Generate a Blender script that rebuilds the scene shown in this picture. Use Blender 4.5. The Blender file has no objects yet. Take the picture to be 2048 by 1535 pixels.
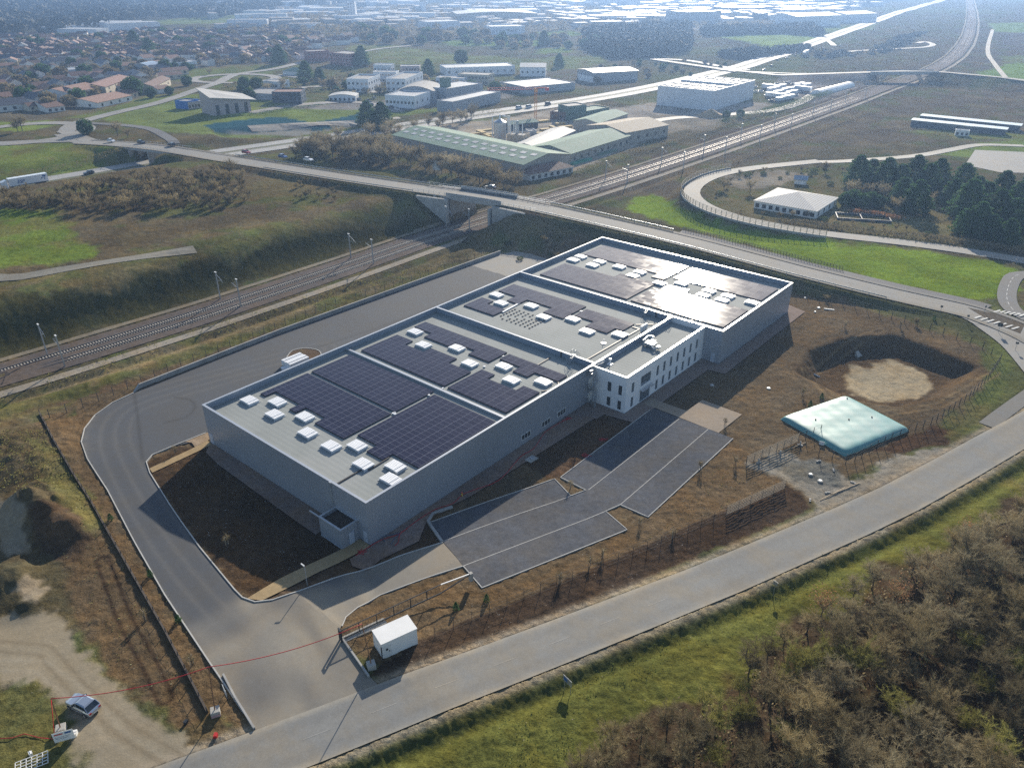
import bpy, bmesh, math, random
import numpy as np
from mathutils import Vector, Matrix
SC = bpy.context.scene
COL = SC.collection
R = math.radians
# ---------------------------------------------------------------- camera, light, exposure
CAMH, PITCH, FPX = 75.0, R(28.5), 1540.0
cam = bpy.data.cameras.new("camera"); camo = bpy.data.objects.new("camera", cam); COL.objects.link(camo)
cam.sensor_width = 36.0; cam.lens = 36.0 * FPX / 2048.0
cam.clip_start = 1.0; cam.clip_end = 12000.0
camo.location = (0, 0, CAMH); camo.rotation_euler = (R(90) - PITCH, 0, 0)
SC.camera = camo
SUN_AZ, SUN_EL = 13.8, 21.2          # azimuth measured from +Y towards +X
w = bpy.data.worlds.new("World"); SC.world = w; w.use_nodes = True
nt = w.node_tree; bg = nt.nodes["Background"]
sky = nt.nodes.new("ShaderNodeTexSky"); sky.sky_type = 'NISHITA'; sky.sun_disc = False
sky.sun_elevation = R(SUN_EL); sky.sun_rotation = R(SUN_AZ); sky.altitude = 60; sky.dust_density = .7; sky.ozone_density = 1.5
nt.links.new(sky.outputs[0], bg.inputs[0]); bg.inputs[1].default_value = 0.105
sl = bpy.data.lights.new("sun", 'SUN'); slo = bpy.data.objects.new("sun", sl); COL.objects.link(slo)
sl.energy = 5.0; sl.angle = R(0.55); sl.color = (1.0, 0.90, 0.75)
sd = Vector((math.sin(R(SUN_AZ)) * math.cos(R(SUN_EL)), math.cos(R(SUN_AZ)) * math.cos(R(SUN_EL)), math.sin(R(SUN_EL))))
slo.rotation_euler = sd.to_track_quat('Z', 'Y').to_euler()
SC.view_settings.view_transform = 'Standard'; SC.view_settings.look = 'None'
SC.view_settings.gamma = 1.0; SC.view_settings.exposure = 0.54; SC.view_settings.use_curve_mapping = False
SC.cycles.max_bounces = 5; SC.cycles.diffuse_bounces = 2; SC.cycles.glossy_bounces = 3; SC.cycles.transparent_max_bounces = 8
SC.cycles.use_denoising = False; SC.cycles.use_adaptive_sampling = False; SC.cycles.volume_bounces = 0; SC.cycles.caustics_reflective = False; SC.cycles.caustics_refractive = False
SC.cycles.sample_clamp_indirect = 4.0
random.seed(7); rng = np.random.default_rng(11)
# ---------------------------------------------------------------- survey: photograph pixel -> place on the ground
def ray(x, y):
    u = (x - 1024.0) / FPX; v = -(y - 767.5) / FPX
    return np.array([u, math.cos(PITCH) + v * math.sin(PITCH), -math.sin(PITCH) + v * math.cos(PITCH)])
def G(x, y, z=0.0):
    r = ray(x, y); t = (CAMH - z) / -r[2]
    return (r[0] * t, r[1] * t)
BA = R(49.9)
B0 = np.array([-20.845, 88.35]); UU = np.array([math.cos(BA), math.sin(BA)]); VV = np.array([-math.sin(BA), math.cos(BA)])
def LW(u, v): p = B0 + u * UU + v * VV; return (p[0], p[1])
# ---------------------------------------------------------------- numpy helpers
def sstep(a, b, x): t = np.clip((x - a) / (b - a), 0, 1); return t * t * (3 - 2 * t)
def vnoise(x, y, s, seed=0):
    x = np.asarray(x, float) / s; y = np.asarray(y, float) / s
    xi = np.floor(x).astype(np.int64); yi = np.floor(y).astype(np.int64); fx = x - xi; fy = y - yi
    fx = fx * fx * (3 - 2 * fx); fy = fy * fy * (3 - 2 * fy)
    def h(a, b):
        n = (a * 374761393 + b * 668265263 + seed * 1442695041) & 0xffffffff
        n = ((n ^ (n >> 13)) * 1274126177) & 0xffffffff
        return ((n ^ (n >> 16)) & 0xffff) / 65535.0
    return (h(xi, yi) * (1 - fx) + h(xi + 1, yi) * fx) * (1 - fy) + (h(xi, yi + 1) * (1 - fx) + h(xi + 1, yi + 1) * fx) * fy
def seg_dist(x, y, pl, signed=False, closed=False):
    """distance to polyline, plus interpolated z of the polyline and arc length; pl rows (x,y[,z])"""
    P = np.asarray(pl, float)
    if P.shape[1] == 2: P = np.c_[P, np.zeros(len(P))]
    if closed: P = np.r_[P, P[:1]]
    best = np.full(x.shape, 1e9); zz = np.zeros(x.shape); ss = np.zeros(x.shape); s0 = 0.0
    for a, b in zip(P[:-1], P[1:]):
        dx, dy = b[0] - a[0], b[1] - a[1]; L2 = dx * dx + dy * dy + 1e-9
        t = np.clip(((x - a[0]) * dx + (y - a[1]) * dy) / L2, 0, 1)
        d = np.hypot(x - a[0] - t * dx, y - a[1] - t * dy)
        m = d < np.abs(best); cr = dx * (y - a[1]) - dy * (x - a[0])
        sg = np.where(cr > 0, 1.0, -1.0) if signed else 1.0
        best = np.where(m, d * sg, best); zz = np.where(m, a[2] + t * (b[2] - a[2]), zz); ss = np.where(m, s0 + t * math.sqrt(L2), ss)
        s0 += math.sqrt(L2)
    return best, zz, ss
def inside(x, y, poly):
    P = np.asarray(poly, float)[:, :2]; c = np.zeros(x.shape, bool); n = len(P)
    for i in range(n):
        ax, ay = P[i]; bx, by = P[(i + 1) % n]
        if ay == by: continue
        m = ((ay > y) != (by > y)) & (x < (bx - ax) * (y - ay) / (by - ay) + ax); c ^= m
    return c
def sdf(x, y, poly):
    d, _, _ = seg_dist(x, y, [p[:2] for p in poly], closed=True)
    return np.where(inside(x, y, poly), d, -d)
def PX(pts, z=0.0): return [G(a, b, z) for a, b in pts]
# ---------------------------------------------------------------- lines that shape the ground
RAIL = PX([(-260, 838), (0, 752), (400, 630), (700, 531), (830, 486), (1010, 427), (1134, 390), (1300, 338), (1555, 252), (1811, 161), (1884, 130), (1928, 91), (1943, 47), (1941, 10), (1935, -25)])
def P3(l): return [(*G(a, b, z), z) for a, b, z in l]
BROAD = P3([(165, 284, 3.2), (240, 288, 5), (330, 297, 6.6), (420, 312, 7.2), (560, 334, 8.2), (700, 356, 8.4), (850, 378, 8.4), (1000, 399, 8.1), (1200, 441, 6.6), (1400, 488, 4.6), (1600, 541, 2.6), (1800, 590, 1.0), (1900, 612, .5), (1960, 628, .3), (2060, 668, .2), (2150, 720, .1)])
HIGH = PX([(-150, 405), (0, 380), (180, 350), (370, 317), (560, 290), (720, 266), (1000, 224), (1160, 201), (1300, 176), (1420, 150), (1560, 109), (1700, 60), (1800, 25), (1895, -2), (1960, -25)])
FARB = P3([(1300, 118, 0), (1440, 138, 1), (1560, 151, 2), (1700, 146, 6), (1800, 143, 7.5), (1880, 144, 7.5), (2000, 155, 5), (2120, 170, 4)])
SLIP = P3([(1640, 322, 0), (1560, 330, .2), (1500, 337, .6), (1440, 348, 1.2), (1400, 364, 1.8), (1383, 384, 2.3), (1400, 406, 2.4), (1450, 428, 2.2), (1530, 448, 1.6), (1640, 466, .8), (1800, 484, .3), (1940, 503, 0), (2100, 530, 0)])
NROAD = PX([(300, 1622), (500, 1544), (700, 1466), (900, 1385), (1127, 1290), (1400, 1172), (1600, 1086), (1800, 996), (2000, 885), (2100, 828), (2300, 705)])
POND = PX([(1588, 745), (1612, 700), (1700, 672), (1790, 668), (1880, 700), (1930, 720), (1965, 735), (1900, 790), (1800, 815), (1700, 800)])
LBASIN = PX([(408, 262), (560, 242), (640, 237), (725, 226), (735, 236), (600, 262), (430, 272)], 3)
UPL = [RAIL[0], RAIL[1], RAIL[2], RAIL[3], RAIL[4], G(930, 455), G(840, 360), G(560, 345), G(380, 335), G(180, 366), G(0, 396), G(-150, 425)]
# the upper field lies 4 m above the rails
def T(x, y):
    x = np.asarray(x, float); y = np.asarray(y, float); sh = x.shape; x = x.ravel(); y = y.ravel()
    out = np.zeros(x.size)
    for k in range(0, x.size, 200000): out[k:k + 200000] = _T(x[k:k + 200000], y[k:k + 200000])
    return out.reshape(sh)
def _T(x, y):
    r = np.hypot(x, y)
    z = np.zeros(x.shape)
    u = (x - B0[0]) * UU[0] + (y - B0[1]) * UU[1]; v = (x - B0[0]) * VV[0] + (y - B0[1]) * VV[1]
    # gentle rise of the lot towards the gate
    a = 1.8 * np.clip((26 - u) / 40, 0, 1) * np.clip((-3.6 - v) / 9, 0, 1)
    b = 1.8 * np.clip((26 - v) / 30, 0, 1) * np.clip((-1 - u) / 13, 0, 1)
    k = sstep(-1, -9, u); z += np.where(r < 260, a * (1 - k) + np.maximum(a, b) * k, 0)
    dr, _, sr = seg_dist(x, y, RAIL, signed=True)
    far = r > 130
    # upper field
    up = sdf(x, y, UPL)
    z = np.where(far & (up > 0), np.maximum(z, 7.0 * sstep(9.5, 25, dr) * sstep(0, 20, up)), z)
    z = np.where((dr > 24) & (up > 12), z + .7 * sstep(24, 28, dr) * sstep(36, 30, dr) * (.4 + .6 * vnoise(x, y, 25, 8)), z)
    # left side of the lot: rough bank
    # roads on embankments
    db, zb, _ = seg_dist(x, y, BROAD); e = zb - .12 - np.maximum(0, db - 7.0) * .55
    cut = np.where(db < 6.2, np.clip((np.abs(dr) - 8.8) / .3, 0, 1), 1.0); e = np.where(db < 6.2, e, np.minimum(e, np.maximum(0, np.abs(dr) - 8.4) * .72))
    dh, _, _ = seg_dist(x, y, HIGH)
    cuth = np.clip((dh - 13.0) / .3, 0, 1)
    e = np.where(r < 800, e * cut * np.where(x < 0, cuth, 1), 0)
    z = np.maximum(z, e)
    df, zf, _ = seg_dist(x, y, FARB); e = (zf - .3 - np.maximum(0, df - 6) * .4) * np.clip((np.abs(dr) - 16) / .5, 0, 1) * np.clip((dh - 14) / .5, 0, 1)
    z = np.maximum(z, e)
    ds, zs, _ = seg_dist(x, y, SLIP); z = np.maximum(z, zs - .1 - np.maximum(0, ds - 4.2) * .55)
    # north-west plateau around the roundabout
    dl = sdf(x, y, LBASIN); 
    pl = 3.0 * sstep(-160, -240, x - .45 * (y - 380)) * (r < 900)
    z = np.where((x < -60) & (dh > 14) & (up < 0), np.maximum(z, 3.0 * sstep(14, 30, dh) * sstep(-90, -150, x) * sstep(700, 500, r)), z)
    z = z - 2.2 * sstep(0, 7, dl)
    # pond basin, swale beside the near road
    dp = sdf(x, y, POND); z = z - 2.8 * sstep(-.2, 4.2, dp) + .15 * np.exp(-((dp + 3.2) / 2.0) ** 2)
    dn, _, _ = seg_dist(x, y, NROAD, signed=True)
    z = z - .75 * np.exp(-((dn + 6.4) / 1.4) ** 2) + .25 * sstep(-9, -14, dn) * (dn < 0)
    # ditches by the railway
    z = z + (-.7 * np.exp(-((dr + 13.5) / 1.4) ** 2) + .5 * np.exp(-((dr + 18) / 2.2) ** 2)) * (r < 330) * sstep(16, 28, db)
    # spoil heaps on the neighbouring plot
    for (px, py, h, s) in ((100, 1035, 3.6, 4.4), (50, 1015, 2.4, 3.6), (140, 1068, 3.0, 2.6), (20, 1165, 1.8, 3.2), (60, 1210, 1.0, 2.2), (60, 930, 1.6, 6), (20, 880, 1.8, 7), (95, 1000, 1.3, 3)):
        c = G(px, py); d2 = ((x - c[0]) ** 2 + (y - c[1]) ** 2) / s ** 2; z = z + h * np.exp(-d2) * (1 + .35 * (vnoise(x, y, 1.3, 5) - .5))
    # low undulation away from the lot
    z = z + (vnoise(x, y, 90, 3) - .5) * 1.6 * sstep(420, 700, r)
    return z
def Tz(x, y): return float(T(np.array([x]), np.array([y]))[0])
def atn(pts, dz=0.0):
    p = np.asarray(pts, float); u = (p[:, 0] - 1024.0) / FPX; v = -(p[:, 1] - 767.5) / FPX
    rx, ry, rz = u, math.cos(PITCH) + v * math.sin(PITCH), -math.sin(PITCH) + v * math.cos(PITCH)
    z = np.zeros(len(p))
    for _ in range(12):
        t = (CAMH - z) / -rz; z = z + .75 * (T(rx * t, ry * t) + dz - z)
    t = (CAMH - z) / -rz; return np.c_[rx * t, ry * t, T(rx * t, ry * t)]
def at(px, py, dz=0.0): return Vector(atn([(px, py)], dz)[0])
def PT(pts): return [(q[0], q[1]) for q in atn(pts)]
def hgt(base, top):
    """height of an upright thing whose foot and head show at these survey pixels"""
    b = at(*base); lo, hi = 0.0, 60.0
    for _ in range(30):
        m = (lo + hi) / 2; q = Vector((b.x, b.y, b.z + m - CAMH)); d = q.y * math.cos(PITCH) - q.z * math.sin(PITCH)
        y = 767.5 - FPX * (q.y * math.sin(PITCH) + q.z * math.cos(PITCH)) / d
        if y > top[1]: lo = m
        else: hi = m
    return m
# ---------------------------------------------------------------- materials
MATS = {}
def new_mat(name):
    m = bpy.data.materials.new(name); m.use_nodes = True; MATS[name] = m
    return m, m.node_tree, m.node_tree.nodes["Principled BSDF"]
def mat(name, col, rough=.7, metal=0.0, var=.12, scale=.6, bump=0.0, bscale=6.0, spec=.4, obj_var=0.0, ribs=None, stain=None, coat=0.0, transl=0.0):
    m, t, b = new_mat(name); N = t.nodes.new; Lk = t.links.new
    b.inputs['Roughness'].default_value = rough; b.inputs['Metallic'].default_value = metal; b.inputs['Specular IOR Level'].default_value = spec
    b.inputs['Coat Weight'].default_value = coat
    tc = N('ShaderNodeTexCoord'); src = tc.outputs['Object']
    n = N('ShaderNodeTexNoise'); n.inputs['Scale'].default_value = scale; n.inputs['Detail'].default_value = 5; n.inputs['Roughness'].default_value = .65
    Lk(src, n.inputs['Vector'])
    mr = N('ShaderNodeMapRange'); mr.inputs['From Min'].default_value = .3; mr.inputs['From Max'].default_value = .7
    mr.inputs['To Min'].default_value = 1 - var; mr.inputs['To Max'].default_value = 1 + var; Lk(n.outputs['Fac'], mr.inputs['Value'])
    vm = N('ShaderNodeVectorMath'); vm.operation = 'SCALE'; vm.inputs[0].default_value = col[:3]; Lk(mr.outputs[0], vm.inputs['Scale'])
    out = vm.outputs[0]
    if stain:
        mx = N('ShaderNodeMix'); mx.data_type = 'RGBA'; n2 = N('ShaderNodeTexNoise'); n2.inputs['Scale'].default_value = stain[1]; n2.inputs['Detail'].default_value = 6
        Lk(src, n2.inputs['Vector']); m2 = N('ShaderNodeMapRange'); m2.inputs['From Min'].default_value = .5; m2.inputs['From Max'].default_value = .68; m2.inputs['To Max'].default_value = stain[2]
        Lk(n2.outputs['Fac'], m2.inputs['Value']); Lk(m2.outputs[0], mx.inputs[0]); Lk(out, mx.inputs[6]); mx.inputs[7].default_value = (*stain[0], 1); out = mx.outputs[2]
    if obj_var:
        oi = N('ShaderNodeObjectInfo'); m3 = N('ShaderNodeMapRange'); m3.inputs['To Min'].default_value = 1 - obj_var; m3.inputs['To Max'].default_value = 1 + obj_var
        Lk(oi.outputs['Random'], m3.inputs['Value']); v3 = N('ShaderNodeVectorMath'); v3.operation = 'SCALE'; Lk(out, v3.inputs[0]); Lk(m3.outputs[0], v3.inputs['Scale']); out = v3.outputs[0]
    Lk(out, b.inputs['Base Color'])
    if transl:
        tl = N('ShaderNodeBsdfTranslucent'); Lk(out, tl.inputs[0]); ms = N('ShaderNodeMixShader'); ms.inputs[0].default_value = transl; Lk(b.outputs[0], ms.inputs[1]); Lk(tl.outputs[0], ms.inputs[2]); Lk(ms.outputs[0], t.nodes['Material Output'].inputs[0])
    h = None
    if bump:
        nb = N('ShaderNodeTexNoise'); nb.inputs['Scale'].default_value = bscale; nb.inputs['Detail'].default_value = 4; Lk(src, nb.inputs['Vector'])
        bp = N('ShaderNodeBump'); bp.inputs['Strength'].default_value = min(1, bump); bp.inputs['Distance'].default_value = .05 if bump <= 1 else .05 * bump
        Lk(nb.outputs['Fac'], bp.inputs['Height']); Lk(bp.outputs[0], b.inputs['Normal']); h = bp
    if ribs:
        sx = N('ShaderNodeSeparateXYZ'); Lk(src, sx.inputs[0]); ad = N('ShaderNodeMath'); ad.operation = 'ADD'
        if ribs[1] == 'xy': Lk(sx.outputs[0], ad.inputs[0]); Lk(sx.outputs[1], ad.inputs[1])
        elif ribs[1] == 'x': Lk(sx.outputs[0], ad.inputs[0]); ad.inputs[1].default_value = 0
        elif ribs[1] == 'y': Lk(sx.outputs[1], ad.inputs[0]); ad.inputs[1].default_value = 0
        else: Lk(sx.outputs[2], ad.inputs[0]); ad.inputs[1].default_value = 0
        ml = N('ShaderNodeMath'); ml.operation = 'MULTIPLY'; ml.inputs[1].default_value = 2 * math.pi / ribs[0]; Lk(ad.outputs[0], ml.inputs[0])
        si = N('ShaderNodeMath'); si.operation = 'SINE'; Lk(ml.outputs[0], si.inputs[0])
        b2 = N('ShaderNodeBump'); b2.inputs['Strength'].default_value = ribs[2]; b2.inputs['Distance'].default_value = .03; Lk(si.outputs[0], b2.inputs['Height'])
        if h: Lk(h.outputs[0], b2.inputs['Normal'])
        Lk(b2.outputs[0], b.inputs['Normal'])
    return m
def gmat(name, rough=.92, bumpd=.10, fine=2.2, spec=.2, stones=0.0, furrow=0.0, amp=1.0):
    """ground cover: colour from the mesh attribute, broken up by noise"""
    m, t, b = new_mat(name); N = t.nodes.new; Lk = t.links.new
    b.inputs['Roughness'].default_value = rough; b.inputs['Specular IOR Level'].default_value = spec
    at_ = N('ShaderNodeAttribute'); at_.attribute_name = 'Col'; tc = N('ShaderNodeTexCoord')
    def noise(s, d=5, r=.6):
        n = N('ShaderNodeTexNoise'); n.inputs['Scale'].default_value = s; n.inputs['Detail'].default_value = d; n.inputs['Roughness'].default_value = r; Lk(tc.outputs['Object'], n.inputs['Vector']); return n.outputs['Fac']
    def rng_(v, a, b_, c, d):
        q = N('ShaderNodeMapRange'); q.inputs['From Min'].default_value = a; q.inputs['From Max'].default_value = b_; q.inputs['To Min'].default_value = c; q.inputs['To Max'].default_value = d; Lk(v, q.inputs['Value']); return q.outputs[0]
    al = at_.outputs['Alpha']
    n1 = noise(.055, 6); n2 = noise(.9, 7, .8); n3 = noise(fine, 6, .85)
    def mul(a, b_):
        q = N('ShaderNodeMath'); q.operation = 'MULTIPLY'
        for i, s in enumerate((a, b_)):
            if isinstance(s, float): q.inputs[i].default_value = s
            else: Lk(s, q.inputs[i])
        return q.outputs[0]
    f = mul(mul(rng_(n1, .38, .62, 1 - .2 * amp, 1 + .2 * amp), rng_(n2, .38, .62, 1 - .26 * amp, 1 + .26 * amp)), rng_(n3, .37, .63, 1 - .42 * amp, 1 + .42 * amp))
    mixf = N('ShaderNodeMix'); mixf.data_type = 'FLOAT'; Lk(al, mixf.inputs[0]); mixf.inputs[2].default_value = 1.0; Lk(f, mixf.inputs[3])
    vm = N('ShaderNodeVectorMath'); vm.operation = 'SCALE'; Lk(at_.outputs['Color'], vm.inputs[0]); Lk(mixf.outputs[0], vm.inputs['Scale'])
    # warm / dry tint in patches
    n4 = noise(.16, 5, .7); tm = N('ShaderNodeMix'); tm.data_type = 'RGBA'; tm.blend_type = 'MULTIPLY'
    Lk(mul(rng_(n4, .42, .62, 0, 1), al), tm.inputs[0]); Lk(vm.outputs[0], tm.inputs[6]); tm.inputs[7].default_value = (1.12, 1.0, .84, 1); out = tm.outputs[2]
    if stones:
        vo = N('ShaderNodeTexVoronoi'); vo.inputs['Scale'].default_value = 1.1; Lk(tc.outputs['Object'], vo.inputs['Vector'])
        m5 = N('ShaderNodeMix'); m5.data_type = 'RGBA'; Lk(mul(rng_(vo.outputs['Distance'], .09, .05, 0, 1), mul(rng_(noise(.9, 2), .5, .6, 0, 1), al)), m5.inputs[0]); Lk(out, m5.inputs[6]); m5.inputs[7].default_value = (.36, .31, .24, 1); out = m5.outputs[2]
    Lk(out, b.inputs['Base Color'])
    bp = N('ShaderNodeBump'); bp.inputs['Distance'].default_value = bumpd; Lk(al, bp.inputs['Strength'])
    ad = N('ShaderNodeMath'); ad.operation = 'ADD'; Lk(noise(fine, 5, .75), ad.inputs[0]); Lk(mul(noise(.45, 4), 2.5), ad.inputs[1]); hh = ad.outputs[0]
    if furrow:
        wv = N('ShaderNodeTexWave'); wv.inputs['Scale'].default_value = furrow; wv.inputs['Distortion'].default_value = 5; wv.inputs['Detail'].default_value = 3; wv.inputs['Detail Scale'].default_value = .8
        mp = N('ShaderNodeMapping'); mp.inputs['Rotation'].default_value = (0, 0, R(-25 + 90)); Lk(tc.outputs['Object'], mp.inputs[0]); Lk(mp.outputs[0], wv.inputs['Vector'])
        a2 = N('ShaderNodeMath'); a2.operation = 'ADD'; Lk(hh, a2.inputs[0]); Lk(wv.outputs['Fac'], a2.inputs[1]); hh = a2.outputs[0]
    Lk(hh, bp.inputs['Height']); Lk(bp.outputs[0], b.inputs['Normal'])
    return m
# ---------------------------------------------------------------- objects
def tag(o, label=None, cat=None, group=None, kind=None):
    if label: o['label'] = label
    if cat: o['category'] = cat
    if group: o['group'] = group
    if kind: o['kind'] = kind
    return o
def thing(name, label, cat, loc=(0, 0, 0), rz=0.0, group=None):
    o = bpy.data.objects.new(name, None); COL.objects.link(o); o.empty_display_size = .5
    o.location = loc; o.rotation_euler = (0, 0, rz); return tag(o, label, cat, group)
class MB:
    def __init__(s): s.v = []; s.f = []; s.mi = []
    def add(s, vs, fs, mi=0):
        n = len(s.v); s.v += [tuple(map(float, p)) for p in vs]; s.f += [tuple(n + i for i in f) for f in fs]; s.mi += [mi] * len(fs); return s
    def box(s, x0, y0, z0, x1, y1, z1, mi=0):
        return s.add([(x0, y0, z0), (x1, y0, z0), (x1, y1, z0), (x0, y1, z0), (x0, y0, z1), (x1, y0, z1), (x1, y1, z1), (x0, y1, z1)],
                     [(3, 2, 1, 0), (4, 5, 6, 7), (0, 1, 5, 4), (1, 2, 6, 5), (2, 3, 7, 6), (3, 0, 4, 7)], mi)
    def prism(s, pts, z0, z1, mi=0):
        n = len(pts); zs0 = z0 if hasattr(z0, '__len__') else [z0] * n; zs1 = z1 if hasattr(z1, '__len__') else [z1] * n
        a = sum(pts[i][0] * pts[(i + 1) % n][1] - pts[(i + 1) % n][0] * pts[i][1] for i in range(n))
        if a < 0: pts = pts[::-1]; zs0 = list(zs0)[::-1]; zs1 = list(zs1)[::-1]
        return s.add([(p[0], p[1], z) for p, z in zip(pts, zs0)] + [(p[0], p[1], z) for p, z in zip(pts, zs1)],
                     [tuple(range(n))[::-1], tuple(range(n, 2 * n))] + [(i, (i + 1) % n, n + (i + 1) % n, n + i) for i in range(n)], mi)
    def bar(s, a, b, wx, wz=None, mi=0, up=(0, 0, 1)):
        a = Vector(a); b = Vector(b); d = b - a
        if d.length < 1e-6: return s
        d.normalize(); upv = Vector(up)
        if abs(d.dot(upv)) > .98: upv = Vector((0, 1, 0))
        r = d.cross(upv).normalized(); q = r.cross(d); wz = wz or wx; r = r * wx / 2; q = q * wz / 2
        return s.add([a - r - q, a + r - q, a + r + q, a - r + q, b - r - q, b + r - q, b + r + q, b - r + q],
                     [(0, 1, 2, 3), (7, 6, 5, 4), (0, 4, 5, 1), (1, 5, 6, 2), (2, 6, 7, 3), (3, 7, 4, 0)], mi)
    def tube(s, pts, r, n=6, mi=0, caps=True):
        pts = [Vector(p) for p in pts]; rs = r if hasattr(r, '__len__') else [r] * len(pts); b0 = len(s.v)
        for i, p in enumerate(pts):
            d = (pts[min(i + 1, len(pts) - 1)] - pts[max(i - 1, 0)])
            d = d.normalized() if d.length > 1e-6 else Vector((0, 0, 1))
            u = d.cross(Vector((0, 0, 1)) if abs(d.z) < .95 else Vector((0, 1, 0))).normalized(); v = u.cross(d)
            for k in range(n):
                a = 2 * math.pi * k / n; s.v.append(tuple(p + (u * math.cos(a) + v * math.sin(a)) * rs[i]))
        for i in range(len(pts) - 1):
            for k in range(n):
                a = b0 + i * n + k; b = b0 + i * n + (k + 1) % n; s.f.append((a, a + n, b + n, b)); s.mi.append(mi)
        if caps:
            s.f.append(tuple(b0 + k for k in range(n))); s.mi.append(mi)
            s.f.append(tuple(b0 + (len(pts) - 1) * n + k for k in range(n))[::-1]); s.mi.append(mi)
        return s
    def cyl(s, x, y, z0, z1, r0, r1=None, n=12, mi=0): return s.tube([(x, y, z0), (x, y, z1)], [r0, r0 if r1 is None else r1], n, mi)
    def build(s, name, m, parent=None, smooth=False, kind=None, bevel=0):
        me = bpy.data.meshes.new(name); me.from_pydata(s.v, [], s.f)
        ms = m if isinstance(m, (list, tuple)) else [m]
        for q in ms: me.materials.append(MATS[q] if isinstance(q, str) else q)
        if len(ms) > 1: me.polygons.foreach_set('material_index', s.mi)
        if smooth: me.polygons.foreach_set('use_smooth', [True] * len(me.polygons))
        me.update(); o = bpy.data.objects.new(name, me); COL.objects.link(o)
        if parent: o.parent = parent
        if kind: o['kind'] = kind
        if bevel:
            md = o.modifiers.new('bevel', 'BEVEL'); md.width = bevel; md.segments = 2; md.limit_method = 'ANGLE'
        return o
def copy_thing(src, loc, rz=0.0, scale=1.0, label=None, group=None):
    r = src.copy(); COL.objects.link(r); r.location = loc; r.rotation_euler = (0, 0, rz)
    r.scale = scale if hasattr(scale, '__len__') else (scale,) * 3
    if label: r['label'] = label
    if group: r['group'] = group
    for c in src.children:
        d = c.copy(); COL.objects.link(d); d.parent = r
        for g in c.children:
            e = g.copy(); COL.objects.link(e); e.parent = d
    return r
HIDE = []     # prototypes: moved to their first place by users
# ---------------------------------------------------------------- material set
C = dict
mat('cladding_grey', (.33, .36, .41), rough=.42, metal=.25, var=.07, scale=.12, stain=((.24, .265, .30), .06, .5), ribs=(.6, 'xy', .5), spec=.5)
mat('inner_cladding', (.27, .33, .42), rough=.35, metal=.3, var=.03, scale=.1, ribs=(.5, 'xy', .3))
mat('coping', (.48, .50, .53), rough=.32, metal=.35, var=.04)
mat('roof_membrane', (.285, .305, .295), rough=.8, var=.10, scale=.14, bump=.25, bscale=1.2, stain=((.34, .35, .34), .09, .6), ribs=(1.0, 'x', .11), spec=.2)
mat('panel_black', (.03, .03, .035), rough=.5, var=.05)
mat('skylight_white', (.80, .81, .82), rough=.35, var=.03, ribs=(.3, 'x', .3))
mat('skylight_base', (.62, .64, .66), rough=.5, var=.03)
mat('white_render', (.74, .76, .79), rough=.75, var=.03, scale=.3)
mat('white_paint', (.78, .78, .76), rough=.5, var=.05)
mat('road_paint', (.55, .55, .52), rough=.7, var=.35, scale=1.3)
mat('glass_dark', (.03, .04, .05), rough=.08, var=.1, spec=.9)
mat('glass_mid', (.10, .13, .16), rough=.1, var=.2, spec=.9)
mat('alu', (.55, .57, .6), rough=.35, metal=.7, var=.05)
mat('galv', (.42, .45, .48), rough=.45, metal=.6, var=.1)
mat('steel_dark', (.035, .045, .055), rough=.5, metal=.2, var=.1)
mat('post_dark', (.05, .05, .05), rough=.7, var=.1)
mat('concrete', (.40, .385, .35), rough=.85, var=.12, scale=.8, bump=.4, bscale=4, stain=((.22, .21, .19), .7, .5))
mat('kerb_concrete', (.46, .45, .42), rough=.85, var=.10, bump=.3)
mat('wall_concrete', (.36, .355, .34), rough=.85, var=.12, scale=.5, stain=((.24, .235, .22), .35, .6))
mat('cable_red', (.45, .02, .03), rough=.6, var=.05)
mat('cable_blue', (.05, .12, .22), rough=.6, var=.05)
mat('wood_brown', (.20, .11, .06), rough=.8, var=.2, scale=4)
mat('wood_pale', (.50, .40, .28), rough=.8, var=.15, scale=3)
mat('wood_yellow', (.52, .38, .15), rough=.8, var=.2, scale=2, obj_var=.2)
mat('tank_green', (.13, .32, .31), rough=.42, var=.10, scale=.25, bump=.15, bscale=.9, stain=((.24, .37, .36), .30, .5), ribs=(1.9, 'y', .08), spec=.45)
mat('car_silver', (.50, .53, .58), rough=.22, metal=.7, var=.02, coat=.5)
mat('car_white', (.75, .76, .78), rough=.3, var=.02, coat=.5)
mat('car_black', (.02, .022, .026), rough=.25, var=.02, coat=.5)
mat('car_blue', (.03, .10, .28), rough=.3, metal=.3, var=.02, coat=.5)
mat('car_red', (.30, .02, .03), rough=.3, var=.02, coat=.5)
mat('tyre', (.02, .02, .02), rough=.9, var=.1)
mat('tail_red', (.35, .01, .01), rough=.3, var=.05)
mat('blue_mark', (.04, .12, .30), rough=.5, var=.05)
mat('blue_bright', (.02, .16, .50), rough=.5, var=.1)
mat('sign_blue', (.03, .15, .45), rough=.5, var=.05)
mat('sign_red', (.5, .03, .03), rough=.5, var=.05)
mat('roof_green', (.15, .24, .18), rough=.8, spec=.15, var=.10, scale=.15, ribs=(.9, 'x', .3), stain=((.26, .30, .24), .2, .5))
mat('roof_pale', (.36, .30, .22), rough=.8, spec=.15, var=.06, ribs=(.8, 'x', .5))
mat('roof_white', (.45, .44, .42), rough=.7, spec=.2, var=.06, ribs=(.8, 'x', .4))
mat('roof_flat', (.26, .25, .24), rough=.8, var=.15, scale=.3)
mat('roof_bright', (.38, .38, .38), rough=.5, spec=.5, var=.10, scale=.2)
mat('roof_glass', (.35, .40, .45), rough=.18, metal=.4, var=.2, scale=.4)
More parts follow.
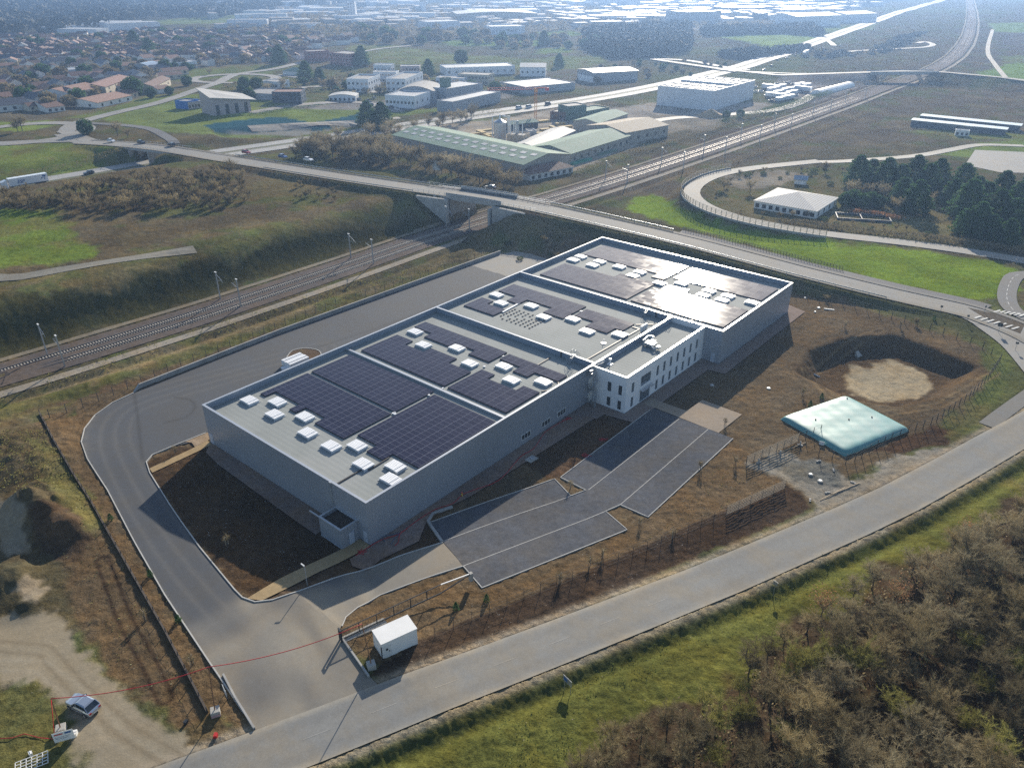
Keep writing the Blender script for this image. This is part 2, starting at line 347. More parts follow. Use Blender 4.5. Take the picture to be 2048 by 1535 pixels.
mat('tile_brown', (.15, .085, .065), rough=.8, var=.3, scale=1.2, ribs=(.7, 'y', .5))
mat('tile_orange', (.25, .145, .105), rough=.8, var=.25, scale=1.0, obj_var=.25, ribs=(.7, 'y', .5))
mat('tile_red', (.22, .125, .10), rough=.8, var=.25, scale=1.0, obj_var=.3)
mat('slate', (.10, .10, .115), rough=.6, var=.2, obj_var=.3)
mat('house_wall', (.72, .71, .68), rough=.85, var=.08, obj_var=.15)
mat('house_cream', (.52, .46, .36), rough=.85, var=.08, obj_var=.15)
mat('wall_beige', (.36, .33, .28), rough=.8, var=.1, ribs=(.9, 'xy', .3))
mat('wall_grey', (.32, .34, .37), rough=.6, var=.06, ribs=(.9, 'xy', .3))
mat('wall_darkblue', (.06, .08, .11), rough=.5, var=.1)
mat('wall_pink', (.34, .17, .15), rough=.8, var=.1)
mat('wall_lilac', (.44, .38, .38), rough=.8, var=.05, ribs=(1.2, 'z', .4))
mat('wall_whitebig', (.62, .65, .70), rough=.45, var=.03, ribs=(1.0, 'xy', .3))
mat('wall_green', (.10, .17, .13), rough=.7, var=.1)
mat('crane_orange', (.60, .25, .04), rough=.5, var=.05)
mat('rail_steel', (.30, .27, .25), rough=.5, metal=.6, var=.1)
mat('sleeper', (.40, .36, .30), rough=.85, var=.2)
mat('bark', (.10, .085, .065), rough=.9, var=.2)
mat('bark_grey', (.105, .095, .08), rough=.9, var=.2, obj_var=.2)
mat('twig_grey', (.35, .295, .18), rough=.9, var=.25, obj_var=.3, transl=.3)
mat('twig_brown', (.31, .25, .135), rough=.9, var=.25, obj_var=.3, transl=.3)
mat('twig_olive', (.31, .29, .09), rough=.9, var=.25, obj_var=.3, transl=.3)
mat('twig_dark', (.22, .18, .10), rough=.9, var=.25, obj_var=.3, transl=.3)
mat('leaf_rust', (.42, .22, .11), rough=.8, var=.3, scale=2, obj_var=.2, transl=.4)
mat('leaf_cypress', (.058, .118, .040), rough=.8, var=.45, scale=1.2, obj_var=.2, transl=.4)
mat('leaf_hedge', (.075, .105, .035), rough=.8, var=.35, scale=1.5, obj_var=.25, transl=.4)
mat('leaf_pale', (.14, .20, .15), rough=.6, var=.3, scale=1.5)
mat('far_wood', (.10, .10, .075), rough=.95, var=.35, scale=.03)
mat('sand', (.40, .28, .15), rough=.9, var=.15, bump=.5)
mat('grey_plastic', (.30, .31, .33), rough=.5, var=.1)
mat('pipe_green', (.05, .30, .22), rough=.5, var=.1)
def smooth(pl, k=3, closed=False):
    P = np.asarray(pl, float); n = len(P); out = []
    rngi = range(n) if closed else range(n - 1)
    for i in rngi:
        if closed: p0, p1, p2, p3 = P[(i - 1) % n], P[i], P[(i + 1) % n], P[(i + 2) % n]
        else: p1, p2 = P[i], P[i + 1]; p0 = P[i - 1] if i else 2 * p1 - p2; p3 = P[i + 2] if i + 2 < n else 2 * p2 - p1
        for j in range(k):
            t = j / k; out.append(.5 * ((2 * p1) + (-p0 + p2) * t + (2 * p0 - 5 * p1 + 4 * p2 - p3) * t * t + (-p0 + 3 * p1 - 3 * p2 + p3) * t ** 3))
    if not closed: out.append(P[-1])
    return [tuple(q) for q in out]
RAIL = smooth(RAIL, 2); BROAD = smooth(BROAD, 2); HIGH = smooth(HIGH, 2); SLIP = smooth(SLIP, 3); NROAD = smooth(NROAD, 2)
# ================================================================ GROUND
# cover zones: (outline in the photograph's survey pixels, colour, grain, edge softness m, edge raggedness m)
GREEN = (.115, .148, .028); VIVID_ = (.150, .235, .040); DULL = (.105, .125, .040); DARKG = (.058, .058, .026); SCRUB = (.112, .094, .060)
SOIL = (.130, .100, .064); DARKSOIL = (.075, .050, .034); PALE = (.36, .31, .22); GREYG = (.24, .225, .20); LITTER = (.070, .052, .034)
ZONES = [
 # far plain
 ([(-400, 95), (0, 80), (300, 60), (700, 50), (1200, 30), (1300, 200), (900, 130), (700, 130), (520, 150), (300, 205), (150, 250), (0, 265), (-400, 290)], (.125, .115, .085), 1, 10, 10),
 ([(-500, 60), (0, 78), (250, 60), (430, 45), (700, 20), (700, -30), (-500, -30)], (.070, .072, .055), 1, 20, 20),
 ([(-100, -28), (0, -6), (110, 0), (60, 8), (-100, 10)], GREEN, 1, 10, 5),
 ([(290, 43), (420, 33), (560, 27), (640, 12), (800, 12), (800, 20), (700, 24), (560, 36), (430, 48), (330, 50)], (.15, .19, .07), 1, 8, 6),
 ([(1235, 15), (1560, 0), (1560, 40), (1420, 62), (1235, 60)], (.24, .235, .22), 1, 10, 8),
 ([(560, 12), (1235, 8), (1235, 60), (560, 55)], (.17, .165, .15), 1, 20, 20),
 ([(1440, 74), (1490, 68), (1560, 69), (1640, 75), (1644, 84), (1600, 94), (1555, 103), (1500, 88)], (.20, .27, .07), 1, 4, 4),
 ([(1620, 56), (1700, 52), (1760, 44), (1740, 60), (1660, 66)], (.15, .19, .06), 1, 4, 4),
 ([(1700, 100), (1900, 60), (2200, -20), (2200, 130), (1960, 170), (1700, 150)], (.105, .090, .068), 1, 10, 10),
 ([(1975, 48), (2200, 40), (2200, 66), (1990, 64)], (.16, .23, .06), 1, 4, 3),
 ([(2000, 68), (2200, 66), (2200, 105), (2005, 112)], (.10, .085, .075), 1, 4, 3),
 ([(1950, 150), (2010, 128), (2200, 120), (2200, 175), (2060, 165)], (.16, .24, .055), 1, 3, 3),
 ([(2000, 112), (2200, 104), (2200, 122), (2010, 126)], (.13, .16, .06), 1, 3, 3),
 ([(880, 82), (990, 77), (1110, 82), (1090, 92), (900, 92)], (.13, .19, .05), 1, 4, 2),
 ([(1065, 66), (1140, 62), (1180, 70), (1120, 74)], (.14, .20, .05), 1, 4, 2),
 ([(690, 92), (760, 88), (900, 107), (1060, 117), (1130, 112), (1190, 110), (1210, 125), (1110, 142), (890, 132), (745, 127), (690, 112)], (.145, .17, .062), 1, 5, 6),
 ([(1075, 98), (1130, 94), (1150, 104), (1070, 108)], (.14, .19, .05), 1, 4, 3),
 ([(1560, 160), (1780, 160), (1640, 210), (1560, 190)], (.21, .20, .19), 1, 4, 3),
 ([(1380, 110), (1560, 110), (1460, 145), (1300, 150), (1270, 120)], (.10, .098, .058), 1, 10, 6),
 ([(1640, 105), (1860, 95), (1880, 110), (1800, 135), (1600, 150)], (.095, .088, .058), 1, 8, 6),
 # roundabout quarter
 ([(180, 245), (300, 200), (430, 195), (560, 210), (700, 210), (735, 226), (640, 262), (420, 282), (330, 276), (255, 262)], (.150, .190, .060), 1, 2, 2),
 ([(330, 145), (480, 132), (600, 132), (520, 152), (350, 165)], (.13, .16, .055), 1, 3, 3),
 ([(-60, 258), (110, 252), (128, 262), (60, 274), (-60, 276)], (.15, .20, .05), 1, 1.5, 1.5),
 ([(440, 160), (500, 156), (500, 162), (450, 167)], (.14, .18, .05), 1, 1, 1),
 ([(200, 232), (330, 198), (440, 172), (450, 176), (340, 205), (215, 240), (100, 255)], (.13, .165, .05), 1, 1.5, 2),
 ([(-200, 300), (60, 284), (170, 284), (262, 302), (284, 322), (200, 340), (60, 352), (-200, 372)], (.135, .175, .045), 1, 2, 3),
 ([(560, 276), (740, 250), (900, 238), (1000, 236), (1000, 242), (800, 262), (600, 286)], (.13, .16, .05), 1, 2, 3),
 ([(700, 232), (900, 214), (930, 212), (900, 222), (720, 240)], (.14, .18, .05), 1, 2, 2),
 ([(500, 232), (700, 214), (750, 226), (730, 234), (600, 262), (430, 272), (400, 256)], (.145, .19, .05), 1, 2, 2),
 ([(500, 226), (720, 205), (1020, 180), (1020, 196), (780, 222), (730, 220)], (.20, .195, .185), 1, 2, 2),
 # timber yard
 ([(730, 300), (860, 250), (1000, 238), (1180, 205), (1300, 235), (1340, 262), (1150, 340), (1040, 360), (860, 320)], (.33, .30, .25), 1, 2, 2),
 ([(1170, 225), (1300, 206), (1540, 205), (1520, 225), (1330, 265), (1300, 262)], (.29, .27, .24), 1, 2, 3),
 ([(1290, 228), (1440, 240), (1540, 225), (1420, 262), (1330, 262)], (.22, .20, .16), 1, 2, 3),
 # upper field by the railway
 ([(-300, 520), (-300, 404), (0, 388), (200, 352), (430, 330), (560, 340), (700, 360), (860, 392), (880, 430), (830, 440), (700, 455), (430, 510), (200, 560), (-200, 640)], SCRUB, 1, 3, 4),
 ([(60, 420), (200, 385), (330, 372), (480, 388), (500, 402), (400, 420), (200, 425)], (.085, .070, .045), 1, 3, 5),
 ([(560, 345), (640, 355), (640, 400), (520, 405), (480, 380)], (.125, .112, .060), 1, 4, 4),
 ([(480, 460), (620, 440), (740, 425), (700, 440), (500, 480)], (.12, .14, .05), 1, 3, 4),
 ([(-300, 422), (0, 419), (95, 419), (125, 430), (150, 455), (196, 516), (60, 535), (-300, 560)], (.125, .175, .035), 1, 1.5, 2),
 ([(-200, 600), (100, 545), (380, 500), (700, 452), (790, 432), (820, 436), (740, 462), (420, 512), (120, 572), (-200, 640)], (.115, .110, .050), 1, 2, 3),
 ([(420, 492), (600, 455), (820, 425), (845, 434), (700, 462), (560, 490), (440, 505)], (.11, .118, .045), 1, 2, 2),
 # railway slopes and verges
 ([(-200, 645), (100, 590), (420, 540), (700, 470), (800, 450), (880, 440), (900, 452), (700, 505), (400, 598), (0, 715), (-200, 770)], DARKG, 1, 2, 3),
 ([(-200, 650), (100, 600), (330, 545), (560, 500), (560, 510), (330, 565), (100, 620), (-200, 680)], (.19, .165, .085), 1, 2, 3),
 ([(600, 345), (900, 380), (960, 395), (960, 425), (880, 440), (780, 425), (700, 395)], (.075, .078, .038), 1, 2, 3),
 ([(1020, 440), (1050, 405), (1200, 442), (1400, 492), (1600, 545), (1800, 596), (1960, 640), (2000, 700), (1880, 660), (1600, 575), (1300, 500), (1150, 475)], (.075, .080, .040), 1, 2, 3),
 ([(-200, 900), (0, 806), (270, 730), (500, 660), (700, 596), (880, 536), (1010, 495), (1050, 470), (1100, 480), (1170, 486), (1090, 520), (1000, 530), (870, 560), (560, 660), (270, 760), (0, 850), (-200, 930)], (.115, .120, .045), 1, 2, 3),
 ([(0, 800), (270, 722), (500, 650), (700, 585), (900, 520), (1010, 480), (1010, 488), (890, 530), (700, 596), (500, 662), (270, 736), (0, 815)], (.19, .155, .090), 1, 1.5, 2),
 ([(1040, 478), (1180, 484), (1150, 512), (1100, 520), (1010, 508)], (.17, .135, .085), 1, 2, 2),
 # rough land east of the railway
 ([(1010, 445), (1100, 385), (1300, 312), (1560, 228), (1800, 150), (1890, 150), (1840, 175), (1600, 262), (1400, 335), (1230, 392), (1060, 440)], (.098, .078, .060), 1, 2, 3),
 ([(1150, 400), (1300, 350), (1560, 262), (1800, 185), (2200, 165), (2200, 330), (1900, 280), (1700, 290), (1560, 320), (1400, 345), (1380, 400), (1300, 400)], (.112, .095, .068), 1, 4, 5),
 ([(1250, 420), (1265, 395), (1300, 388), (1340, 400), (1380, 425), (1440, 448), (1530, 468), (1620, 478), (1700, 480), (1860, 502), (2010, 528), (2048, 545), (2040, 575), (2016, 600), (1960, 602), (1840, 578), (1700, 545), (1500, 490), (1350, 450)], (.155, .225, .028), 1, 1.5, 1.5),
 ([(1860, 310), (1960, 285), (2200, 270), (2200, 300), (1990, 318)], (.15, .20, .05), 1, 1.5, 2),
 ([(1800, 262), (1900, 255), (2060, 270), (2060, 282), (1850, 272)], (.14, .17, .05), 1, 2, 2),
 ([(1430, 340), (1500, 335), (1620, 330), (1760, 400), (2048, 480), (2300, 520), (1800, 480), (1600, 452), (1440, 415), (1410, 380)], (.125, .115, .060), 1, 1.5, 3),
 ([(1440, 350), (1560, 340), (1640, 350), (1560, 372), (1470, 375)], (.25, .225, .18), 1, 1.5, 3),
 ([(1690, 490), (1800, 380), (1960, 400), (1960, 480), (1800, 480)], (.15, .14, .07), 1, 3, 4),
 # the lot
 ([(163, 800), (270, 772), (700, 640), (1020, 505), (1160, 510), (1590, 590), (1690, 600), (1960, 690), (1990, 760), (1880, 850), (1800, 905), (1620, 1010), (1100, 1240), (830, 1350), (700, 1300), (600, 1480), (480, 1480), (300, 1200), (60, 850)], SOIL, 1, 1, 1.5),
 ([(30, 830), (160, 800), (270, 768), (500, 690), (800, 590), (1000, 515), (1005, 508), (800, 575), (500, 680), (270, 758), (150, 790)], (.135, .096, .06), 1, .8, 1),
 ([(80, 830), (250, 795), (190, 840), (165, 900), (220, 1010), (330, 1210), (510, 1460), (500, 1480), (420, 1440), (300, 1250), (150, 1000)], (.14, .10, .058), 1, .8, .8),
 ([(80, 830), (130, 880), (200, 1050), (330, 1260), (420, 1430), (380, 1460), (250, 1380), (150, 1240), (120, 1100), (60, 960)], (.125, .092, .056), 1, .8, .8),
 ([(-300, 860), (60, 836), (110, 900), (170, 1000), (160, 1080), (60, 1130), (-300, 1150)], (.105, .085, .050), 1, 1, 2),
 ([(60, 870), (130, 920), (190, 1010), (200, 1060), (150, 1050), (90, 960)], (.125, .118, .05), 1, .8, 1),
 ([(-10, 1000), (30, 990), (60, 1060), (50, 1110), (20, 1110), (-10, 1070)], (.25, .215, .16), .6, .5, .6),
 ([(20, 1175), (60, 1145), (90, 1165), (85, 1200), (40, 1200)], (.27, .23, .17), .6, .5, .6),
 ([(-200, 1245), (60, 1222), (110, 1220), (150, 1290), (230, 1360), (300, 1440), (420, 1475), (520, 1490), (420, 1550), (100, 1560), (150, 1440), (60, 1370), (-200, 1360)], (.285, .245, .178), .3, .6, .8),
 ([(-200, 1362), (60, 1372), (140, 1435), (165, 1545), (-200, 1700)], (.115, .115, .045), 1, .8, 1.2),
 ([(370, 1460), (420, 1430), (500, 1450), (515, 1470), (430, 1505), (375, 1500)], (.13, .10, .055), 1, .4, .6),
 ([(700, 1236), (760, 1205), (850, 1163), (930, 1138), (962, 1178), (1080, 1150), (1258, 1062), (1296, 1036), (1466, 882), (1560, 960), (1568, 975), (1300, 1085), (1000, 1215), (830, 1290), (760, 1330), (700, 1290)], (.148, .106, .062), 1, .6, .8),
 ([(735, 1348), (830, 1282), (1000, 1215), (1300, 1085), (1568, 968), (1600, 985), (1622, 1015), (1590, 1035), (1400, 1108), (1150, 1220), (960, 1300), (850, 1345), (770, 1362)], (.066, .047, .033), 1, .3, .3),
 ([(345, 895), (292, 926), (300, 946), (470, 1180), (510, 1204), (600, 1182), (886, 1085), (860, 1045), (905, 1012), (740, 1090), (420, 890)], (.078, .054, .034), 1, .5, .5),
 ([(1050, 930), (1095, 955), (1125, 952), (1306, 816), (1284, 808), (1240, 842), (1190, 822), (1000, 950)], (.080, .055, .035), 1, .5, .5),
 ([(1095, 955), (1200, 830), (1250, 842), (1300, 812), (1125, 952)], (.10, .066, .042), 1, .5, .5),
 ([(1110, 1110), (1240, 1035), (1180, 1080)], (.24, .18, .10), 1, 1, 1.5),
 ([(700, 1120), (640, 1150), (560, 1190), (500, 1200), (560, 1200), (850, 1090)], (.12, .085, .055), 1, .5, .5),
 ([(60, 1005), (130, 1015), (188, 1078), (170, 1118), (110, 1120), (70, 1080)], (.085, .062, .042), 1, .6, .8),
 ([(408, 262), (560, 241), (625, 248), (725, 226), (738, 236), (600, 262), (430, 274)], (.030, .085, .110), .4, .6, .1),
 ([(495, 268), (600, 254), (640, 255), (738, 235), (700, 246), (600, 264), (430, 274)], (.22, .22, .20), .5, .6, .1),
 # pond
 ([(1588, 745), (1612, 700), (1700, 672), (1790, 668), (1880, 700), (1930, 720), (1965, 735), (1900, 790), (1800, 815), (1700, 800)], (.098, .072, .045), 1, 1, 1),
 ([(1690, 752), (1706, 728), (1740, 738), (1770, 716), (1812, 728), (1850, 752), (1864, 774), (1826, 796), (1750, 800), (1700, 782)], (.35, .295, .20), .8, .6, 1.0),
 # gravel east
 ([(1500, 930), (1560, 900), (1700, 960), (1820, 900), (1930, 890), (1980, 872), (2030, 840), (1880, 930), (1640, 1025), (1600, 985), (1560, 955)], (.27, .25, .21), .8, .6, 1.0),
 ([(1530, 925), (1620, 915), (1690, 930), (1690, 965), (1590, 960)], (.155, .155, .14), 1, .6, 1.2),
 ([(1740, 905), (1800, 880), (1870, 850), (1920, 865), (1900, 890), (1800, 905)], (.085, .055, .035), 1, .4, .6),
 ([(1905, 890), (1990, 810), (2048, 700), (2048, 640), (1990, 650), (1998, 740), (1900, 850)], (.11, .13, .045), 1, 1, 2),
 # near bank and wood
 ([(620, 1545), (780, 1487), (900, 1442), (1130, 1345), (1400, 1217), (1630, 1113), (1870, 1003), (2048, 915), (2300, 780), (2300, 1400), (1500, 1700), (600, 1700)], (.102, .108, .030), 1, .4, .3),
 ([(640, 1549), (900, 1452), (1130, 1356), (1400, 1228), (1630, 1124), (1870, 1014), (2048, 926), (2300, 790), (2300, 805), (2048, 940), (1870, 1028), (1630, 1142), (1400, 1248), (1130, 1374), (900, 1476), (700, 1549)], (.070, .080, .030), 1, .4, .3),
 ([(1150, 1600), (1200, 1480), (1330, 1420), (1480, 1340), (1600, 1255), (1720, 1180), (1830, 1120), (1950, 1060), (2010, 1010), (2200, 960), (2300, 1500), (1500, 1700)], LITTER, 1, 1.2, 2),
]
RZ = [([G(a, b) for a, b in z[0]] if max(q[1] for q in z[0]) < 300 else PT(z[0]), *z[1:]) for z in ZONES]
def cover(x, y, base=(.098, .088, .054), zones=None, extra=None):
    n = x.size; c = np.empty((n, 4)); c[:, :3] = base; c[:, 3] = 1.0
    # countryside patchwork between the named zones
    f = vnoise(x, y, 120, 21); c[:, :3] = np.where((f > .55)[:, None], np.array((.100, .112, .048)), c[:, :3])
    r = np.hypot(x, y)
    for poly, col, gr, soft, rag in (RZ if zones is None else zones):
        P = np.array(poly); m = (x > P[:, 0].min() - 12 - soft) & (x < P[:, 0].max() + 12 + soft) & (y > P[:, 1].min() - 12 - soft) & (y < P[:, 1].max() + 12 + soft)
        if not m.any(): continue
        xm = x[m] + (vnoise(x[m], y[m], rag * 2.2 + .3, 31) - .5) * rag * 2 + (vnoise(x[m], y[m], rag * .7 + .2, 33) - .5) * rag
        ym = y[m] + (vnoise(x[m], y[m], rag * 2.2 + .3, 37) - .5) * rag * 2 + (vnoise(x[m], y[m], rag * .7 + .2, 39) - .5) * rag
        k = sstep(-soft, soft, sdf(xm, ym, poly))[:, None]
        cc = np.array([*col, gr]); c[m] = c[m] * (1 - k) + cc * k
    if extra: extra(x, y, c)
    return c
def ground_extra(x, y, c):
    r = np.hypot(x, y)
    # greener and drier patches inside rough grass; weeds creep over soil
    a = sstep(.50, .68, vnoise(x, y, 9, 51) * .6 + vnoise(x, y, 3.1, 52) * .4)[:, None] * .5
    k = ((c[:, 1] > c[:, 0] * .82) & (c[:, 0] > .09) & (c[:, 1] < .18) & (r > 130))[:, None]
    c[:, :3] = np.where(k, c[:, :3] * (1 - a) + np.array((.155, .125, .065)) * a, c[:, :3])
    b = sstep(.55, .7, vnoise(x, y, 14, 61) * .55 + vnoise(x, y, 4.3, 62) * .45)[:, None] * .6
    k = ((c[:, 0] > c[:, 1] * 1.1) & (c[:, 0] < .2) & (r > 150) & ~inside(x, y, LOTP))[:, None]
    c[:, :3] = np.where(k, c[:, :3] * (1 - b) + np.array((.085, .110, .035)) * b, c[:, :3])
    # dust along the near road edge
    dn, _, _ = seg_dist(x, y, NROAD, signed=True); k = (np.exp(-((np.abs(dn) - 3.9) / .7) ** 2) * (r < 260) * .8)[:, None]
    c[:, :3] = c[:, :3] * (1 - k) + np.array((.34, .29, .22)) * k
    # faint wheel tracks and drainage streaks on the neighbouring plot and the lot
    for pl, wd, col in TRACKS:
        d, _, _ = seg_dist(x, y, pl); k = (np.exp(-((np.abs(d) - .8) / .28) ** 2) * wd)[:, None]; c[:, :3] = c[:, :3] * (1 - k) + np.array(col) * k
LOTP = PT([(150, 800), (700, 600), (1050, 500), (1590, 585), (1900, 650), (1985, 720), (1940, 840), (1640, 1020), (1000, 1290), (740, 1370), (500, 1480), (160, 900)])
TRACKS = [(PT([(205, 1120), (250, 1240), (300, 1330), (330, 1395)]), .9, (.05, .035, .025)),
          (PT([(-20, 1290), (90, 1300), (160, 1380), (250, 1460), (350, 1520)]), .55, (.20, .165, .115)),
          (PT([(-20, 1330), (80, 1330), (170, 1400), (230, 1470), (330, 1535)]), .45, (.34, .30, .23)),
          (PT([(1690, 1000), (1600, 780), (1560, 700)]), .0, (.2, .15, .09)),
          (PT([(1610, 745), (1700, 690), (1760, 660)]), .55, (.24, .18, .11)),
          (PT([(1610, 745), (1660, 790), (1750, 830), (1880, 810), (1990, 745)]), .55, (.25, .19, .11))]
gmat('ground_cover', rough=1, spec=0, stones=1, bumpd=.11, fine=5.0, furrow=0)
gmat('asphalt_sheet', rough=.82, bumpd=.006, fine=5.0, spec=.22, amp=.32)
gmat('far_asphalt', rough=.75, bumpd=.01, fine=3.0, spec=.25)
gmat('gravel_sheet', rough=1, bumpd=.04, fine=7.0, spec=.06, amp=.75)
def colour_mesh(me, c):
    a = me.color_attributes.new('Col', 'FLOAT_COLOR', 'POINT'); a.data.foreach_set('color', c.astype(np.float32).ravel())
def make_ground():
    deps = np.concatenate([np.linspace(R(72), R(5.2), 760), R(5.2) * np.exp(np.linspace(0, math.log(.62 / 5.2), 150))[1:]])
    rad = CAMH / np.tan(deps); azs = np.linspace(R(-58), R(58), 1150)
    RR, AA = np.meshgrid(rad, azs, indexing='ij'); x = (RR * np.sin(AA)).ravel(); y = (RR * np.cos(AA)).ravel()
    z = T(x, y); r = np.hypot(x, y)
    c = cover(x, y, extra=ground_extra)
    # clods, tufts and ruts: real relief where no paved sheet lies on it
    soil = (c[:, 3] > .5)
    rough = np.where(r < 320, (vnoise(x, y, .9, 71) - .5) * .16 + (vnoise(x, y, .35, 72) - .5) * .10, 0)
    nR, nA = len(rad), len(azs)
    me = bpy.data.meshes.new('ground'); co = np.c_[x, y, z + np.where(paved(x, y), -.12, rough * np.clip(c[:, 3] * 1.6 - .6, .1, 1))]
    me.vertices.add(len(co)); me.vertices.foreach_set('co', co.astype(np.float32).ravel())
    i = np.arange(nR - 1)[:, None] * nA + np.arange(nA - 1)[None, :]; i = i.ravel()
    q = np.c_[i, i + nA, i + nA + 1, i + 1]; nf = len(q)
    me.loops.add(nf * 4); me.loops.foreach_set('vertex_index', q.ravel().astype(np.int32))
    me.polygons.add(nf); me.polygons.foreach_set('loop_start', (np.arange(nf) * 4).astype(np.int32)); me.polygons.foreach_set('loop_total', np.full(nf, 4, np.int32))
    me.polygons.foreach_set('use_smooth', np.ones(nf, bool)); me.materials.append(MATS['ground_cover']); me.update(calc_edges=True)
    colour_mesh(me, c); o = bpy.data.objects.new('ground', me); COL.objects.link(o); o['kind'] = 'structure'
    return o
SHEETS = []   # outlines of paved areas (world xy)
def paved(x, y):
    m = np.zeros(x.shape, bool)
    for P in SHEETS:
        A = np.array(P); k = (x > A[:, 0].min()) & (x < A[:, 0].max()) & (y > A[:, 1].min()) & (y < A[:, 1].max())
        if k.any(): m[k] |= inside(x[k], y[k], P)
    return m
def sheet(name, poly, m, off=.06, res=1.5, col=(.2, .2, .2), grain=1.0, paint=None, kind='structure', zf=None, pave=True):
    """a thin surface laid on the ground, cut from its outline in cells of res metres"""
    from mathutils.geometry import delaunay_2d_cdt
    V = []
    for i in range(len(poly)):
        p, q = poly[i], poly[(i + 1) % len(poly)]; k = max(1, int(math.hypot(q[0] - p[0], q[1] - p[1]) / res))
        V += [(p[0] + (q[0] - p[0]) * j / k, p[1] + (q[1] - p[1]) * j / k) for j in range(k)]
    n = len(V); A = np.array(poly)
    gx, gy = np.meshgrid(np.arange(A[:, 0].min(), A[:, 0].max(), res), np.arange(A[:, 1].min(), A[:, 1].max(), res)); gx = gx.ravel(); gy = gy.ravel()
    k = sdf(gx, gy, poly) > res * .35
    V += list(zip(gx[k], gy[k]))
    vs, _, fs = delaunay_2d_cdt([Vector(p) for p in V], [(i, (i + 1) % n) for i in range(n)], [], 1, 1e-4)[:3]
    co = np.array([v[:] for v in vs]); z = (zf or T)(co[:, 0], co[:, 1]) + off
    me = bpy.data.meshes.new(name); me.from_pydata(np.c_[co, z].tolist(), [], [tuple(f) for f in fs]); me.update()
    if len(me.polygons) and me.polygons[0].normal.z < 0: me.flip_normals()
    me.materials.append(MATS[m])
    c = np.empty((len(co), 4)); c[:, :3] = col; c[:, 3] = grain
    if paint: paint(co[:, 0], co[:, 1], c)
    colour_mesh(me, c); o = bpy.data.objects.new(name, me); COL.objects.link(o); o['kind'] = kind
    if pave: SHEETS.append(poly)
    return o
def ribbon(name, pl, a, b, m, off=.06, col=(.2, .2, .2), grain=1.0, step=3.0, zmode='T', paint=None, kind='structure', n=4, dashes=None, pave=True):
    """a strip along a line, from a metres right to b metres left of it"""
    P = np.asarray(pl, float); 
    if P.shape[1] == 2: P = np.c_[P, np.zeros(len(P))]
    d = np.r_[0, np.cumsum(np.hypot(*np.diff(P[:, :2], axis=0).T))]; L = d[-1]
    spans = dashes and [(s, min(s + dashes[0], L)) for s in np.arange(0, L, dashes[1])] or [(0, L)]
    vs = []; fs = []
    for s0, s1 in spans:
        k = max(2, int((s1 - s0) / step) + 1); s = np.linspace(s0, s1, k); X = np.interp(s, d, P[:, 0]); Y = np.interp(s, d, P[:, 1]); Z = np.interp(s, d, P[:, 2])
        e = .5; tx = np.interp(s + e, d, P[:, 0]) - np.interp(s - e, d, P[:, 0]); ty = np.interp(s + e, d, P[:, 1]) - np.interp(s - e, d, P[:, 1]); l = np.hypot(tx, ty) + 1e-9; tx /= l; ty /= l
        b0 = len(vs)
        for i in range(k):
            for j in range(n + 1):
                q = a + (b - a) * j / n; vs.append((X[i] - ty[i] * q, Y[i] + tx[i] * q, Z[i]))
        for i in range(k - 1):
            for j in range(n):
                p = b0 + i * (n + 1) + j; fs.append((p, p + n + 1, p + n + 2, p + 1) if a < b and False else (p, p + n + 1, p + n + 2, p + 1)[::-1])
    co = np.array(vs)
    if zmode == 'T': co[:, 2] = T(co[:, 0], co[:, 1])
    co[:, 2] += off + .0004 * np.maximum(0, np.hypot(co[:, 0], co[:, 1]) - 300)
    me = bpy.data.meshes.new(name); me.from_pydata(co.tolist(), [], fs); me.update()
    if len(me.polygons) and me.polygons[0].normal.z < 0: me.flip_normals()
    me.materials.append(MATS[m]); c = np.empty((len(co), 4)); c[:, :3] = col; c[:, 3] = grain
    if paint: paint(co[:, 0], co[:, 1], c)
    colour_mesh(me, c); o = bpy.data.objects.new(name, me); COL.objects.link(o); o['kind'] = kind
    if pave and not dashes:
        X, Y = P[:, 0], P[:, 1]; t = np.gradient(P[:, :2], axis=0); t /= np.hypot(t[:, 0], t[:, 1])[:, None] + 1e-9
        e = .25; lo = [(X[i] - t[i, 1] * (a - e * (a < b) ), Y[i] + t[i, 0] * a) for i in range(len(P))]; hi = [(X[i] - t[i, 1] * b, Y[i] + t[i, 0] * b) for i in range(len(P))]
        for i in range(len(P) - 1): SHEETS.append([lo[i], lo[i + 1], hi[i + 1], hi[i]])
    return o
# ---------------------------------------------------------------- roads
def wear(x, y, c):
    d, _, _ = seg_dist(x, y, NROAD, signed=True); k = (np.exp(-((np.abs(d) - 1.9) / .5) ** 2) * .18)[:, None]; c[:, :3] = c[:, :3] * (1 - k) + np.array((.12, .12, .12)) * k
    e = sstep(2.7, 3.5, np.abs(d) + (vnoise(x, y, 2.5, 81) - .5) * .6)[:, None] * .75; c[:, :3] = c[:, :3] * (1 - e) + np.array((.36, .33, .27)) * e
ribbon('near_road', NROAD, -3.45, 3.45, 'asphalt_sheet', .088, (.222, .222, .212), .8, 1.5, paint=wear, n=16)
def subline(pl, s0, s1):
    P = np.asarray(pl, float); d = np.r_[0, np.cumsum(np.hypot(*np.diff(P[:, :2], axis=0).T))]
    s = np.unique(np.r_[s0, d[(d > s0) & (d < s1)], min(s1, d[-1])]); return [tuple(np.interp(s, d, P[:, i]) for i in range(P.shape[1]))[:] for _ in (0,)][0] if False else [tuple(float(np.interp(q, d, P[:, i])) for i in range(P.shape[1])) for q in s]
def arc_of(pl, pt):
    _, _, s = seg_dist(np.array([pt[0]]), np.array([pt[1]]), pl); return float(s[0])
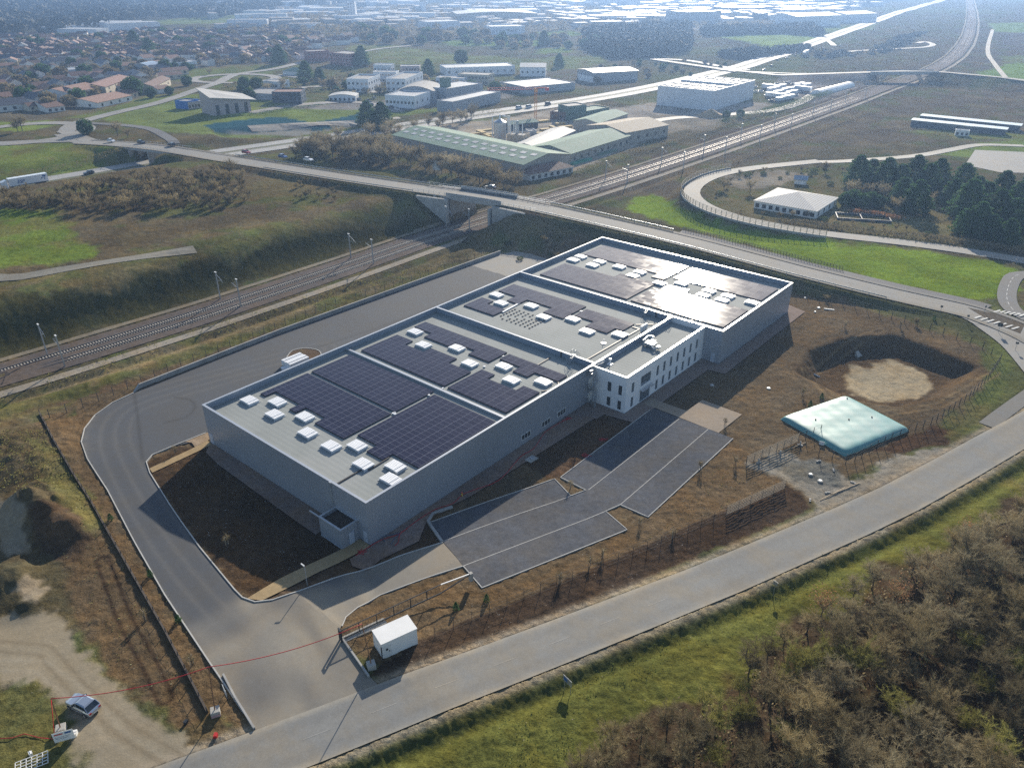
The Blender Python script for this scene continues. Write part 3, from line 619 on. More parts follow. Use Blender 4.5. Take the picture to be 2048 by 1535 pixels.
ribbon('centre_marking', subline(NROAD, arc_of(NROAD, G(610, 1500)), arc_of(NROAD, G(1330, 1200))), -.06, .06, 'asphalt_sheet', .098, (.295, .29, .27), .9, 1, n=1, dashes=(3, 7.6), pave=False)
ribbon('overpass_road', BROAD, -3.6, 3.6, 'asphalt_sheet', .05, (.24, .235, .22), .6, 3, zmode='P', n=6)
ribbon('overpass_verge', BROAD, 3.6, 5.1, 'asphalt_sheet', .16, (.17, .165, .155), .8, 3, zmode='P', n=2)
ribbon('overpass_verge', BROAD, -5.1, -3.6, 'asphalt_sheet', .10, (.20, .19, .165), .8, 3, zmode='P', n=2)
sC = arc_of(BROAD, G(1380, 480)); sE = arc_of(BROAD, G(1960, 628))
ribbon('cycle_path', subline(BROAD, sC, sE), 5.1, 8.0, 'asphalt_sheet', .11, (.125, .125, .13), .6, 3, zmode='P', n=2)
ribbon('lane_marking', subline(BROAD, arc_of(BROAD, G(1560, 528)), sE), -.07, .07, 'asphalt_sheet', .075, (.5, .5, .48), .6, 3, zmode='P', n=1, dashes=(3, 5), pave=False)
ribbon('slip_road', SLIP, -3.0, 3.0, 'asphalt_sheet', .06, (.30, .29, .265), .7, 2, zmode='P', n=4)
for nm, a, b in (('highway_lane', 1.6, 9.6), ('highway_lane', -9.6, -1.6)): ribbon(nm, HIGH, a, b, 'far_asphalt', .06, (.33, .33, .32), .5, 10, n=3)  # low-sun glare on the highway is painted into this paler lane colour
ribbon('median_strip', HIGH, -1.5, 1.5, 'asphalt_sheet', .05, (.10, .11, .06), 1, 10, n=1, pave=False)
for q in (9.2, 1.95, -1.95, -9.2): ribbon('edge_line', HIGH, q - .12, q + .12, 'asphalt_sheet', .10, (.5, .5, .5), .3, 10, n=1, pave=False)
ribbon('far_bridge_road', FARB, -3.5, 3.5, 'far_asphalt', .1, (.26, .25, .23), .5, 8, zmode='P', n=2)
def road(pts, w, col=(.25, .245, .23), z=0.0, nm='side_road', off=.09):
    P = smooth([at(a, b)[:2] for a, b in pts], 4); ribbon(nm, P, -w / 2, w / 2, 'far_asphalt', off, col, .6, 4, n=2)
# roundabout ring and its arms
rc = at(52, 266)
ring = [(rc.x + math.cos(a) * 27, rc.y + math.sin(a) * 27) for a in np.linspace(0, 2 * math.pi, 49)]
ribbon('roundabout', ring, -4, 4, 'asphalt_sheet', .08, (.27, .265, .25), .5, 4, n=3)
road([(132, 265), (150, 248), (230, 226), (330, 202), (430, 168), (470, 150), (560, 136), (640, 118)], 8, off=.10)
road([(128, 268), (160, 282), (200, 286)], 9, off=.11); road([(128, 262), (160, 275), (205, 287)], 7, off=.125)
road([(-60, 290), (60, 284), (150, 281)], 8, off=.12); road([(-120, 262), (-30, 256), (0, 254)], 8, off=.115)
rc2 = at(470, 158)
ribbon('roundabout', [(rc2.x + math.cos(a) * 30, rc2.y + math.sin(a) * 30) for a in np.linspace(0, 2 * math.pi, 41)], -4, 4, 'asphalt_sheet', .13, (.27, .26, .25), .5, 4, n=2)
road([(160, 246), (240, 250), (300, 258), (335, 275), (350, 288)], 5, (.13, .13, .13))
road([(500, 262), (620, 250), (740, 240), (800, 236)], 6, (.28, .26, .23))
road([(500, 226), (620, 208), (720, 205), (800, 224)], 7, (.22, .21, .20)); road([(690, 200), (730, 165), (740, 150)], 7)
road([(560, 150), (640, 160), (700, 170)], 7); road([(600, 176), (680, 172), (760, 186)], 7)
road([(640, 118), (700, 108), (760, 98), (820, 92)], 6)
road([(612, 98), (650, 92), (690, 83)], 7, (.42, .41, .38))
# farther roads
road([(1300, 118), (1380, 122), (1470, 138), (1500, 140)], 7); road([(1480, 143), (1600, 148), (1700, 146)], 6, (.30, .28, .25))
road([(1655, 108), (1720, 102), (1800, 98), (1850, 95), (1866, 90), (1850, 84), (1835, 87)], 6, (.32, .30, .27))
road([(1580, 66), (1640, 76), (1660, 85), (1668, 92)], 6, (.34, .32, .29))
road([(2048, 292), (1960, 290), (1900, 300), (1830, 312), (1700, 322), (1640, 324)], 5, (.27, .26, .23))
road([(1180, 275), (1320, 240), (1420, 232), (1540, 222), (1600, 205), (1640, 180)], 7, (.27, .26, .24))
road([(1985, 60), (1975, 100), (1990, 130), (2010, 155)], 4, (.30, .27, .22))
sheet('yard', PT([(1930, 330), (1950, 300), (2060, 305), (2200, 330), (2200, 350), (2000, 345)]), 'asphalt_sheet', .08, 8, (.27, .265, .25), .7)
# track on the upper field, path by the rails
road([(-150, 575), (0, 556), (120, 540), (240, 520), (340, 505), (390, 498)], 5, (.19, .18, .15), nm='farm_track')
ribbon('service_path', RAIL, -10.6, -8.0, 'gravel_sheet', .06, (.27, .245, .205), .9, 4, n=2)
ribbon('service_path', RAIL, 7.2, 9.0, 'gravel_sheet', .06, (.20, .18, .14), 1, 4, n=2)
# road junction at the right: side road, island, crossing marks
E2 = PT([(2060, 548), (2030, 552), (2016, 575), (2014, 600), (2028, 622), (2060, 640)])
ribbon('side_road', smooth(E2, 3), -2.2, 2.2, 'asphalt_sheet', .13, (.15, .15, .15), .6, 2, n=2)
ribbon('lane_marking', smooth(E2, 3), -.07, .07, 'asphalt_sheet', .145, (.6, .6, .58), .3, 2, n=1, dashes=(2, 3.5), pave=False)
ribbon('side_road', smooth(PT([(1900, 612), (1960, 636), (2010, 668), (2048, 700), (2100, 760)]), 3), -4, 4, 'asphalt_sheet', .10, (.26, .255, .24), .6, 2, n=3)
ribbon('side_road', smooth(PT([(2130, 738), (2062, 784), (2006, 824), (1972, 850)]), 3), -1.3, 1.6, 'asphalt_sheet', .05, (.155, .155, .15), .7, 2, n=2)
sheet('traffic_island', PT([(1935, 616), (1990, 628), (2050, 648), (2040, 668), (1985, 646)]), 'gravel_sheet', .20, 2, (.10, .085, .065), 1)
for k in range(7):
    p = G(1942 + 0, 640, .3); 
for (x0, y0, dx, dy, n_) in ((1962, 634, 12.5, 3.6, 7), (2000, 622, 10, 1.6, 6)):
    for k in range(n_):
        a = at(x0 + dx * k, y0 + dy * k); b = at(x0 + dx * k - 20, y0 + dy * k + 6); d = (b - a).normalized(); s = Vector((-d.y, d.x, 0)) * .25
        MB().add([tuple(a - s + Vector((0, 0, .30))), tuple(a + s + Vector((0, 0, .30))), tuple(a + s + d * 2.6 + Vector((0, 0, .30))), tuple(a - s + d * 2.6 + Vector((0, 0, .30)))], [(0, 1, 2, 3)]).build('crossing_stripe', 'road_paint', kind='structure')
# ---------------------------------------------------------------- the lot's paving
def dusty(x, y, c):
    u = (x - B0[0]) * UU[0] + (y - B0[1]) * UU[1]; v = (x - B0[0]) * VV[0] + (y - B0[1]) * VV[1]
    k = sstep(6, -6, v + (vnoise(x, y, 5, 91) - .5) * 10) * sstep(28, 20, u)
    k = (k * (.45 + .8 * vnoise(x * .8 + y * .6, (y * .8 - x * .6) * .35, 2.2, 92) * (.5 + .8 * vnoise(x, y, 5, 94)))).clip(0, 1)[:, None]
    c[:, :3] = c[:, :3] * (1 - k) + np.array((.275, .250, .205)) * k
    m = (np.exp(-((x - at(520, 1390).x) ** 2 + (y - at(520, 1390).y) ** 2) / 14) * .75)[:, None]; c[:, :3] = c[:, :3] * (1 - m) + np.array((.12, .118, .115)) * m
    # tyre streaks round the bend, the lighter seam and the concrete end bay
    s = vnoise(x * .4 + y * .3, y * .3 - x * .2, .5, 93); 
    b = ((v > 44) * (u > 98 + 0 * v)) [:, None] * 1.0; c[:, :3] = c[:, :3] * (1 - b) + np.array((.27, .262, .24)) * b
    arc, _, _ = seg_dist(x, y, SWEEP); q = (np.exp(-((arc - 1.2) / .35) ** 2) * .25 + np.exp(-((arc - 3.6) / .35) ** 2) * .2)[:, None]; c[:, :3] = c[:, :3] * (1 - q) + np.array((.19, .185, .175)) * q
    for pl in SKIDS:
        d, _, _ = seg_dist(x, y, pl); q = (np.exp(-(d / .28) ** 2) * .55)[:, None]; c[:, :3] = c[:, :3] * (1 - q) + np.array((.035, .035, .035)) * q
SWEEP = smooth(PT([(640, 700), (420, 760), (260, 810), (215, 870), (245, 960), (330, 1100), (440, 1230), (560, 1330)]), 3)
SKIDS = [smooth(PT(q), 3) for q in ([(350, 795), (380, 800), (390, 815), (370, 835), (330, 845)], [(268, 785), (275, 830), (285, 920)], [(620, 700), (800, 640), (960, 575)], [(660, 720), (840, 650), (1000, 585)])]
YARD = [(1002, 508), (560, 668), (268, 786), (225, 806), (190, 831), (169, 858), (163, 884), (175, 918), (215, 980), (265, 1076), (330, 1190), (420, 1326), (512, 1460), (470, 1500), (560, 1484), (700, 1430), (780, 1395), (737, 1350), (690, 1290), (680, 1258), (690, 1235), (715, 1215), (760, 1190), (840, 1160), (927, 1133), (886, 1085), (800, 1112), (690, 1150), (600, 1182), (545, 1200), (510, 1204), (485, 1195), (470, 1180), (400, 1095), (340, 1010), (300, 946), (292, 926), (305, 910), (345, 893)]
YW = PT(YARD) + [LW(4, 43.2), LW(123, 43.2), LW(131, 48)] + [tuple(at(1100, 520))[:2], tuple(at(1062, 508))[:2], tuple(at(1030, 503))[:2]]
sheet('yard', YW, 'asphalt_sheet', .07, .5, (.084, .090, .100), .55, dusty)
KER = []
def kerb(pts, h=.13, w_=.16, m='kerb_concrete', world=False, name='kerb', sm=0):
    P = pts if world else PT(pts)
    if sm: P = smooth(P, sm)
    P = np.array(P); d = np.r_[0, np.cumsum(np.hypot(*np.diff(P, axis=0).T))]; s = np.unique(np.r_[d, np.arange(0, d[-1], 2)]); X = np.interp(s, d, P[:, 0]); Y = np.interp(s, d, P[:, 1]); Z = T(X, Y)
    b = MB(); n0 = 0
    for i in range(len(s)):
        j0, j1 = max(i - 1, 0), min(i + 1, len(s) - 1); tx, ty = X[j1] - X[j0], Y[j1] - Y[j0]; l = math.hypot(tx, ty) + 1e-9; nx, ny = -ty / l * w_ / 2, tx / l * w_ / 2
        b.v += [(X[i] + nx, Y[i] + ny, Z[i] - .1), (X[i] + nx, Y[i] + ny, Z[i] + .07 + h), (X[i] - nx, Y[i] - ny, Z[i] + .07 + h), (X[i] - nx, Y[i] - ny, Z[i] - .1)]
    for i in range(len(s) - 1):
        for k in range(3): a = i * 4 + k; b.f.append((a, a + 4, a + 5, a + 1)); b.mi.append(0)
    e = (len(s) - 1) * 4; b.f += [(0, 1, 2, 3), (e + 3, e + 2, e + 1, e)]; b.mi += [0, 0]
    return b.build(name, m, kind='structure')
kerb([(268, 786), (225, 806), (190, 831), (169, 858), (163, 884), (175, 918), (215, 980), (265, 1076), (330, 1190), (420, 1326), (508, 1455)], sm=0)
kerb([(412, 866), (345, 893), (305, 910), (293, 924), (300, 946), (340, 1010), (400, 1095), (470, 1180), (485, 1195), (510, 1204), (545, 1200), (600, 1182), (690, 1150), (800, 1112), (886, 1085)], .12)
kerb([(926, 1132), (840, 1160), (760, 1190), (715, 1215), (692, 1234), (684, 1252)], .05, .13)
# gravel car park
CP = [(860, 1045), (1109, 958), (1141.5, 992), (1171.5, 980.5), (1121, 955), (1306, 816), (1466, 877), (1296, 1034), (1240.5, 1009.5), (1211, 1022.5), (1254, 1059), (964, 1175.5), (926.4, 1132), (885.5, 1083)]
sheet('car_park', PT(CP), 'gravel_sheet', .09, 1.2, (.104, .110, .124), .8, lambda x, y, c: None)
for seg in ([(885.5, 1083), (1141.5, 992)], [(1177, 980), (1358, 838)], [(926.4, 1132), (1211, 1022.5), (1240.5, 1009.5), (1417, 858)]): kerb(seg, .035, .10)
kerb([(860, 1045), (1109, 958), (1141.5, 992), (1171.5, 980.5), (1121, 955), (1300, 820)], .10, .12); kerb([(1466, 877), (1296, 1034), (1240.5, 1009.5), (1211, 1022.5), (1254, 1059), (964, 1175.5), (926.4, 1132)], .07, .12)
# footpaths, pads, gravel aprons
def slab(name, W, col, off=.10, m='gravel_sheet', gr=.5, res=2.5): return sheet(name, W, m, off, res, col, gr)
slab('footpath', PT([(299, 937), (305, 945.5), (398, 902), (424, 889), (414, 880), (385, 897)]), (.36, .27, .155))
slab('footpath', PT([(494, 1197), (560, 1157), (620, 1128), (684, 1098)]) + [LW(-3.0, 2.3), LW(-.1, 2.3), LW(-.1, -.2)] + PT([(712, 1108), (640, 1143), (580, 1174), (524, 1201)]), (.36, .27, .155))
APR = (.225, .175, .150)
slab('gravel_apron', [LW(-.02, 43.4), LW(-.02, 8.1), LW(-3.3, 8.1)] + PT([(632, 1070), (578, 1032), (520, 990), (435, 928), (412, 905)]), APR, .08, gr=1)
slab('gravel_apron', PT([(346, 893), (413, 866)]) + [LW(3, 44.2), LW(.2, 44.2)] + PT([(418, 880), (390, 894), (384, 886), (370, 884)]), (.33, .25, .17), .12, gr=1)
slab('gravel_apron', [LW(-.2, -.3), LW(0, -.05), LW(51, -.05), LW(51, -4.6), LW(30, -3.8), LW(18, -3.2)] + PT([(905, 1010), (865, 1028), (850, 1050), (838, 1082), (760, 1120), (735, 1142), (704, 1132), (700, 1118)]), APR, .085, gr=1)
slab('paved_walk', [LW(51, -.05), LW(56, -.05), LW(56.1, -8.0), LW(86.7, -8.0), LW(86.7, -12.1), LW(123.7, -12.1), LW(123.7, -6), LW(127.5, -6), LW(128.6, -9), LW(126.5, -15.2), LW(83.5, -15.2), LW(82.8, -11.6), LW(62.5, -11.2), LW(54.4, -11.0), LW(53.4, -5.2), LW(51, -5)], (.24, .19, .165), .095, gr=.5)
slab('concrete_pad', PT([(1286, 808), (1300, 796), (1373, 822), (1405, 800), (1484, 829), (1437, 866), (1312, 817)]), (.33, .275, .215), .105, gr=.4)
slab('tree_pit', smooth([tuple(at(a, b))[:2] for a, b in ((574, 715), (585, 702), (612, 697), (638, 702), (640, 716), (610, 735), (580, 730))], 3, True), (.13, .088, .055), .10, gr=1)
kerb([(574, 715), (585, 702), (612, 697), (638, 702), (640, 716), (610, 735), (580, 730), (574, 715)], .12, .16, sm=3)
make_ground()
# ================================================================ WAREHOUSE (local frame: x along the long side, y across, metres)
H = 7.7; RZF = 6.55; W_ = .32
wh = thing('warehouse', 'long grey metal-clad warehouse with solar panels and skylights on its flat roof', 'warehouse', (B0[0], B0[1], 0), BA)
OUT = [(0, 0), (86.8, 0), (86.8, -12), (123.6, -12), (123.6, 43.5), (0, 43.5)]
def wallseg(a, b, n):   # outer skin as a thick panel, n = inward normal
    m = MB(); ax, ay = a; bx, by = b
    m.prism([(ax, ay), (bx, by), (bx + n[0] * W_, by + n[1] * W_), (ax + n[0] * W_, ay + n[1] * W_)], -.3, H - .06)
    return m.build('wall', ['cladding_grey'], wh)
wallseg((0, 0), (86.8, 0), (0, 1)); wallseg((86.8, -12), (123.6, -12), (0, 1)); wallseg((123.6, -12 + W_), (123.6, 43.5 - W_), (-1, 0))
wallseg((123.6, 43.5), (0, 43.5), (0, -1)); wallseg((0, 43.5 - W_), (0, W_), (1, 0)); wallseg((86.8, 0), (86.8, -12 + W_), (1, 0))
MB().box(W_, W_, RZF - .3, 31.4, 43.5 - W_, RZF).box(31.9, W_, RZF - .3, 57.2, 43.5 - W_, RZF).box(57.6, W_, RZF - .3, 86.6, 43.5 - W_, RZF).box(87.0, -12 + W_, RZF - .3, 123.6 - W_, 43.5 - W_, RZF).build('roof', 'roof_membrane', wh)
# inner face of the parapet (lighter flashing), 3 mm proud, and the coping on top
pi = MB()
def inner(x0, y0, x1, y1, n):
    e = .012; pi.prism([(x0, y0), (x1, y1), (x1 + n[0] * e, y1 + n[1] * e), (x0 + n[0] * e, y0 + n[1] * e)], RZF + .22, H - .07)
inner(W_, 43.5 - W_, 123.6 - W_, 43.5 - W_, (0, -1)); inner(W_, W_, W_, 43.5 - W_, (1, 0)); inner(123.6 - W_, -12 + W_, 123.6 - W_, 43.5 - W_, (-1, 0)); inner(W_, W_, 86.6, W_, (0, 1)); inner(87, -12 + W_, 123.2, -12 + W_, (0, 1))
pi.build('parapet_lining', 'inner_cladding', wh)
cp = MB(); cw = .42
def cope(x0, y0, x1, y1): cp.box(x0, y0, H - .055, x1, y1, H + .03)
cope(-.05, -.05, 86.75, -.05 + cw); cope(86.75, -12.05, 123.65, -12.05 + cw); cope(-.05, 43.55 - cw, 123.65, 43.55); cope(-.05, -.05 + cw, -.05 + cw, 43.55 - cw); cope(123.65 - cw, -12.05 + cw, 123.65, 43.55 - cw); cope(86.75, -12.05 + cw, 86.75 + cw, 43.55 - cw)
cp.build('parapet_coping', 'coping', wh)
for x, top in ((57.2, H), (86.6, H)):
    if x < 80:
        MB().box(x, W_, RZF - .2, x + .4, 43.5 - W_, top - .06).build('dividing_wall', 'inner_cladding', wh); MB().box(x - .04, W_ + .05, top - .055, x + .44, 43.5 - W_ - .05, top + .028).build('parapet_coping', 'coping', wh)
    else: MB().box(86.6, W_, RZF - .2, 87.05, 43.5 - W_, top - .06).build('dividing_wall', 'inner_cladding', wh)
MB().box(31.4, W_, RZF - .2, 31.9, 43.5 - W_, 7.0).build('expansion_kerb', 'coping', wh)
# gravel-dark drain strips at the foot of the parapets
SKY = [(7, 39.9), (9.9, 35.6), (7, 32.3), (9.9, 27.6), (7, 23), (7, 16.8), (9.8, 13.7), (7, 8.9), (9.8, 4.6), (7, 2.6),
       (46.4, 38.6), (43, 32.6), (46.4, 26.4), (43, 19.7), (46.3, 13.8), (43, 9.1), (46.3, 4.1), (73.2, 39.1), (70.1, 35), (73.3, 28.7), (70.1, 22.6), (73.3, 17), (70.1, 10.9), (73.2, 4.7),
       (108.1, 39.8), (104.7, 39.8), (108.1, 33.7), (104.7, 33.6), (108.1, 27.6), (108.1, 21.5), (104.7, 21.4), (104.6, 13.6), (107.8, 9.5), (107.7, 2), (104.4, 1.8), (107.7, -2.9), (104.4, -3), (107.6, -9)]
for i, (u, v) in enumerate(SKY):
    s = MB().prism([(u - 1.0, v - 1.45), (u + 1.0, v - 1.45), (u + 1.0, v + 1.45), (u - 1.0, v + 1.45)], RZF, RZF + .34).box(u - 1.25, v - 1.55, RZF + .01, u + 1.25, v - 1.46, RZF + .1).box(u - 1.25, v + 1.46, RZF + .01, u + 1.25, v + 1.55, RZF + .1).build('skylight', 'skylight_base', wh)
    l = MB()
    for k in range(4): a = v - 1.5 + k * .75; l.prism([(u - 1.08, a + .01), (u + 1.08, a + .01), (u + 1.08, a + .74), (u - 1.08, a + .74)], RZF + .343, [RZF + .44 + .06 * (k in (1, 2)), ] * 4)
    l.build('skylight_lid', 'skylight_white', s)
# solar arrays
def panel_mat():
    m, t, b = new_mat('solar_cells'); N = t.nodes.new; Lk = t.links.new
    tc = N('ShaderNodeTexCoord'); sx = N('ShaderNodeSeparateXYZ'); Lk(tc.outputs['Object'], sx.inputs[0])
    def mth(op, a, b_=None):
        q = N('ShaderNodeMath'); q.operation = op
        for i, s in enumerate((a, b_)):
            if s is None: continue
            if isinstance(s, (int, float)): q.inputs[i].default_value = s
            else: Lk(s, q.inputs[i])
        return q.outputs[0]
    def line(v, pitch, w): f = mth('FRACT', mth('DIVIDE', v, pitch)); return mth('LESS_THAN', mth('ABSOLUTE', mth('SUBTRACT', f, .5)), w)
    def gap(v, pitch, w): f = mth('FRACT', mth('DIVIDE', v, pitch)); return mth('GREATER_THAN', mth('ABSOLUTE', mth('SUBTRACT', f, .5)), .5 - w)
    X, Y = sx.outputs[0], sx.outputs[1]
    g1 = mth('MAXIMUM', gap(X, 1.06, .022), gap(Y, 1.72, .022))
    n = N('ShaderNodeTexNoise'); n.inputs['Scale'].default_value = .7; n.inputs['Detail'].default_value = 3; Lk(tc.outputs['Object'], n.inputs['Vector'])
    wn = N('ShaderNodeTexWhiteNoise'); cv = N('ShaderNodeCombineXYZ'); Lk(mth('FLOOR', mth('DIVIDE', X, 1.06)), cv.inputs[0]); Lk(mth('FLOOR', mth('DIVIDE', Y, 1.72)), cv.inputs[1]); Lk(cv.outputs[0], wn.inputs['Vector'])
    mx = N('ShaderNodeMix'); mx.data_type = 'RGBA'; Lk(mth('MULTIPLY', g1, .45), mx.inputs[0])
    vs = N('ShaderNodeVectorMath'); vs.operation = 'SCALE'; vs.inputs[0].default_value = (.021, .021, .046); Lk(mth('ADD', mth('MULTIPLY', wn.outputs['Value'], .12), .92), vs.inputs['Scale'])
    Lk(vs.outputs[0], mx.inputs[6]); mx.inputs[7].default_value = (.30, .31, .38, 1); Lk(mx.outputs[2], b.inputs['Base Color'])
    mr = N('ShaderNodeMapRange'); mr.inputs['From Min'].default_value = 0; mr.inputs['From Max'].default_value = 1; mr.inputs['To Min'].default_value = .07; mr.inputs['To Max'].default_value = .11; Lk(wn.outputs['Value'], mr.inputs['Value'])
    Lk(mr.outputs[0], b.inputs['Roughness']); b.inputs['Specular IOR Level'].default_value = .22
    # each panel sits a touch differently
    cb = N('ShaderNodeVectorMath'); cb.operation = 'SUBTRACT'; Lk(wn.outputs['Color'], cb.inputs[0]); cb.inputs[1].default_value = (.5, .5, .5)
    sc = N('ShaderNodeVectorMath'); sc.operation = 'SCALE'; Lk(cb.outputs[0], sc.inputs[0]); sc.inputs['Scale'].default_value = .016
    ge = N('ShaderNodeNewGeometry'); ad = N('ShaderNodeVectorMath'); Lk(ge.outputs['Normal'], ad.inputs[0]); Lk(sc.outputs[0], ad.inputs[1]); nn = N('ShaderNodeVectorMath'); nn.operation = 'NORMALIZE'; Lk(ad.outputs[0], nn.inputs[0]); Lk(nn.outputs[0], b.inputs['Normal'])
panel_mat()
ARR = [
 [(9.8, 39.2), (9.8, 40.7), (20.2, 40.7), (20.2, 17.2), (9.8, 17.2), (9.8, 24.8), (12, 24.8), (12, 30.2), (9.8, 30.2), (9.8, 32), (12, 32), (12, 39.2)],
 [(21.1, 40.7), (30.6, 40.7), (30.6, 17.2), (21.1, 17.2)],
 [(12, 16.3), (12, 11.4), (9.8, 11.4), (9.8, 7.6), (11.9, 7.6), (11.9, 1.6), (29.9, 1.6), (29.9, 16.3)],
 [(33.3, 40.6), (43, 40.6), (43, 35.8), (40.8, 35.8), (40.8, 30.4), (43, 30.4), (43, 23.2), (40.6, 23.2), (40.6, 17.2), (33.3, 17.2)],
 [(51.5, 40.8), (51.5, 17.4), (46, 17.4), (46, 22.9), (48, 22.9), (48, 28.4), (46, 28.4), (46, 35.5), (48.2, 35.5), (48.2, 40.8)],
 [(48.3, 16.6), (51.2, 16.6), (51.2, 2.2), (48.3, 2.2), (48.3, 7.7), (46, 7.7), (46, 11.3), (48.3, 11.3)],
 [(33.3, 16.3), (42.7, 16.3), (42.7, 13), (40.6, 13), (40.6, 6), (42.8, 6), (42.8, 2.2), (33.3, 2.2)],
 [(63.7, 40.8), (69.9, 40.8), (69.9, 37.3), (67.8, 37.3), (67.8, 31.8), (63.7, 31.8)],
 [(75.6, 40.6), (81.2, 40.6), (81.2, 19), (72.3, 19), (72.3, 24.5), (75.6, 24.5), (75.6, 31.8), (72.3, 31.8), (72.3, 35.2), (75.6, 35.2)],
 [(75.3, 18), (80, 18), (80, 5.4), (75.3, 5.4), (75.3, 7.3), (72.1, 7.3), (72.1, 12.8), (75.3, 12.8)],
 [(90.8, 40), (101.2, 40), (101.2, 24.7), (104.2, 24.7), (104.2, 14.3), (90.8, 14.3)],
 [(110.3, 40.6), (120, 40.6), (120, 14.2), (107.3, 14.2), (107.3, 17.6), (110.3, 17.6)],
 [(110.2, 13), (119.8, 13), (119.8, -10), (110.2, -10)],
 [(90.8, 13.2), (101, 13.2), (101, 11.6), (105.4, 11.6), (105.4, 6), (102.8, 6), (102.8, -10.2), (90.8, -10.2)]]
for a in ARR:
    b = MB(); b.prism(a, RZF + .01, RZF + .247, 0); n = len(a)
    b.mi[-n - 1] = 1; f = b.f
    s = MB()
    o = b.build('solar_array', ['panel_black', 'solar_cells'], wh)
# bare mounting pads left without panels
pads = MB()
for i in range(7):
    for j in range(8):
        if (i + j) % 11 == 7: continue
        u = 63.9 + i * .98; v = 21.6 + j * 1.28
        if not pads.v: p0_ = pads.box(-.16, -.16, .005, .16, .16, .16).build('mounting_pad', 'post_dark', wh); p0_.location = (u, v, RZF)
        else: c_ = p0_.copy(); COL.objects.link(c_); c_.parent = wh; c_.location = (u, v, RZF)
# cable trunking
tr = MB(); Z0 = RZF + .11
for pl in ([(11, 7.4), (6.8, 7.2), (6.4, 8.2), (.5, 8.1)], [(43.5, 2.3), (44.5, 1.6)], [(55.4, 9.5), (51.3, 9.4)], [(78.5, 5.0), (78.5, 3.2), (58.5, 3.4)], [(80, 5), (82.5, 2.2)], [(20.6, 17), (20.6, 16.4)], [(88, -3), (90.7, -3)], [(48.2, 2.0), (46.8, .9), (40, .9)]):
    for p, q in zip(pl[:-1], pl[1:]): tr.bar((*p, Z0), (*q, Z0), .24, .12)
tr.build('cable_tray', 'panel_black', wh)
wb = MB()
for (x, y, dx, dy) in ((20.65, 17.3, 0, -1.2), (20.9, 16.9, .0, -.0), (32.6, 16.7, -.0, 0), (49.8, 17.1, 0, -.6), (78.3, 18.6, 0, -.8), (66.5, 31.5, 6.5, .2), (29, 16.8, .3, 0), (43.9, 16.7, .3, 0)):
    MB().bar((x, y, Z0 + .05), (x + dx + .01, y + dy + .3, Z0 + .05), .4, .14).build('cable_cover', 'skylight_white', wh)
# roof ladders over the parapets
def ladder(x, y, d):    # d: +1 leans to +x
    l = MB()
    for s in (-.35, .35):
        l.bar((x - d * 1.6, y + s, RZF + .05), (x, y + s, H + .25), .07); l.bar((x, y + s, H + .25), (x + d * .5, y + s, H + .25), .07); l.bar((x + d * .5, y + s, H + .25), (x + d * 1.9, y + s, RZF + .05), .07)
        l.bar((x - d * 1.6, y + s, RZF + 1.0), (x, y + s, H + 1.25), .05); l.bar((x, y + s, H + 1.25), (x + d * .5, y + s, H + 1.25), .05); l.bar((x + d * .5, y + s, H + 1.25), (x + d * 1.9, y + s, RZF + 1.0), .05)
        for t in (0, .5, 1): l.bar((x - d * 1.6 * (1 - t), y + s, RZF + .05 + (H + .2 - RZF) * t), (x - d * 1.6 * (1 - t), y + s, RZF + 1.0 + (H + .25 - RZF) * t), .05)
        for t in (0, .5, 1): l.bar((x + d * .5 + d * 1.4 * t, y + s, H + .25 - (H + .2 - RZF) * t), (x + d * .5 + d * 1.4 * t, y + s, H + 1.25 - (H + .25 - RZF) * t), .05)
    for t in np.linspace(.05, .95, 7): l.bar((x - d * 1.6 * (1 - t), y - .35, RZF + .05 + (H + .2 - RZF) * t), (x - d * 1.6 * (1 - t), y + .35, RZF + .05 + (H + .2 - RZF) * t), .16, .04)
    for t in np.linspace(.05, .95, 7): l.bar((x + d * .5 + d * 1.4 * t, y - .35, H + .25 - (H + .2 - RZF) * t), (x + d * .5 + d * 1.4 * t, y + .35, H + .25 - (H + .2 - RZF) * t), .16, .04)
    l.build('roof_ladder', 'galv', wh)
ladder(57.1, 5.2, 1); ladder(86.5, 6.2, 1); ladder(86.5, .7, 1)
dp = MB()
dp.box(-.16, 7.85, 3.6, -.02, 8.05, H - .1).box(-.22, 7.75, H - .5, -.02, 8.15, H + .06)
dp.build('downpipe', 'galv', wh); MB().box(56.95, 8.0, RZF, 57.19, 8.2, H + .1).build('downpipe', 'steel_dark', wh); MB().box(86.35, 3.8, RZF, 86.59, 4.0, H + .1).build('downpipe', 'steel_dark', wh)
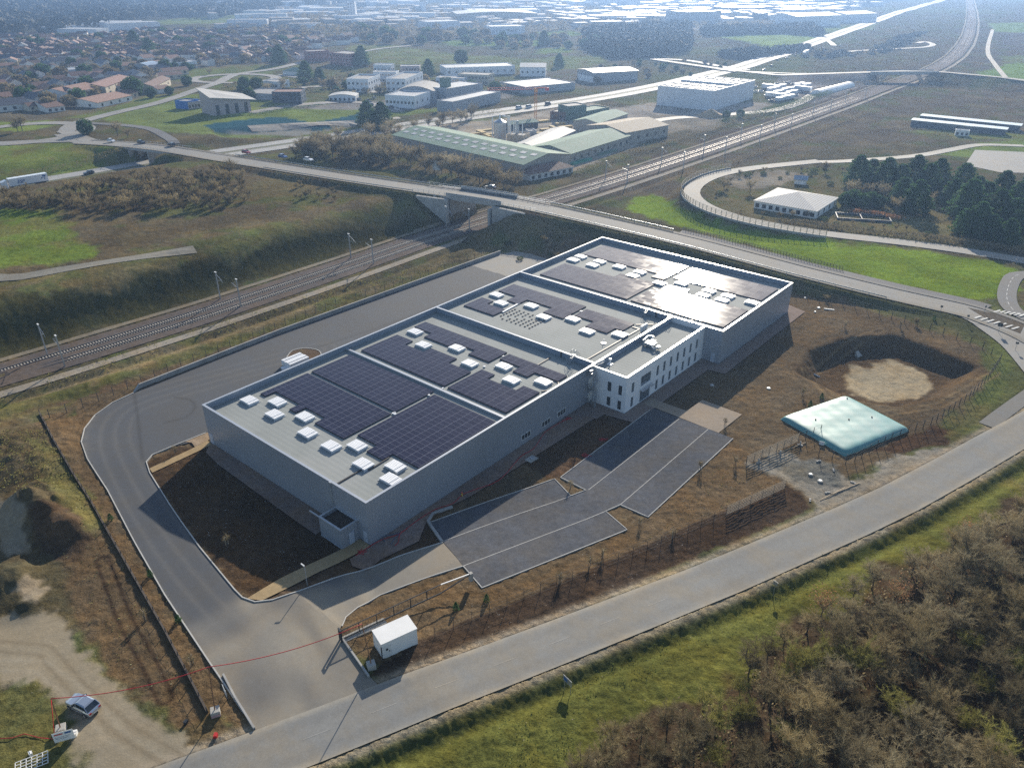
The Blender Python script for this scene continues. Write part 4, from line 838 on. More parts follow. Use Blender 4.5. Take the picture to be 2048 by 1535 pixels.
def window(x0, z0, x1, z1, y, nx, par, depth=.10, axis='x', nz=1, m='glass_dark', fr='alu'):
    """frame + panes in a wall that faces -y (axis x) or -x (axis y); set 3 cm proud so that it reads as a fitted window"""
    w_ = MB(); t = .06
    def bx(a0, c0, a1, c1, d0, d1, q):
        if axis == 'x': q.box(a0, y - d1, c0, a1, y - d0, c1)
        else: q.box(y - d1, a0, c0, y - d0, a1, c1)
    bx(x0, z0, x0 + t, z1, 0, .05, w_); bx(x1 - t, z0, x1, z1, 0, .05, w_); bx(x0 + t, z0, x1 - t, z0 + t, 0, .05, w_); bx(x0 + t, z1 - t, x1 - t, z1, 0, .05, w_)
    for i in range(1, nx): a = x0 + (x1 - x0) * i / nx; bx(a - t / 2, z0 + t, a + t / 2, z1 - t, 0, .045, w_)
    for i in range(1, nz): a = z0 + (z1 - z0) * i / nz; bx(x0 + t, a - t / 2, x1 - t, a + t / 2, 0, .04, w_)
    f = w_.build('window', fr, par); g = MB(); bx(x0 + t / 2, z0 + t / 2, x1 - t / 2, z1 - t / 2, .004, .02, g); g.build('pane', m, f); return f
for x in (35.0, 40.75, 45.5): window(x, 1.0, x + 2.5, 2.15, -.0, 3, wh, fr='white_paint')
def door(x0, x1, y, par, axis='y', z1=2.15, m='cladding_door'):
    d = MB()
    if axis == 'y': d.box(y - .05, x0, .05, y - .002, x1, z1)
    else: d.box(x0, y - .05, .05, x1, y - .002, z1)
    o = d.build('door', m, par); h = MB()
    if axis == 'y': h.box(y - .10, x0 + .1, 1.0, y - .052, x0 + .2, 1.12)
    else: h.box(x0 + .1, y - .10, 1.0, x0 + .2, y - .052, 1.12)
    h.build('handle', 'steel_dark', o)
mat('cladding_door', (.42, .47, .55), rough=.5, var=.03)
door(.45, 1.35, 0, wh); door(42.0, 43.1, 0, wh); door(-10.95, -10.0, 86.8, wh)
# low plant room with planted flat roof, against the gable wall
ax = thing('annex', 'small square grey annex with sunken flat roof and pale door at the warehouse corner', 'annex', (B0[0], B0[1], 0), BA)
for q in ((-3.25, 2.32, -3.05, 7.35), (-3.05, 2.32, -.01, 2.52), (-3.05, 7.15, -.01, 7.35)): MB().box(q[0], q[1], -.3, q[2], q[3], 3.5).build('wall', 'cladding_grey', ax)
MB().box(-3.05, 2.52, 2.6, -.01, 7.15, 2.95).build('roof', 'gravel_roof' if 'gravel_roof' in MATS else mat('gravel_roof', (.085, .065, .05), rough=.95, var=.3, scale=2, bump=.6) and 'gravel_roof', ax)
MB().box(-3.32, 2.25, 3.5, -3.0, 7.42, 3.58).box(-3.0, 2.25, 3.5, -.01, 2.57, 3.58).box(-3.0, 7.1, 3.5, -.01, 7.42, 3.58).box(-.3, 2.57, 3.5, -.012, 7.1, 3.58).build('parapet_coping', 'coping', ax)
MB().box(-3.3, 7.42, 3.4, -3.1, 9.6, 3.56).build('gutter', 'coping', ax)
d = MB().box(-1.9, 2.27, .05, -1.0, 2.318, 2.15).build('door', 'cladding_door', ax)
MB().box(-3.32, 2.3, -.2, -3.252, 7.4, .12).box(-3.31, 6.3, .1, -3.252, 6.36, 3.3).build('base_flashing', 'coping', ax)
# ---------------------------------------------------------------- office block
of = thing('office_building', 'white two-storey office block with narrow windows attached to the grey warehouse', 'office', (B0[0], B0[1], 0), BA)
X0, X1, Y0 = 56.2, 86.5, -7.9; OH = 7.65
oz = RZF
WINL = [(58.2, 59.1)] + [(a - .45, a + .45) for a in (67.75, 70.3, 72.95, 75.65, 78.35, 81.05, 83.8)]
# walls built as piers and bands so that the openings are real
def pierced(par, x0, x1, y0, y1, z0, z1, holes, mname):
    """wall along x between y0 and y1 with rectangular holes (xa, xb, za, zb)"""
    m = MB(); xs = sorted({x0, x1, *[h[0] for h in holes], *[h[1] for h in holes]}); zs = sorted({z0, z1, *[h[2] for h in holes], *[h[3] for h in holes]})
    for a, b in zip(xs[:-1], xs[1:]):
        zc = None
        for c, d_ in list(zip(zs[:-1], zs[1:])) + [(None, None)]:
            solid = c is not None and not any(h[0] <= a and b <= h[1] and h[2] <= c and d_ <= h[3] for h in holes)
            if solid and zc is None: zc = c
            if not solid and zc is not None: m.box(a, y0, zc, b, y1, c if c is not None else zs[-1]); zc = None
            if not solid and c is not None: pass
    return m
def fitted(par, x0, x1, y, z0, z1, axis='x', nx=1, nz=1, fr='steel_dark', m='glass_mid'):
    w_ = MB(); t = .05
    B = (lambda a0, c0, a1, c1, d0, d1, q: q.box(a0, y + d0, c0, a1, y + d1, c1)) if axis == 'x' else (lambda a0, c0, a1, c1, d0, d1, q: q.box(y + d0, a0, c0, y + d1, a1, c1))
    B(x0, z0, x0 + t, z1, .10, .18, w_); B(x1 - t, z0, x1, z1, .10, .18, w_); B(x0 + t, z0, x1 - t, z0 + t, .10, .18, w_); B(x0 + t, z1 - t, x1 - t, z1, .10, .18, w_)
    for i in range(1, nx): a = x0 + (x1 - x0) * i / nx; B(a - t / 2, z0 + t, a + t / 2, z1 - t, .11, .17, w_)
    for i in range(1, nz): a = z0 + (z1 - z0) * i / nz; B(x0 + t, a - t / 2, x1 - t, a + t / 2, .11, .17, w_)
    f = w_.build('window', fr, par); g = MB(); B(x0 + t / 2, z0 + t / 2, x1 - t / 2, z1 - t / 2, .13, .15, g); g.build('pane', m, f)
holes = [(a, b, .5, 2.6) for a, b in WINL] + [(a, b, 3.65, 5.75) for a, b in WINL] + [(61.5, 65.2, .1, 2.8), (61.5, 65.2, 3.6, 5.75)]
pierced(of, X0, X1, Y0, Y0 + .3, -.2, OH - .06, holes, None).build('wall', 'white_render', of)
sh = [(-4.6, -3.75), (-7.0, -6.2)]
m_ = MB(); hs = [(a, b, .45, 2.35) for a, b in sh] + [(a, b, 3.6, 5.6) for a, b in sh]
q = pierced(of, Y0 + .3, -.01, 0, .3, -.2, OH - .06, hs, None)
q.v = [(X0 + y, x, z) for x, y, z in q.v]; q.f = [f[::-1] for f in q.f]; q.build('wall', 'white_render', of)
MB().box(X1 - .0, Y0, -.2, X1 + .28, -.01, OH - .06).build('wall', 'white_render', of)
for a, b in WINL:
    for z0, z1 in ((.5, 2.6), (3.65, 5.75)): fitted(of, a, b, Y0, z0, z1, nz=1, nx=1); 
fitted(of, 61.5, 65.2, Y0, 3.6, 5.75, nx=3, nz=2, fr='galv'); fitted(of, 61.5, 65.2, Y0, .1, 2.8, nx=4, nz=1, fr='galv')
for a, b in sh: fitted(of, a, b, X0, .45, 2.35, 'y', nz=2, fr='steel_dark', m='glass_dark'); fitted(of, a, b, X0, 3.6, 5.6, 'y', nz=2, fr='steel_dark', m='glass_dark')
MB().box(X0 + .3, Y0 + .3, 0, X1, -.01, .08).box(X0 + .3, Y0 + .3, 3.0, X1, -.01, 3.3).build('floor', 'concrete', of)
MB().box(X0 + .3, Y0 + .3, oz - .25, X1, -.01, oz).build('roof', 'roof_membrane', of)
MB().box(X0 - .05, Y0 - .05, OH - .055, X1 + .3, Y0 + .36, OH + .05).box(X0 - .05, Y0 + .36, OH - .055, X0 + .36, -.07, OH + .05).build('parapet_coping', 'coping', of)
MB().box(X0 + .3, -.10, oz, X1 - .2, -.07, OH - .1).build('parapet_lining', 'inner_cladding', of)
MB().box(61.3, Y0 - .9, 2.86, 65.4, Y0 - .02, 2.98).build('canopy', 'alu', of)
# roof plant
hv = MB().box(72.0, -4.0, oz + .25, 73.6, -1.8, oz + .9).box(73.9, -3.1, oz + .2, 74.8, -2.0, oz + .7).cyl(72.6, -1.5, oz, oz + 1.2, .25).tube([(72.6, -1.5, oz + 1.1), (74.6, -1.2, oz + 1.1), (75.6, -1.6, oz + .9)], .22, 10).tube([(71.8, -3.8, oz + .6), (71.2, -4.6, oz + .6), (72.2, -5.0, oz + .6)], .2, 8).box(72.1, -5.3, oz + .3, 72.9, -4.6, oz + .8)
hv.build('ventilation_unit', 'galv', of)
MB().cyl(75.6, -1.6, oz, oz + .9, .4, .45, 12).cyl(60.8, -1.1, oz, oz + 1.1, .12).cyl(60.8, -1.1, oz + 1.0, oz + 1.25, .34, .28).box(60.3, -1.6, oz + .02, 61.3, -.6, oz + .1).build('roof_vent', 'skylight_white', of)
ac = MB()
for k in range(3): ac.box(77.2 + k * .85, 1.9, RZF + .15, 77.9 + k * .85, 2.25, RZF + 1.5)
ac.build('air_conditioner', 'skylight_base', wh)
MB().cyl(67.9, 5.2, RZF, RZF + .9, .06).cyl(67.9, 5.2, RZF + .04, RZF + .12, .6, .6, 16).box(66.9, .9, RZF + .02, 68.6, 1.4, RZF + .4).build('roof_vent', 'skylight_white', wh)
# spiral stair with landings
ss = MB(); cx_, cy_ = 55.0, -1.25
ss.cyl(cx_, cy_, -.1, OH + 1.2, .09, n=8)
for k in range(42):
    a = k / 42 * 2 * math.pi * 2.4 + 1.2; z = .2 + k * .172
    p = [(cx_ + .08 * math.cos(a), cy_ + .08 * math.sin(a)), (cx_ + .85 * math.cos(a - .02), cy_ + .85 * math.sin(a - .02)), (cx_ + .85 * math.cos(a + .34), cy_ + .85 * math.sin(a + .34))]
    ss.prism(p, z, z + .04)
pts = [(cx_ + .87 * math.cos(k / 60 * 2 * math.pi * 2.4 + 1.2), cy_ + .87 * math.sin(k / 60 * 2 * math.pi * 2.4 + 1.2), 1.15 + k / 60 * 42 * .172) for k in range(61)]
ss.tube(pts, .025, 5); ss.tube([(x, y, z - .5) for x, y, z in pts], .018, 5)
for k in range(0, 61, 2): x, y, z = pts[k]; ss.bar((x, y, z - 1.0), (x, y, z), .03)
ss.box(54.6, -.9, 3.05, 56.15, -.1, 3.12).box(54.6, -.9, 7.3, 56.15, -.1, 7.37)
for zz in (3.1, 7.35):
    ss.bar((54.6, -.9, zz + 1), (56.15, -.9, zz + 1), .04); ss.bar((54.6, -.1, zz + 1), (54.6, -.9, zz + 1), .04)
    for x in np.linspace(54.6, 56.1, 6): ss.bar((x, -.9, zz), (x, -.9, zz + 1), .03)
ss.box(54.3, -2.4, 0, 54.6, -2.1, 2.3)
for k in range(8): ss.bar((56.4 + k * .25, -1.0 - k * .05, OH), (56.4 + k * .25, -1.0 - k * .05, OH + 1.0), .03)
ss.bar((56.3, -1.0, OH + 1.0), (58.2, -1.4, OH + 1.0), .04); ss.bar((56.3, -1.0, OH + .5), (58.2, -1.4, OH + .5), .03)
ss.build('spiral_stair', 'galv', of)
MB().box(55.2, -.12, .1, 56.1, -.03, 2.2).box(55.2, -.12, 3.2, 56.1, -.03, 5.3).build('stair_door', 'white_paint', of)
# ================================================================ LOT FURNITURE
def post_fence(label, pts, spacing=2.5, h=2.0, r=.05, wires=(.1, .7, 1.3, 1.95), name='fence', group=None, slats=None, mpost='post_dark', mwire='post_dark', cat='fence', w_=.018, world=False, skip=0):
    P = np.array(pts if world else PT(pts)); d = np.r_[0, np.cumsum(np.hypot(*np.diff(P, axis=0).T))]; L = d[-1]; n = min(int(L / spacing) + 1, 100)
    s = np.linspace(0, L, n); X = np.interp(s, d, P[:, 0]); Y = np.interp(s, d, P[:, 1]); Z = T(X, Y)
    t = thing(name, label, cat, (X[0], Y[0], Z[0]), 0, group)
    proto = MB().box(-r, -r, -.2, r, r, h).build('post', mpost, t); 
    for i in range(1, n):
        c = proto.copy(); COL.objects.link(c); c.parent = t; c.location = (X[i] - X[0], Y[i] - Y[0], Z[i] - Z[0])
    m = MB()
    for i in range(n - 1):
        for q in wires: m.bar((X[i] - X[0], Y[i] - Y[0], Z[i] - Z[0] + q), (X[i + 1] - X[0], Y[i + 1] - Y[0], Z[i + 1] - Z[0] + q), w_)
    if wires: m.build('wire', mwire, t)
    if slats:
        i0, i1, col = slats; i0 = int(i0 * (n - 1)); i1 = int(i1 * (n - 1))
        for i in range(i0, i1):
            m = MB()
            for k in range(6): q = .25 + k * .3; m.bar((X[i] - X[0], Y[i] - Y[0] - .06, Z[i] - Z[0] + q), (X[i + 1] - X[0], Y[i + 1] - Y[0] - .06, Z[i + 1] - Z[0] + q), .03, .13)
            m.build('slat_panel', col, t)
    return t
post_fence('long dark post-and-wire fence between the front planting strip and the ploughed soil', [(870, 1273), (1082, 1184), (1375, 1065), (1569, 977)], 2.6, 1.7, .03, slats=(.82, 1.0, 'wood_pale'))
post_fence('short pale slatted fence with dark posts beside the green tank', [(1492, 929), (1596, 883), (1640, 866)], 1.9, 1.8, .045, slats=(0, .75, 'wood_pale'))
post_fence('dark post fence wrapping the front of the green tank and curving along the pond', [(1637, 912), (1700, 930), (1717, 918), (1778, 884), (1862, 850), (1935, 800), (1975, 760), (1999, 723)], 2.2, 1.9, .045)
post_fence('dark wire fence along the railway side of the back yard', [(100, 835), (212, 797), (342, 742), (642, 622), (870, 548), (1001, 500), (1060, 482), (1140, 487)], 3.0, 1.9, .05)
post_fence('dark wire fence below the overpass road above the pond', [(1590, 583), (1700, 612), (1820, 648), (1960, 695), (1999, 723)], 3.0, 1.9, .05)
lf = post_fence('low dark fence on a plinth between the lot and the earthworks plot', [(80, 828), (110, 885), (180, 1000), (240, 1105), (330, 1262), (415, 1425)], 2.5, 1.0, .05, (.5, .95))
pl_ = MB(); q0 = lf.location
pp = atn([(80, 828), (110, 885), (180, 1000), (240, 1105), (330, 1262), (415, 1425)])
for a, b in zip(pp[:-1], pp[1:]):
    for k in range(6):
        p = Vector(a) + (Vector(b) - Vector(a)) * (k / 6); q = Vector(a) + (Vector(b) - Vector(a)) * ((k + 1) / 6); p.z = Tz(p.x, p.y); q.z = Tz(q.x, q.y)
        pl_.bar(p - q0 + Vector((0, 0, .18)), q - q0 + Vector((0, 0, .18)), .22, .46)
pl_.build('plinth', 'wall_concrete' if 0 else mat('plinth_dark', (.10, .08, .065), rough=.9, var=.3, scale=3) and 'plinth_dark', lf)
def low_wall(label, pts, h0, hs, w_, cat='retaining wall', m='wall_concrete'):
    P = np.array(PT(pts)); d = np.r_[0, np.cumsum(np.hypot(*np.diff(P, axis=0).T))]; s = np.unique(np.r_[d, np.arange(0, d[-1], 2.5)]); X = np.interp(s, d, P[:, 0]); Y = np.interp(s, d, P[:, 1]); Hh = np.interp(s, d, hs); Z = T(X, Y)
    b = MB(); o = Vector((X[0], Y[0], Z[0]))
    for i in range(len(s)):
        j0, j1 = max(i - 1, 0), min(i + 1, len(s) - 1); tx, ty = X[j1] - X[j0], Y[j1] - Y[j0]; l = math.hypot(tx, ty) + 1e-9; nx, ny = -ty / l * w_ / 2, tx / l * w_ / 2
        for sx, z in ((1, h0), (1, Hh[i]), (-1, Hh[i]), (-1, h0)): b.v.append((X[i] + sx * nx - o.x, Y[i] + sx * ny - o.y, Z[i] + z - o.z))
    for i in range(len(s) - 1):
        for k in range(4): a = i * 4 + k; a2 = i * 4 + (k + 1) % 4; b.f.append((a, a + 4, a2 + 4, a2)); b.mi.append(0)
    e = (len(s) - 1) * 4; b.f += [(0, 1, 2, 3), (e + 3, e + 2, e + 1, e)]; b.mi += [0, 0]
    q = b.build('retaining_wall', m); q.location = o; return tag(q, label, cat)
low_wall('long low concrete retaining wall behind the back yard beside the railway', [(268, 784), (280, 776), (560, 666), (1001, 507)], -.3, (.15, 1.0, 1.0, 1.0), .32)
low_wall('short angled concrete retaining wall at the corner of the gravel car park', [(905, 1014), (866, 1028), (856, 1043), (884, 1084)], -1.0, (.25, .3, .3, .3), .4, m='wall_concrete')
low_wall('low concrete kerb wall at the entrance beside the white cabin', [(686, 1280), (738, 1354)], -.2, (.35, .35), .22)
low_wall('low concrete kerb wall on the neighbouring side of the entrance', [(447, 1350), (470, 1395), (509, 1458)], -.2, (.35, .4, .35), .22)
# sliding gate
g0 = at(683, 1281); g1 = at(883, 1194); gd = (g1 - g0); gl = gd.length; ga = math.atan2(gd.y, gd.x); gh = 1.75
gt = thing('sliding_gate', 'long dark cantilever sliding gate standing open beside the white cabin', 'gate', g0, ga)
b = MB().box(0, -.06, .15, gl, .06, .32).box(0, -.04, gh - .1, gl, .04, gh)
for k in range(int(gl / 2.4) + 1): x = min(k * 2.4, gl - .08); b.box(x, -.04, .32, x + .08, .04, gh - .1)
b.build('gate_frame', 'steel_dark', gt)
b = MB()
for k in range(int(gl / .2)): b.box(.15 + k * .2, -.012, .32, .175 + k * .2, .012, gh - .1)
b.build('gate_bars', 'steel_dark', gt)
tl = (at(948, 1180) - g0).length
MB().bar((gl, 0, gh - .05), (tl, 0, 1.25), .12).build('tail_beam', 'white_paint', gt); MB().bar((gl, 0, .24), (tl, 0, 1.1), .12).build('tail_beam', 'steel_dark', gt)
MB().box(tl, -.25, 0, tl + .45, .25, 1.35).build('counterweight', 'concrete', gt)
MB().box(-.15, .2, -.1, .05, .35, 2.0).box(-.15, -.35, -.1, .05, -.2, 2.0).box(-.15, -.2, 1.85, .05, .2, 2.0).build('guide_post', 'steel_dark', gt)
MB().box(.2, -.5, -.1, gl * .42, .5, .1).build('gate_foundation', 'concrete', gt)
# white cabin
c0 = at(765.5, 1317); c1 = at(835.8, 1287); c2 = at(749.5, 1288.5); dx = (c1 - c0); ca = math.atan2(dx.y, dx.x); cl = dx.length; cwid = (c2 - c0).length
cb = thing('site_cabin', 'white flat-roofed box cabin with a plain door beside the sliding gate', 'cabin', (c0.x, c0.y, min(c0.z, c1.z)), ca)
chh = 2.55
MB().box(0, 0, -.1, cl, cwid, chh).build('wall', 'white_paint', cb); MB().box(-.06, -.06, chh, cl + .06, cwid + .06, chh + .1).build('roof', 'white_paint', cb)
MB().box(.25, -.035, .1, 1.15, -.003, 2.1).build('door', mat('cabin_door', (.68, .68, .66), rough=.5, var=.03) and 'cabin_door', cb)
MB().box(.9, -.07, 1.0, 1.0, -.037, 1.2).box(.5, -.05, 1.3, .8, -.037, 1.6).build('handle', 'steel_dark', cb)
MB().box(-.12, -.12, 0, -.02, -.02, 2.2).build('corner_post', 'steel_dark', cb)
# red supply cable slung between weighted poles
def weighted_pole(base, top, label, m='wood_brown'):
    b = at(*base); h = hgt(base, (top[0], top[1])); t = thing('weighted_pole', label, 'pole', b, .4, 'poles carrying the red cable')
    MB().box(-.5, -.5, -.05, .5, .5, .75).build('concrete_block', 'concrete', t, bevel=.04)
    r = ray(top[0], top[1]); tt = 0; dist = (b - Vector((0, 0, CAMH))).length
    # head of the pole: on the line of sight, h above the foot
    k = (CAMH - (b.z + h * .98)) / -r[2]; w_ = Vector((r[0] * k, r[1] * k, b.z + h * .98)); loc = w_ - b; loc.rotate(Matrix.Rotation(-.4, 3, 'Z'))
    MB().tube([(0, 0, .7), tuple(loc)], [.07, .055], 6).build('pole', m, t); return w_, t
pa, _t = weighted_pole((743, 1334), (724, 1247), 'leaning timber pole in a concrete block between the gate and the white cabin')
pb, _t = weighted_pole((432, 1427), (417, 1333), 'timber pole in a striped concrete block at the corner of the entrance')
MB().box(-.505, -.512, .02, .5, -.505, .40).build('stripe_board', mat('stripe_redwhite', (.45, .30, .30), rough=.6, var=.1) and 'stripe_redwhite', _t)
pc, _t3 = weighted_pole((124, 1462), (102, 1396), 'red-brown pole in a concrete block beside the notice board and silver car', 'wood_brown')
def cable(label, pts, m='cable_red', r=.045, name='cable', cat='cable', group=None):
    o = Vector(pts[0]); q = MB().tube([Vector(p) - o for p in pts], r, 6).build(name, m, smooth=True); q.location = o; return tag(q, label, cat, group)
def sag(a, b, s, n=18): return [tuple(a.lerp(b, t) - Vector((0, 0, s * 4 * t * (1 - t)))) for t in np.linspace(0, 1, n)]
gp = Vector((g0.x, g0.y, g0.z + 1.6))
cable('red cable sagging across the entrance from the gate to the striped block pole', sag(pa, pb, .9))
cable('red cable sagging over the earthworks plot and the silver car', sag(pb, pc, .9))
cable('red cable lying on the grass towards the bottom-left corner of the plot', [tuple(pc)] + [tuple(at(a, b) + Vector((0, 0, .12))) for a, b in ((110, 1478), (80, 1476), (50, 1468), (25, 1476), (-10, 1478))])
cable('thin red hose snaking over the gravel apron beside the long warehouse wall', smooth([tuple(at(a, b) + Vector((0, 0, .16))) for a, b in ((712, 1112), (745, 1090), (770, 1078), (800, 1068), (830, 1045), (870, 1020), (905, 1008), (925, 990), (950, 980), (1000, 960), (1040, 915), (1065, 900), (1080, 880), (1090, 865), (1110, 852), (1135, 838))], 3), r=.05)
cable('thin red hose looping off towards the road by the annex', smooth([tuple(at(a, b) + Vector((0, 0, .17))) for a, b in ((815, 1058), (800, 1068), (797, 1085), (790, 1092))], 3), r=.05)
cable('blue-grey hose coiled on the gravel near the warehouse corner', smooth([tuple(at(a, b) + Vector((0, 0, .18))) for a, b in ((770, 1085), (765, 1075), (785, 1070), (800, 1068), (790, 1078), (782, 1090))], 3), 'cable_blue', .04)
for (px, py, lb) in ((722, 1104, 'tangle of red hose by the annex path'), (1135, 838, 'tangle of red hose by the paved walk'), (1205, 880, 'loose red coil on the soil above the car park'), (1172, 912, 'small red coil at the car park kerb')):
    c = at(px, py); random.seed(px); p = [(random.gauss(0, .5), random.gauss(0, .4), .1 + random.random() * .12) for _ in range(16)]
    q = MB().tube(smooth(p, 3), .035, 5).build('hose_coil', 'cable_red', smooth=True); q.location = c; tag(q, lb, 'hose', 'coils of red hose')
# bladder tank
tc4 = atn([(1557, 838), (1690, 915), (1822, 862), (1690, 794)]); tk = thing('water_tank', 'large pale green pillow-shaped water bladder tank beside the pond', 'tank', tuple(tc4.mean(0)))
n = 44; m = MB(); ctr = tc4.mean(0)
for i in range(n + 1):
    for j in range(n + 1):
        a, b_ = i / n, j / n; p = (1 - a) * (1 - b_) * tc4[0] + a * (1 - b_) * tc4[1] + a * b_ * tc4[2] + (1 - a) * b_ * tc4[3]
        e = (1 - abs(2 * a - 1) ** 12) ** .5 * (1 - abs(2 * b_ - 1) ** 12) ** .5; cr = 1 - .025 * (1 - e) 
        z = .95 * e + .012 * math.sin(a * 21) * e + .02 * math.sin(b_ * 43 + a * 5) * e
        q = ctr + (p - ctr) * cr; m.v.append((q[0] - ctr[0], q[1] - ctr[1], .05 + z))
for i in range(n):
    for j in range(n): k = i * (n + 1) + j; m.f.append((k, k + n + 1, k + n + 2, k + 1)); m.mi.append(0)
m.build('bladder', 'tank_green', tk, smooth=True)
for a, b_ in ((.3, .25), (.5, .55), (.6, .8), (.12, .9)):
    p = (1 - a) * (1 - b_) * tc4[0] + a * (1 - b_) * tc4[1] + a * b_ * tc4[2] + (1 - a) * b_ * tc4[3] - ctr; MB().cyl(p[0], p[1], 1.0, 1.16, .13, n=10).build('vent_cap', 'steel_dark', tk)
q = tc4[0] * .36 + tc4[1] * .64 - ctr; MB().bar((q[0] - .3, q[1] - .35, .35), (q[0] + .5, q[1] - .75, .35), .04, .8).build('notice_plate', 'white_paint', tk)
# manholes, hatches, small debris
for px, py, r_, lb in ((1424, 771, .45, 'round grey manhole on the soil below the white office'), (1537, 777, .45, 'round pale manhole on the bare soil by the pond track'), (1621, 949, .4, 'pale round manhole cover on the dark gravel by the slatted fence'), (1640, 962, .45, 'grey round manhole with a raised collar nearest the road'), (1610, 596, .4, 'white round cap on the soil behind the warehouse'), (1637, 616, .45, 'pale round cap beside the white pipe'), (1630, 624, .3, 'small pale cap beside the white pipe')):
    c = at(px, py); t = MB().cyl(0, 0, -.1, .18, r_, r_, 14).build('manhole', 'concrete'); t.location = c; tag(t, lb, 'manhole'); MB().cyl(0, 0, .181, .24, r_ * .55, r_ * .55, 12).build('lid', 'galv', t)
c = at(1063, 918); t = MB().box(-1.0, -.7, -.1, 1.0, .7, .12).build('inspection_hatch', 'concrete'); t.location = c; t.rotation_euler.z = BA; tag(t, 'rectangular grey concrete hatch on the soil beside the apron', 'hatch'); MB().cyl(.2, 0, .121, .2, .42, .42, 14).build('lid', 'galv', t)
t = MB().bar((-1.2, 0, .1), (1.2, 0, .1), .25, .2).build('white_pipe', 'white_paint'); t.location = at(1658, 619); t.rotation_euler.z = -.35; tag(t, 'short white pipe length lying on soil behind the warehouse', 'pipe')
for px, py, w2, h2, ang, lb in ((588, 712, 2.2, 1.25, .9, ''),):
    pass
c = at(592, 728); t = thing('panel_stack', 'stack of white wrapped panels beside the planted tree pit in the back yard', 'stack', c, BA)
for k in range(4): MB().box(-2.4, -1.6 + k * .82, .15, 2.4, -.85 + k * .82, 1.35 + .1 * (k % 2)).build('panel_bundle', 'skylight_white', t)
MB().box(-2.5, -1.7, 0, 2.5, 1.7, .14).build('pallet', 'wood_pale', t)
c = at(572, 738); t = MB().box(-.9, -.6, 0, .9, .6, .5).box(-.4, -.9, 0, .5, -.62, .35).build('wrapped_bundle', 'skylight_white'); t.location = c; t.rotation_euler.z = .5; tag(t, 'small white wrapped bundle at the foot of the panel stack', 'bundle')
# bollard light and lamp
b0 = at(615, 1170); t = thing('lamp_post', 'slim grey lamp post with a tilted white head beside the tan footpath', 'lamp post', b0, R(20)); MB().cyl(0, 0, -.1, 3.4, .07, .05, 8).build('pole', 'galv', t); MB().bar((0, 0, 3.4), (-.35, .5, 3.55), .16, .10).build('lamp_head', 'white_paint', t)
t = thing('bollard', 'yellow hydrant standing on the gravel apron by the long wall', 'hydrant', at(924, 992), 0); MB().cyl(0, 0, 0, .7, .12, .10).build('body', mat('hydrant_yellow', (.55, .38, .05), rough=.5) and 'hydrant_yellow', t); MB().cyl(0, 0, .7, .85, .15, .08).build('cap', 'sign_red', t)
# traffic boards, signs
def board_sign(label, base, w_, h, z0, ang, m='white_paint', cat='sign', two=True, name='road_sign', pole='galv', group=None, marks=None):
    t = thing(name, label, cat, at(*base) if not hasattr(base, 'x') else base, ang, group)
    for s in ((-.35, .35) if two else (0,)): MB().cyl(s * w_, .04, -.1, z0 + h * .9, .04, .04, 6).build('post', pole, t)
    p = MB().box(-w_ / 2, -.03, z0, w_ / 2, -.002, z0 + h).build('sign_panel', m, t)
    if marks:
        for mk in marks: q = MB().box(-w_ / 2 + mk[0] * w_, -.036, z0 + mk[1] * h, -w_ / 2 + mk[2] * w_, -.031, z0 + mk[3] * h).build('marking', mk[4], p)
    return t
board_sign('white angled sign panel on two posts in the grass verge by the near road', (1134, 1384), 1.5, .9, 1.5, R(-52), 'alu', marks=[(.1, .2, .5, .8, 'blue_mark')])
t = board_sign('small bluish triangular sign on a thin pole in the verge near the wood', (1546, 1190), .7, .6, 1.9, R(-50), 'alu', two=False)
board_sign('large white direction board with a roundabout diagram above the overpass verge', (873, 346), 3.6, 3.6, 1.2, R(150), 'white_paint', marks=[(.46, .42, .5, .66, 'steel_dark'), (.34, .38, .62, .42, 'steel_dark'), (.34, .38, .37, .60, 'steel_dark'), (.59, .38, .62, .60, 'steel_dark'), (.34, .58, .62, .62, 'steel_dark'), (.47, .1, .51, .38, 'steel_dark'), (.62, .5, .85, .54, 'steel_dark')])
board_sign('white site notice board leaning on the concrete block by the silver car', (132, 1482), 2.0, 1.4, .25, R(20), 'white_paint', marks=[(.08, .72, .5, .84, 'sign_red'), (.08, .45, .8, .5, 'grey_plastic'), (.08, .3, .7, .35, 'grey_plastic'), (.6, .7, .9, .88, 'blue_mark')])
board_sign('white blank board propped at the entrance kerb wall', (452, 1392), 1.3, .9, .6, R(-55), 'white_paint')
for px, py, lb in ((1483, 0, ''),): pass
for px, py, w2, lb in ((1880, 626, 1.0, 'dark small sign on a pole at the road bend above the pond'), (1933, 645, .9, 'second dark road sign along the bend beside the first'), (1996, 665, 1.8, 'cluster of dark direction arrows on a pole by the crossing'), (2030, 700, 1.1, 'dark square sign on a pole past the direction arrows'), (1968, 626, .6, 'tiny dark sign on the traffic island')):
    board_sign(lb, (px, py), w2 * .55, .5 if w2 < 1.5 else .9, 1.5, R(150), 'steel_dark', two=False)
for px, py in ((1270, 455), (1600, 0), ): pass
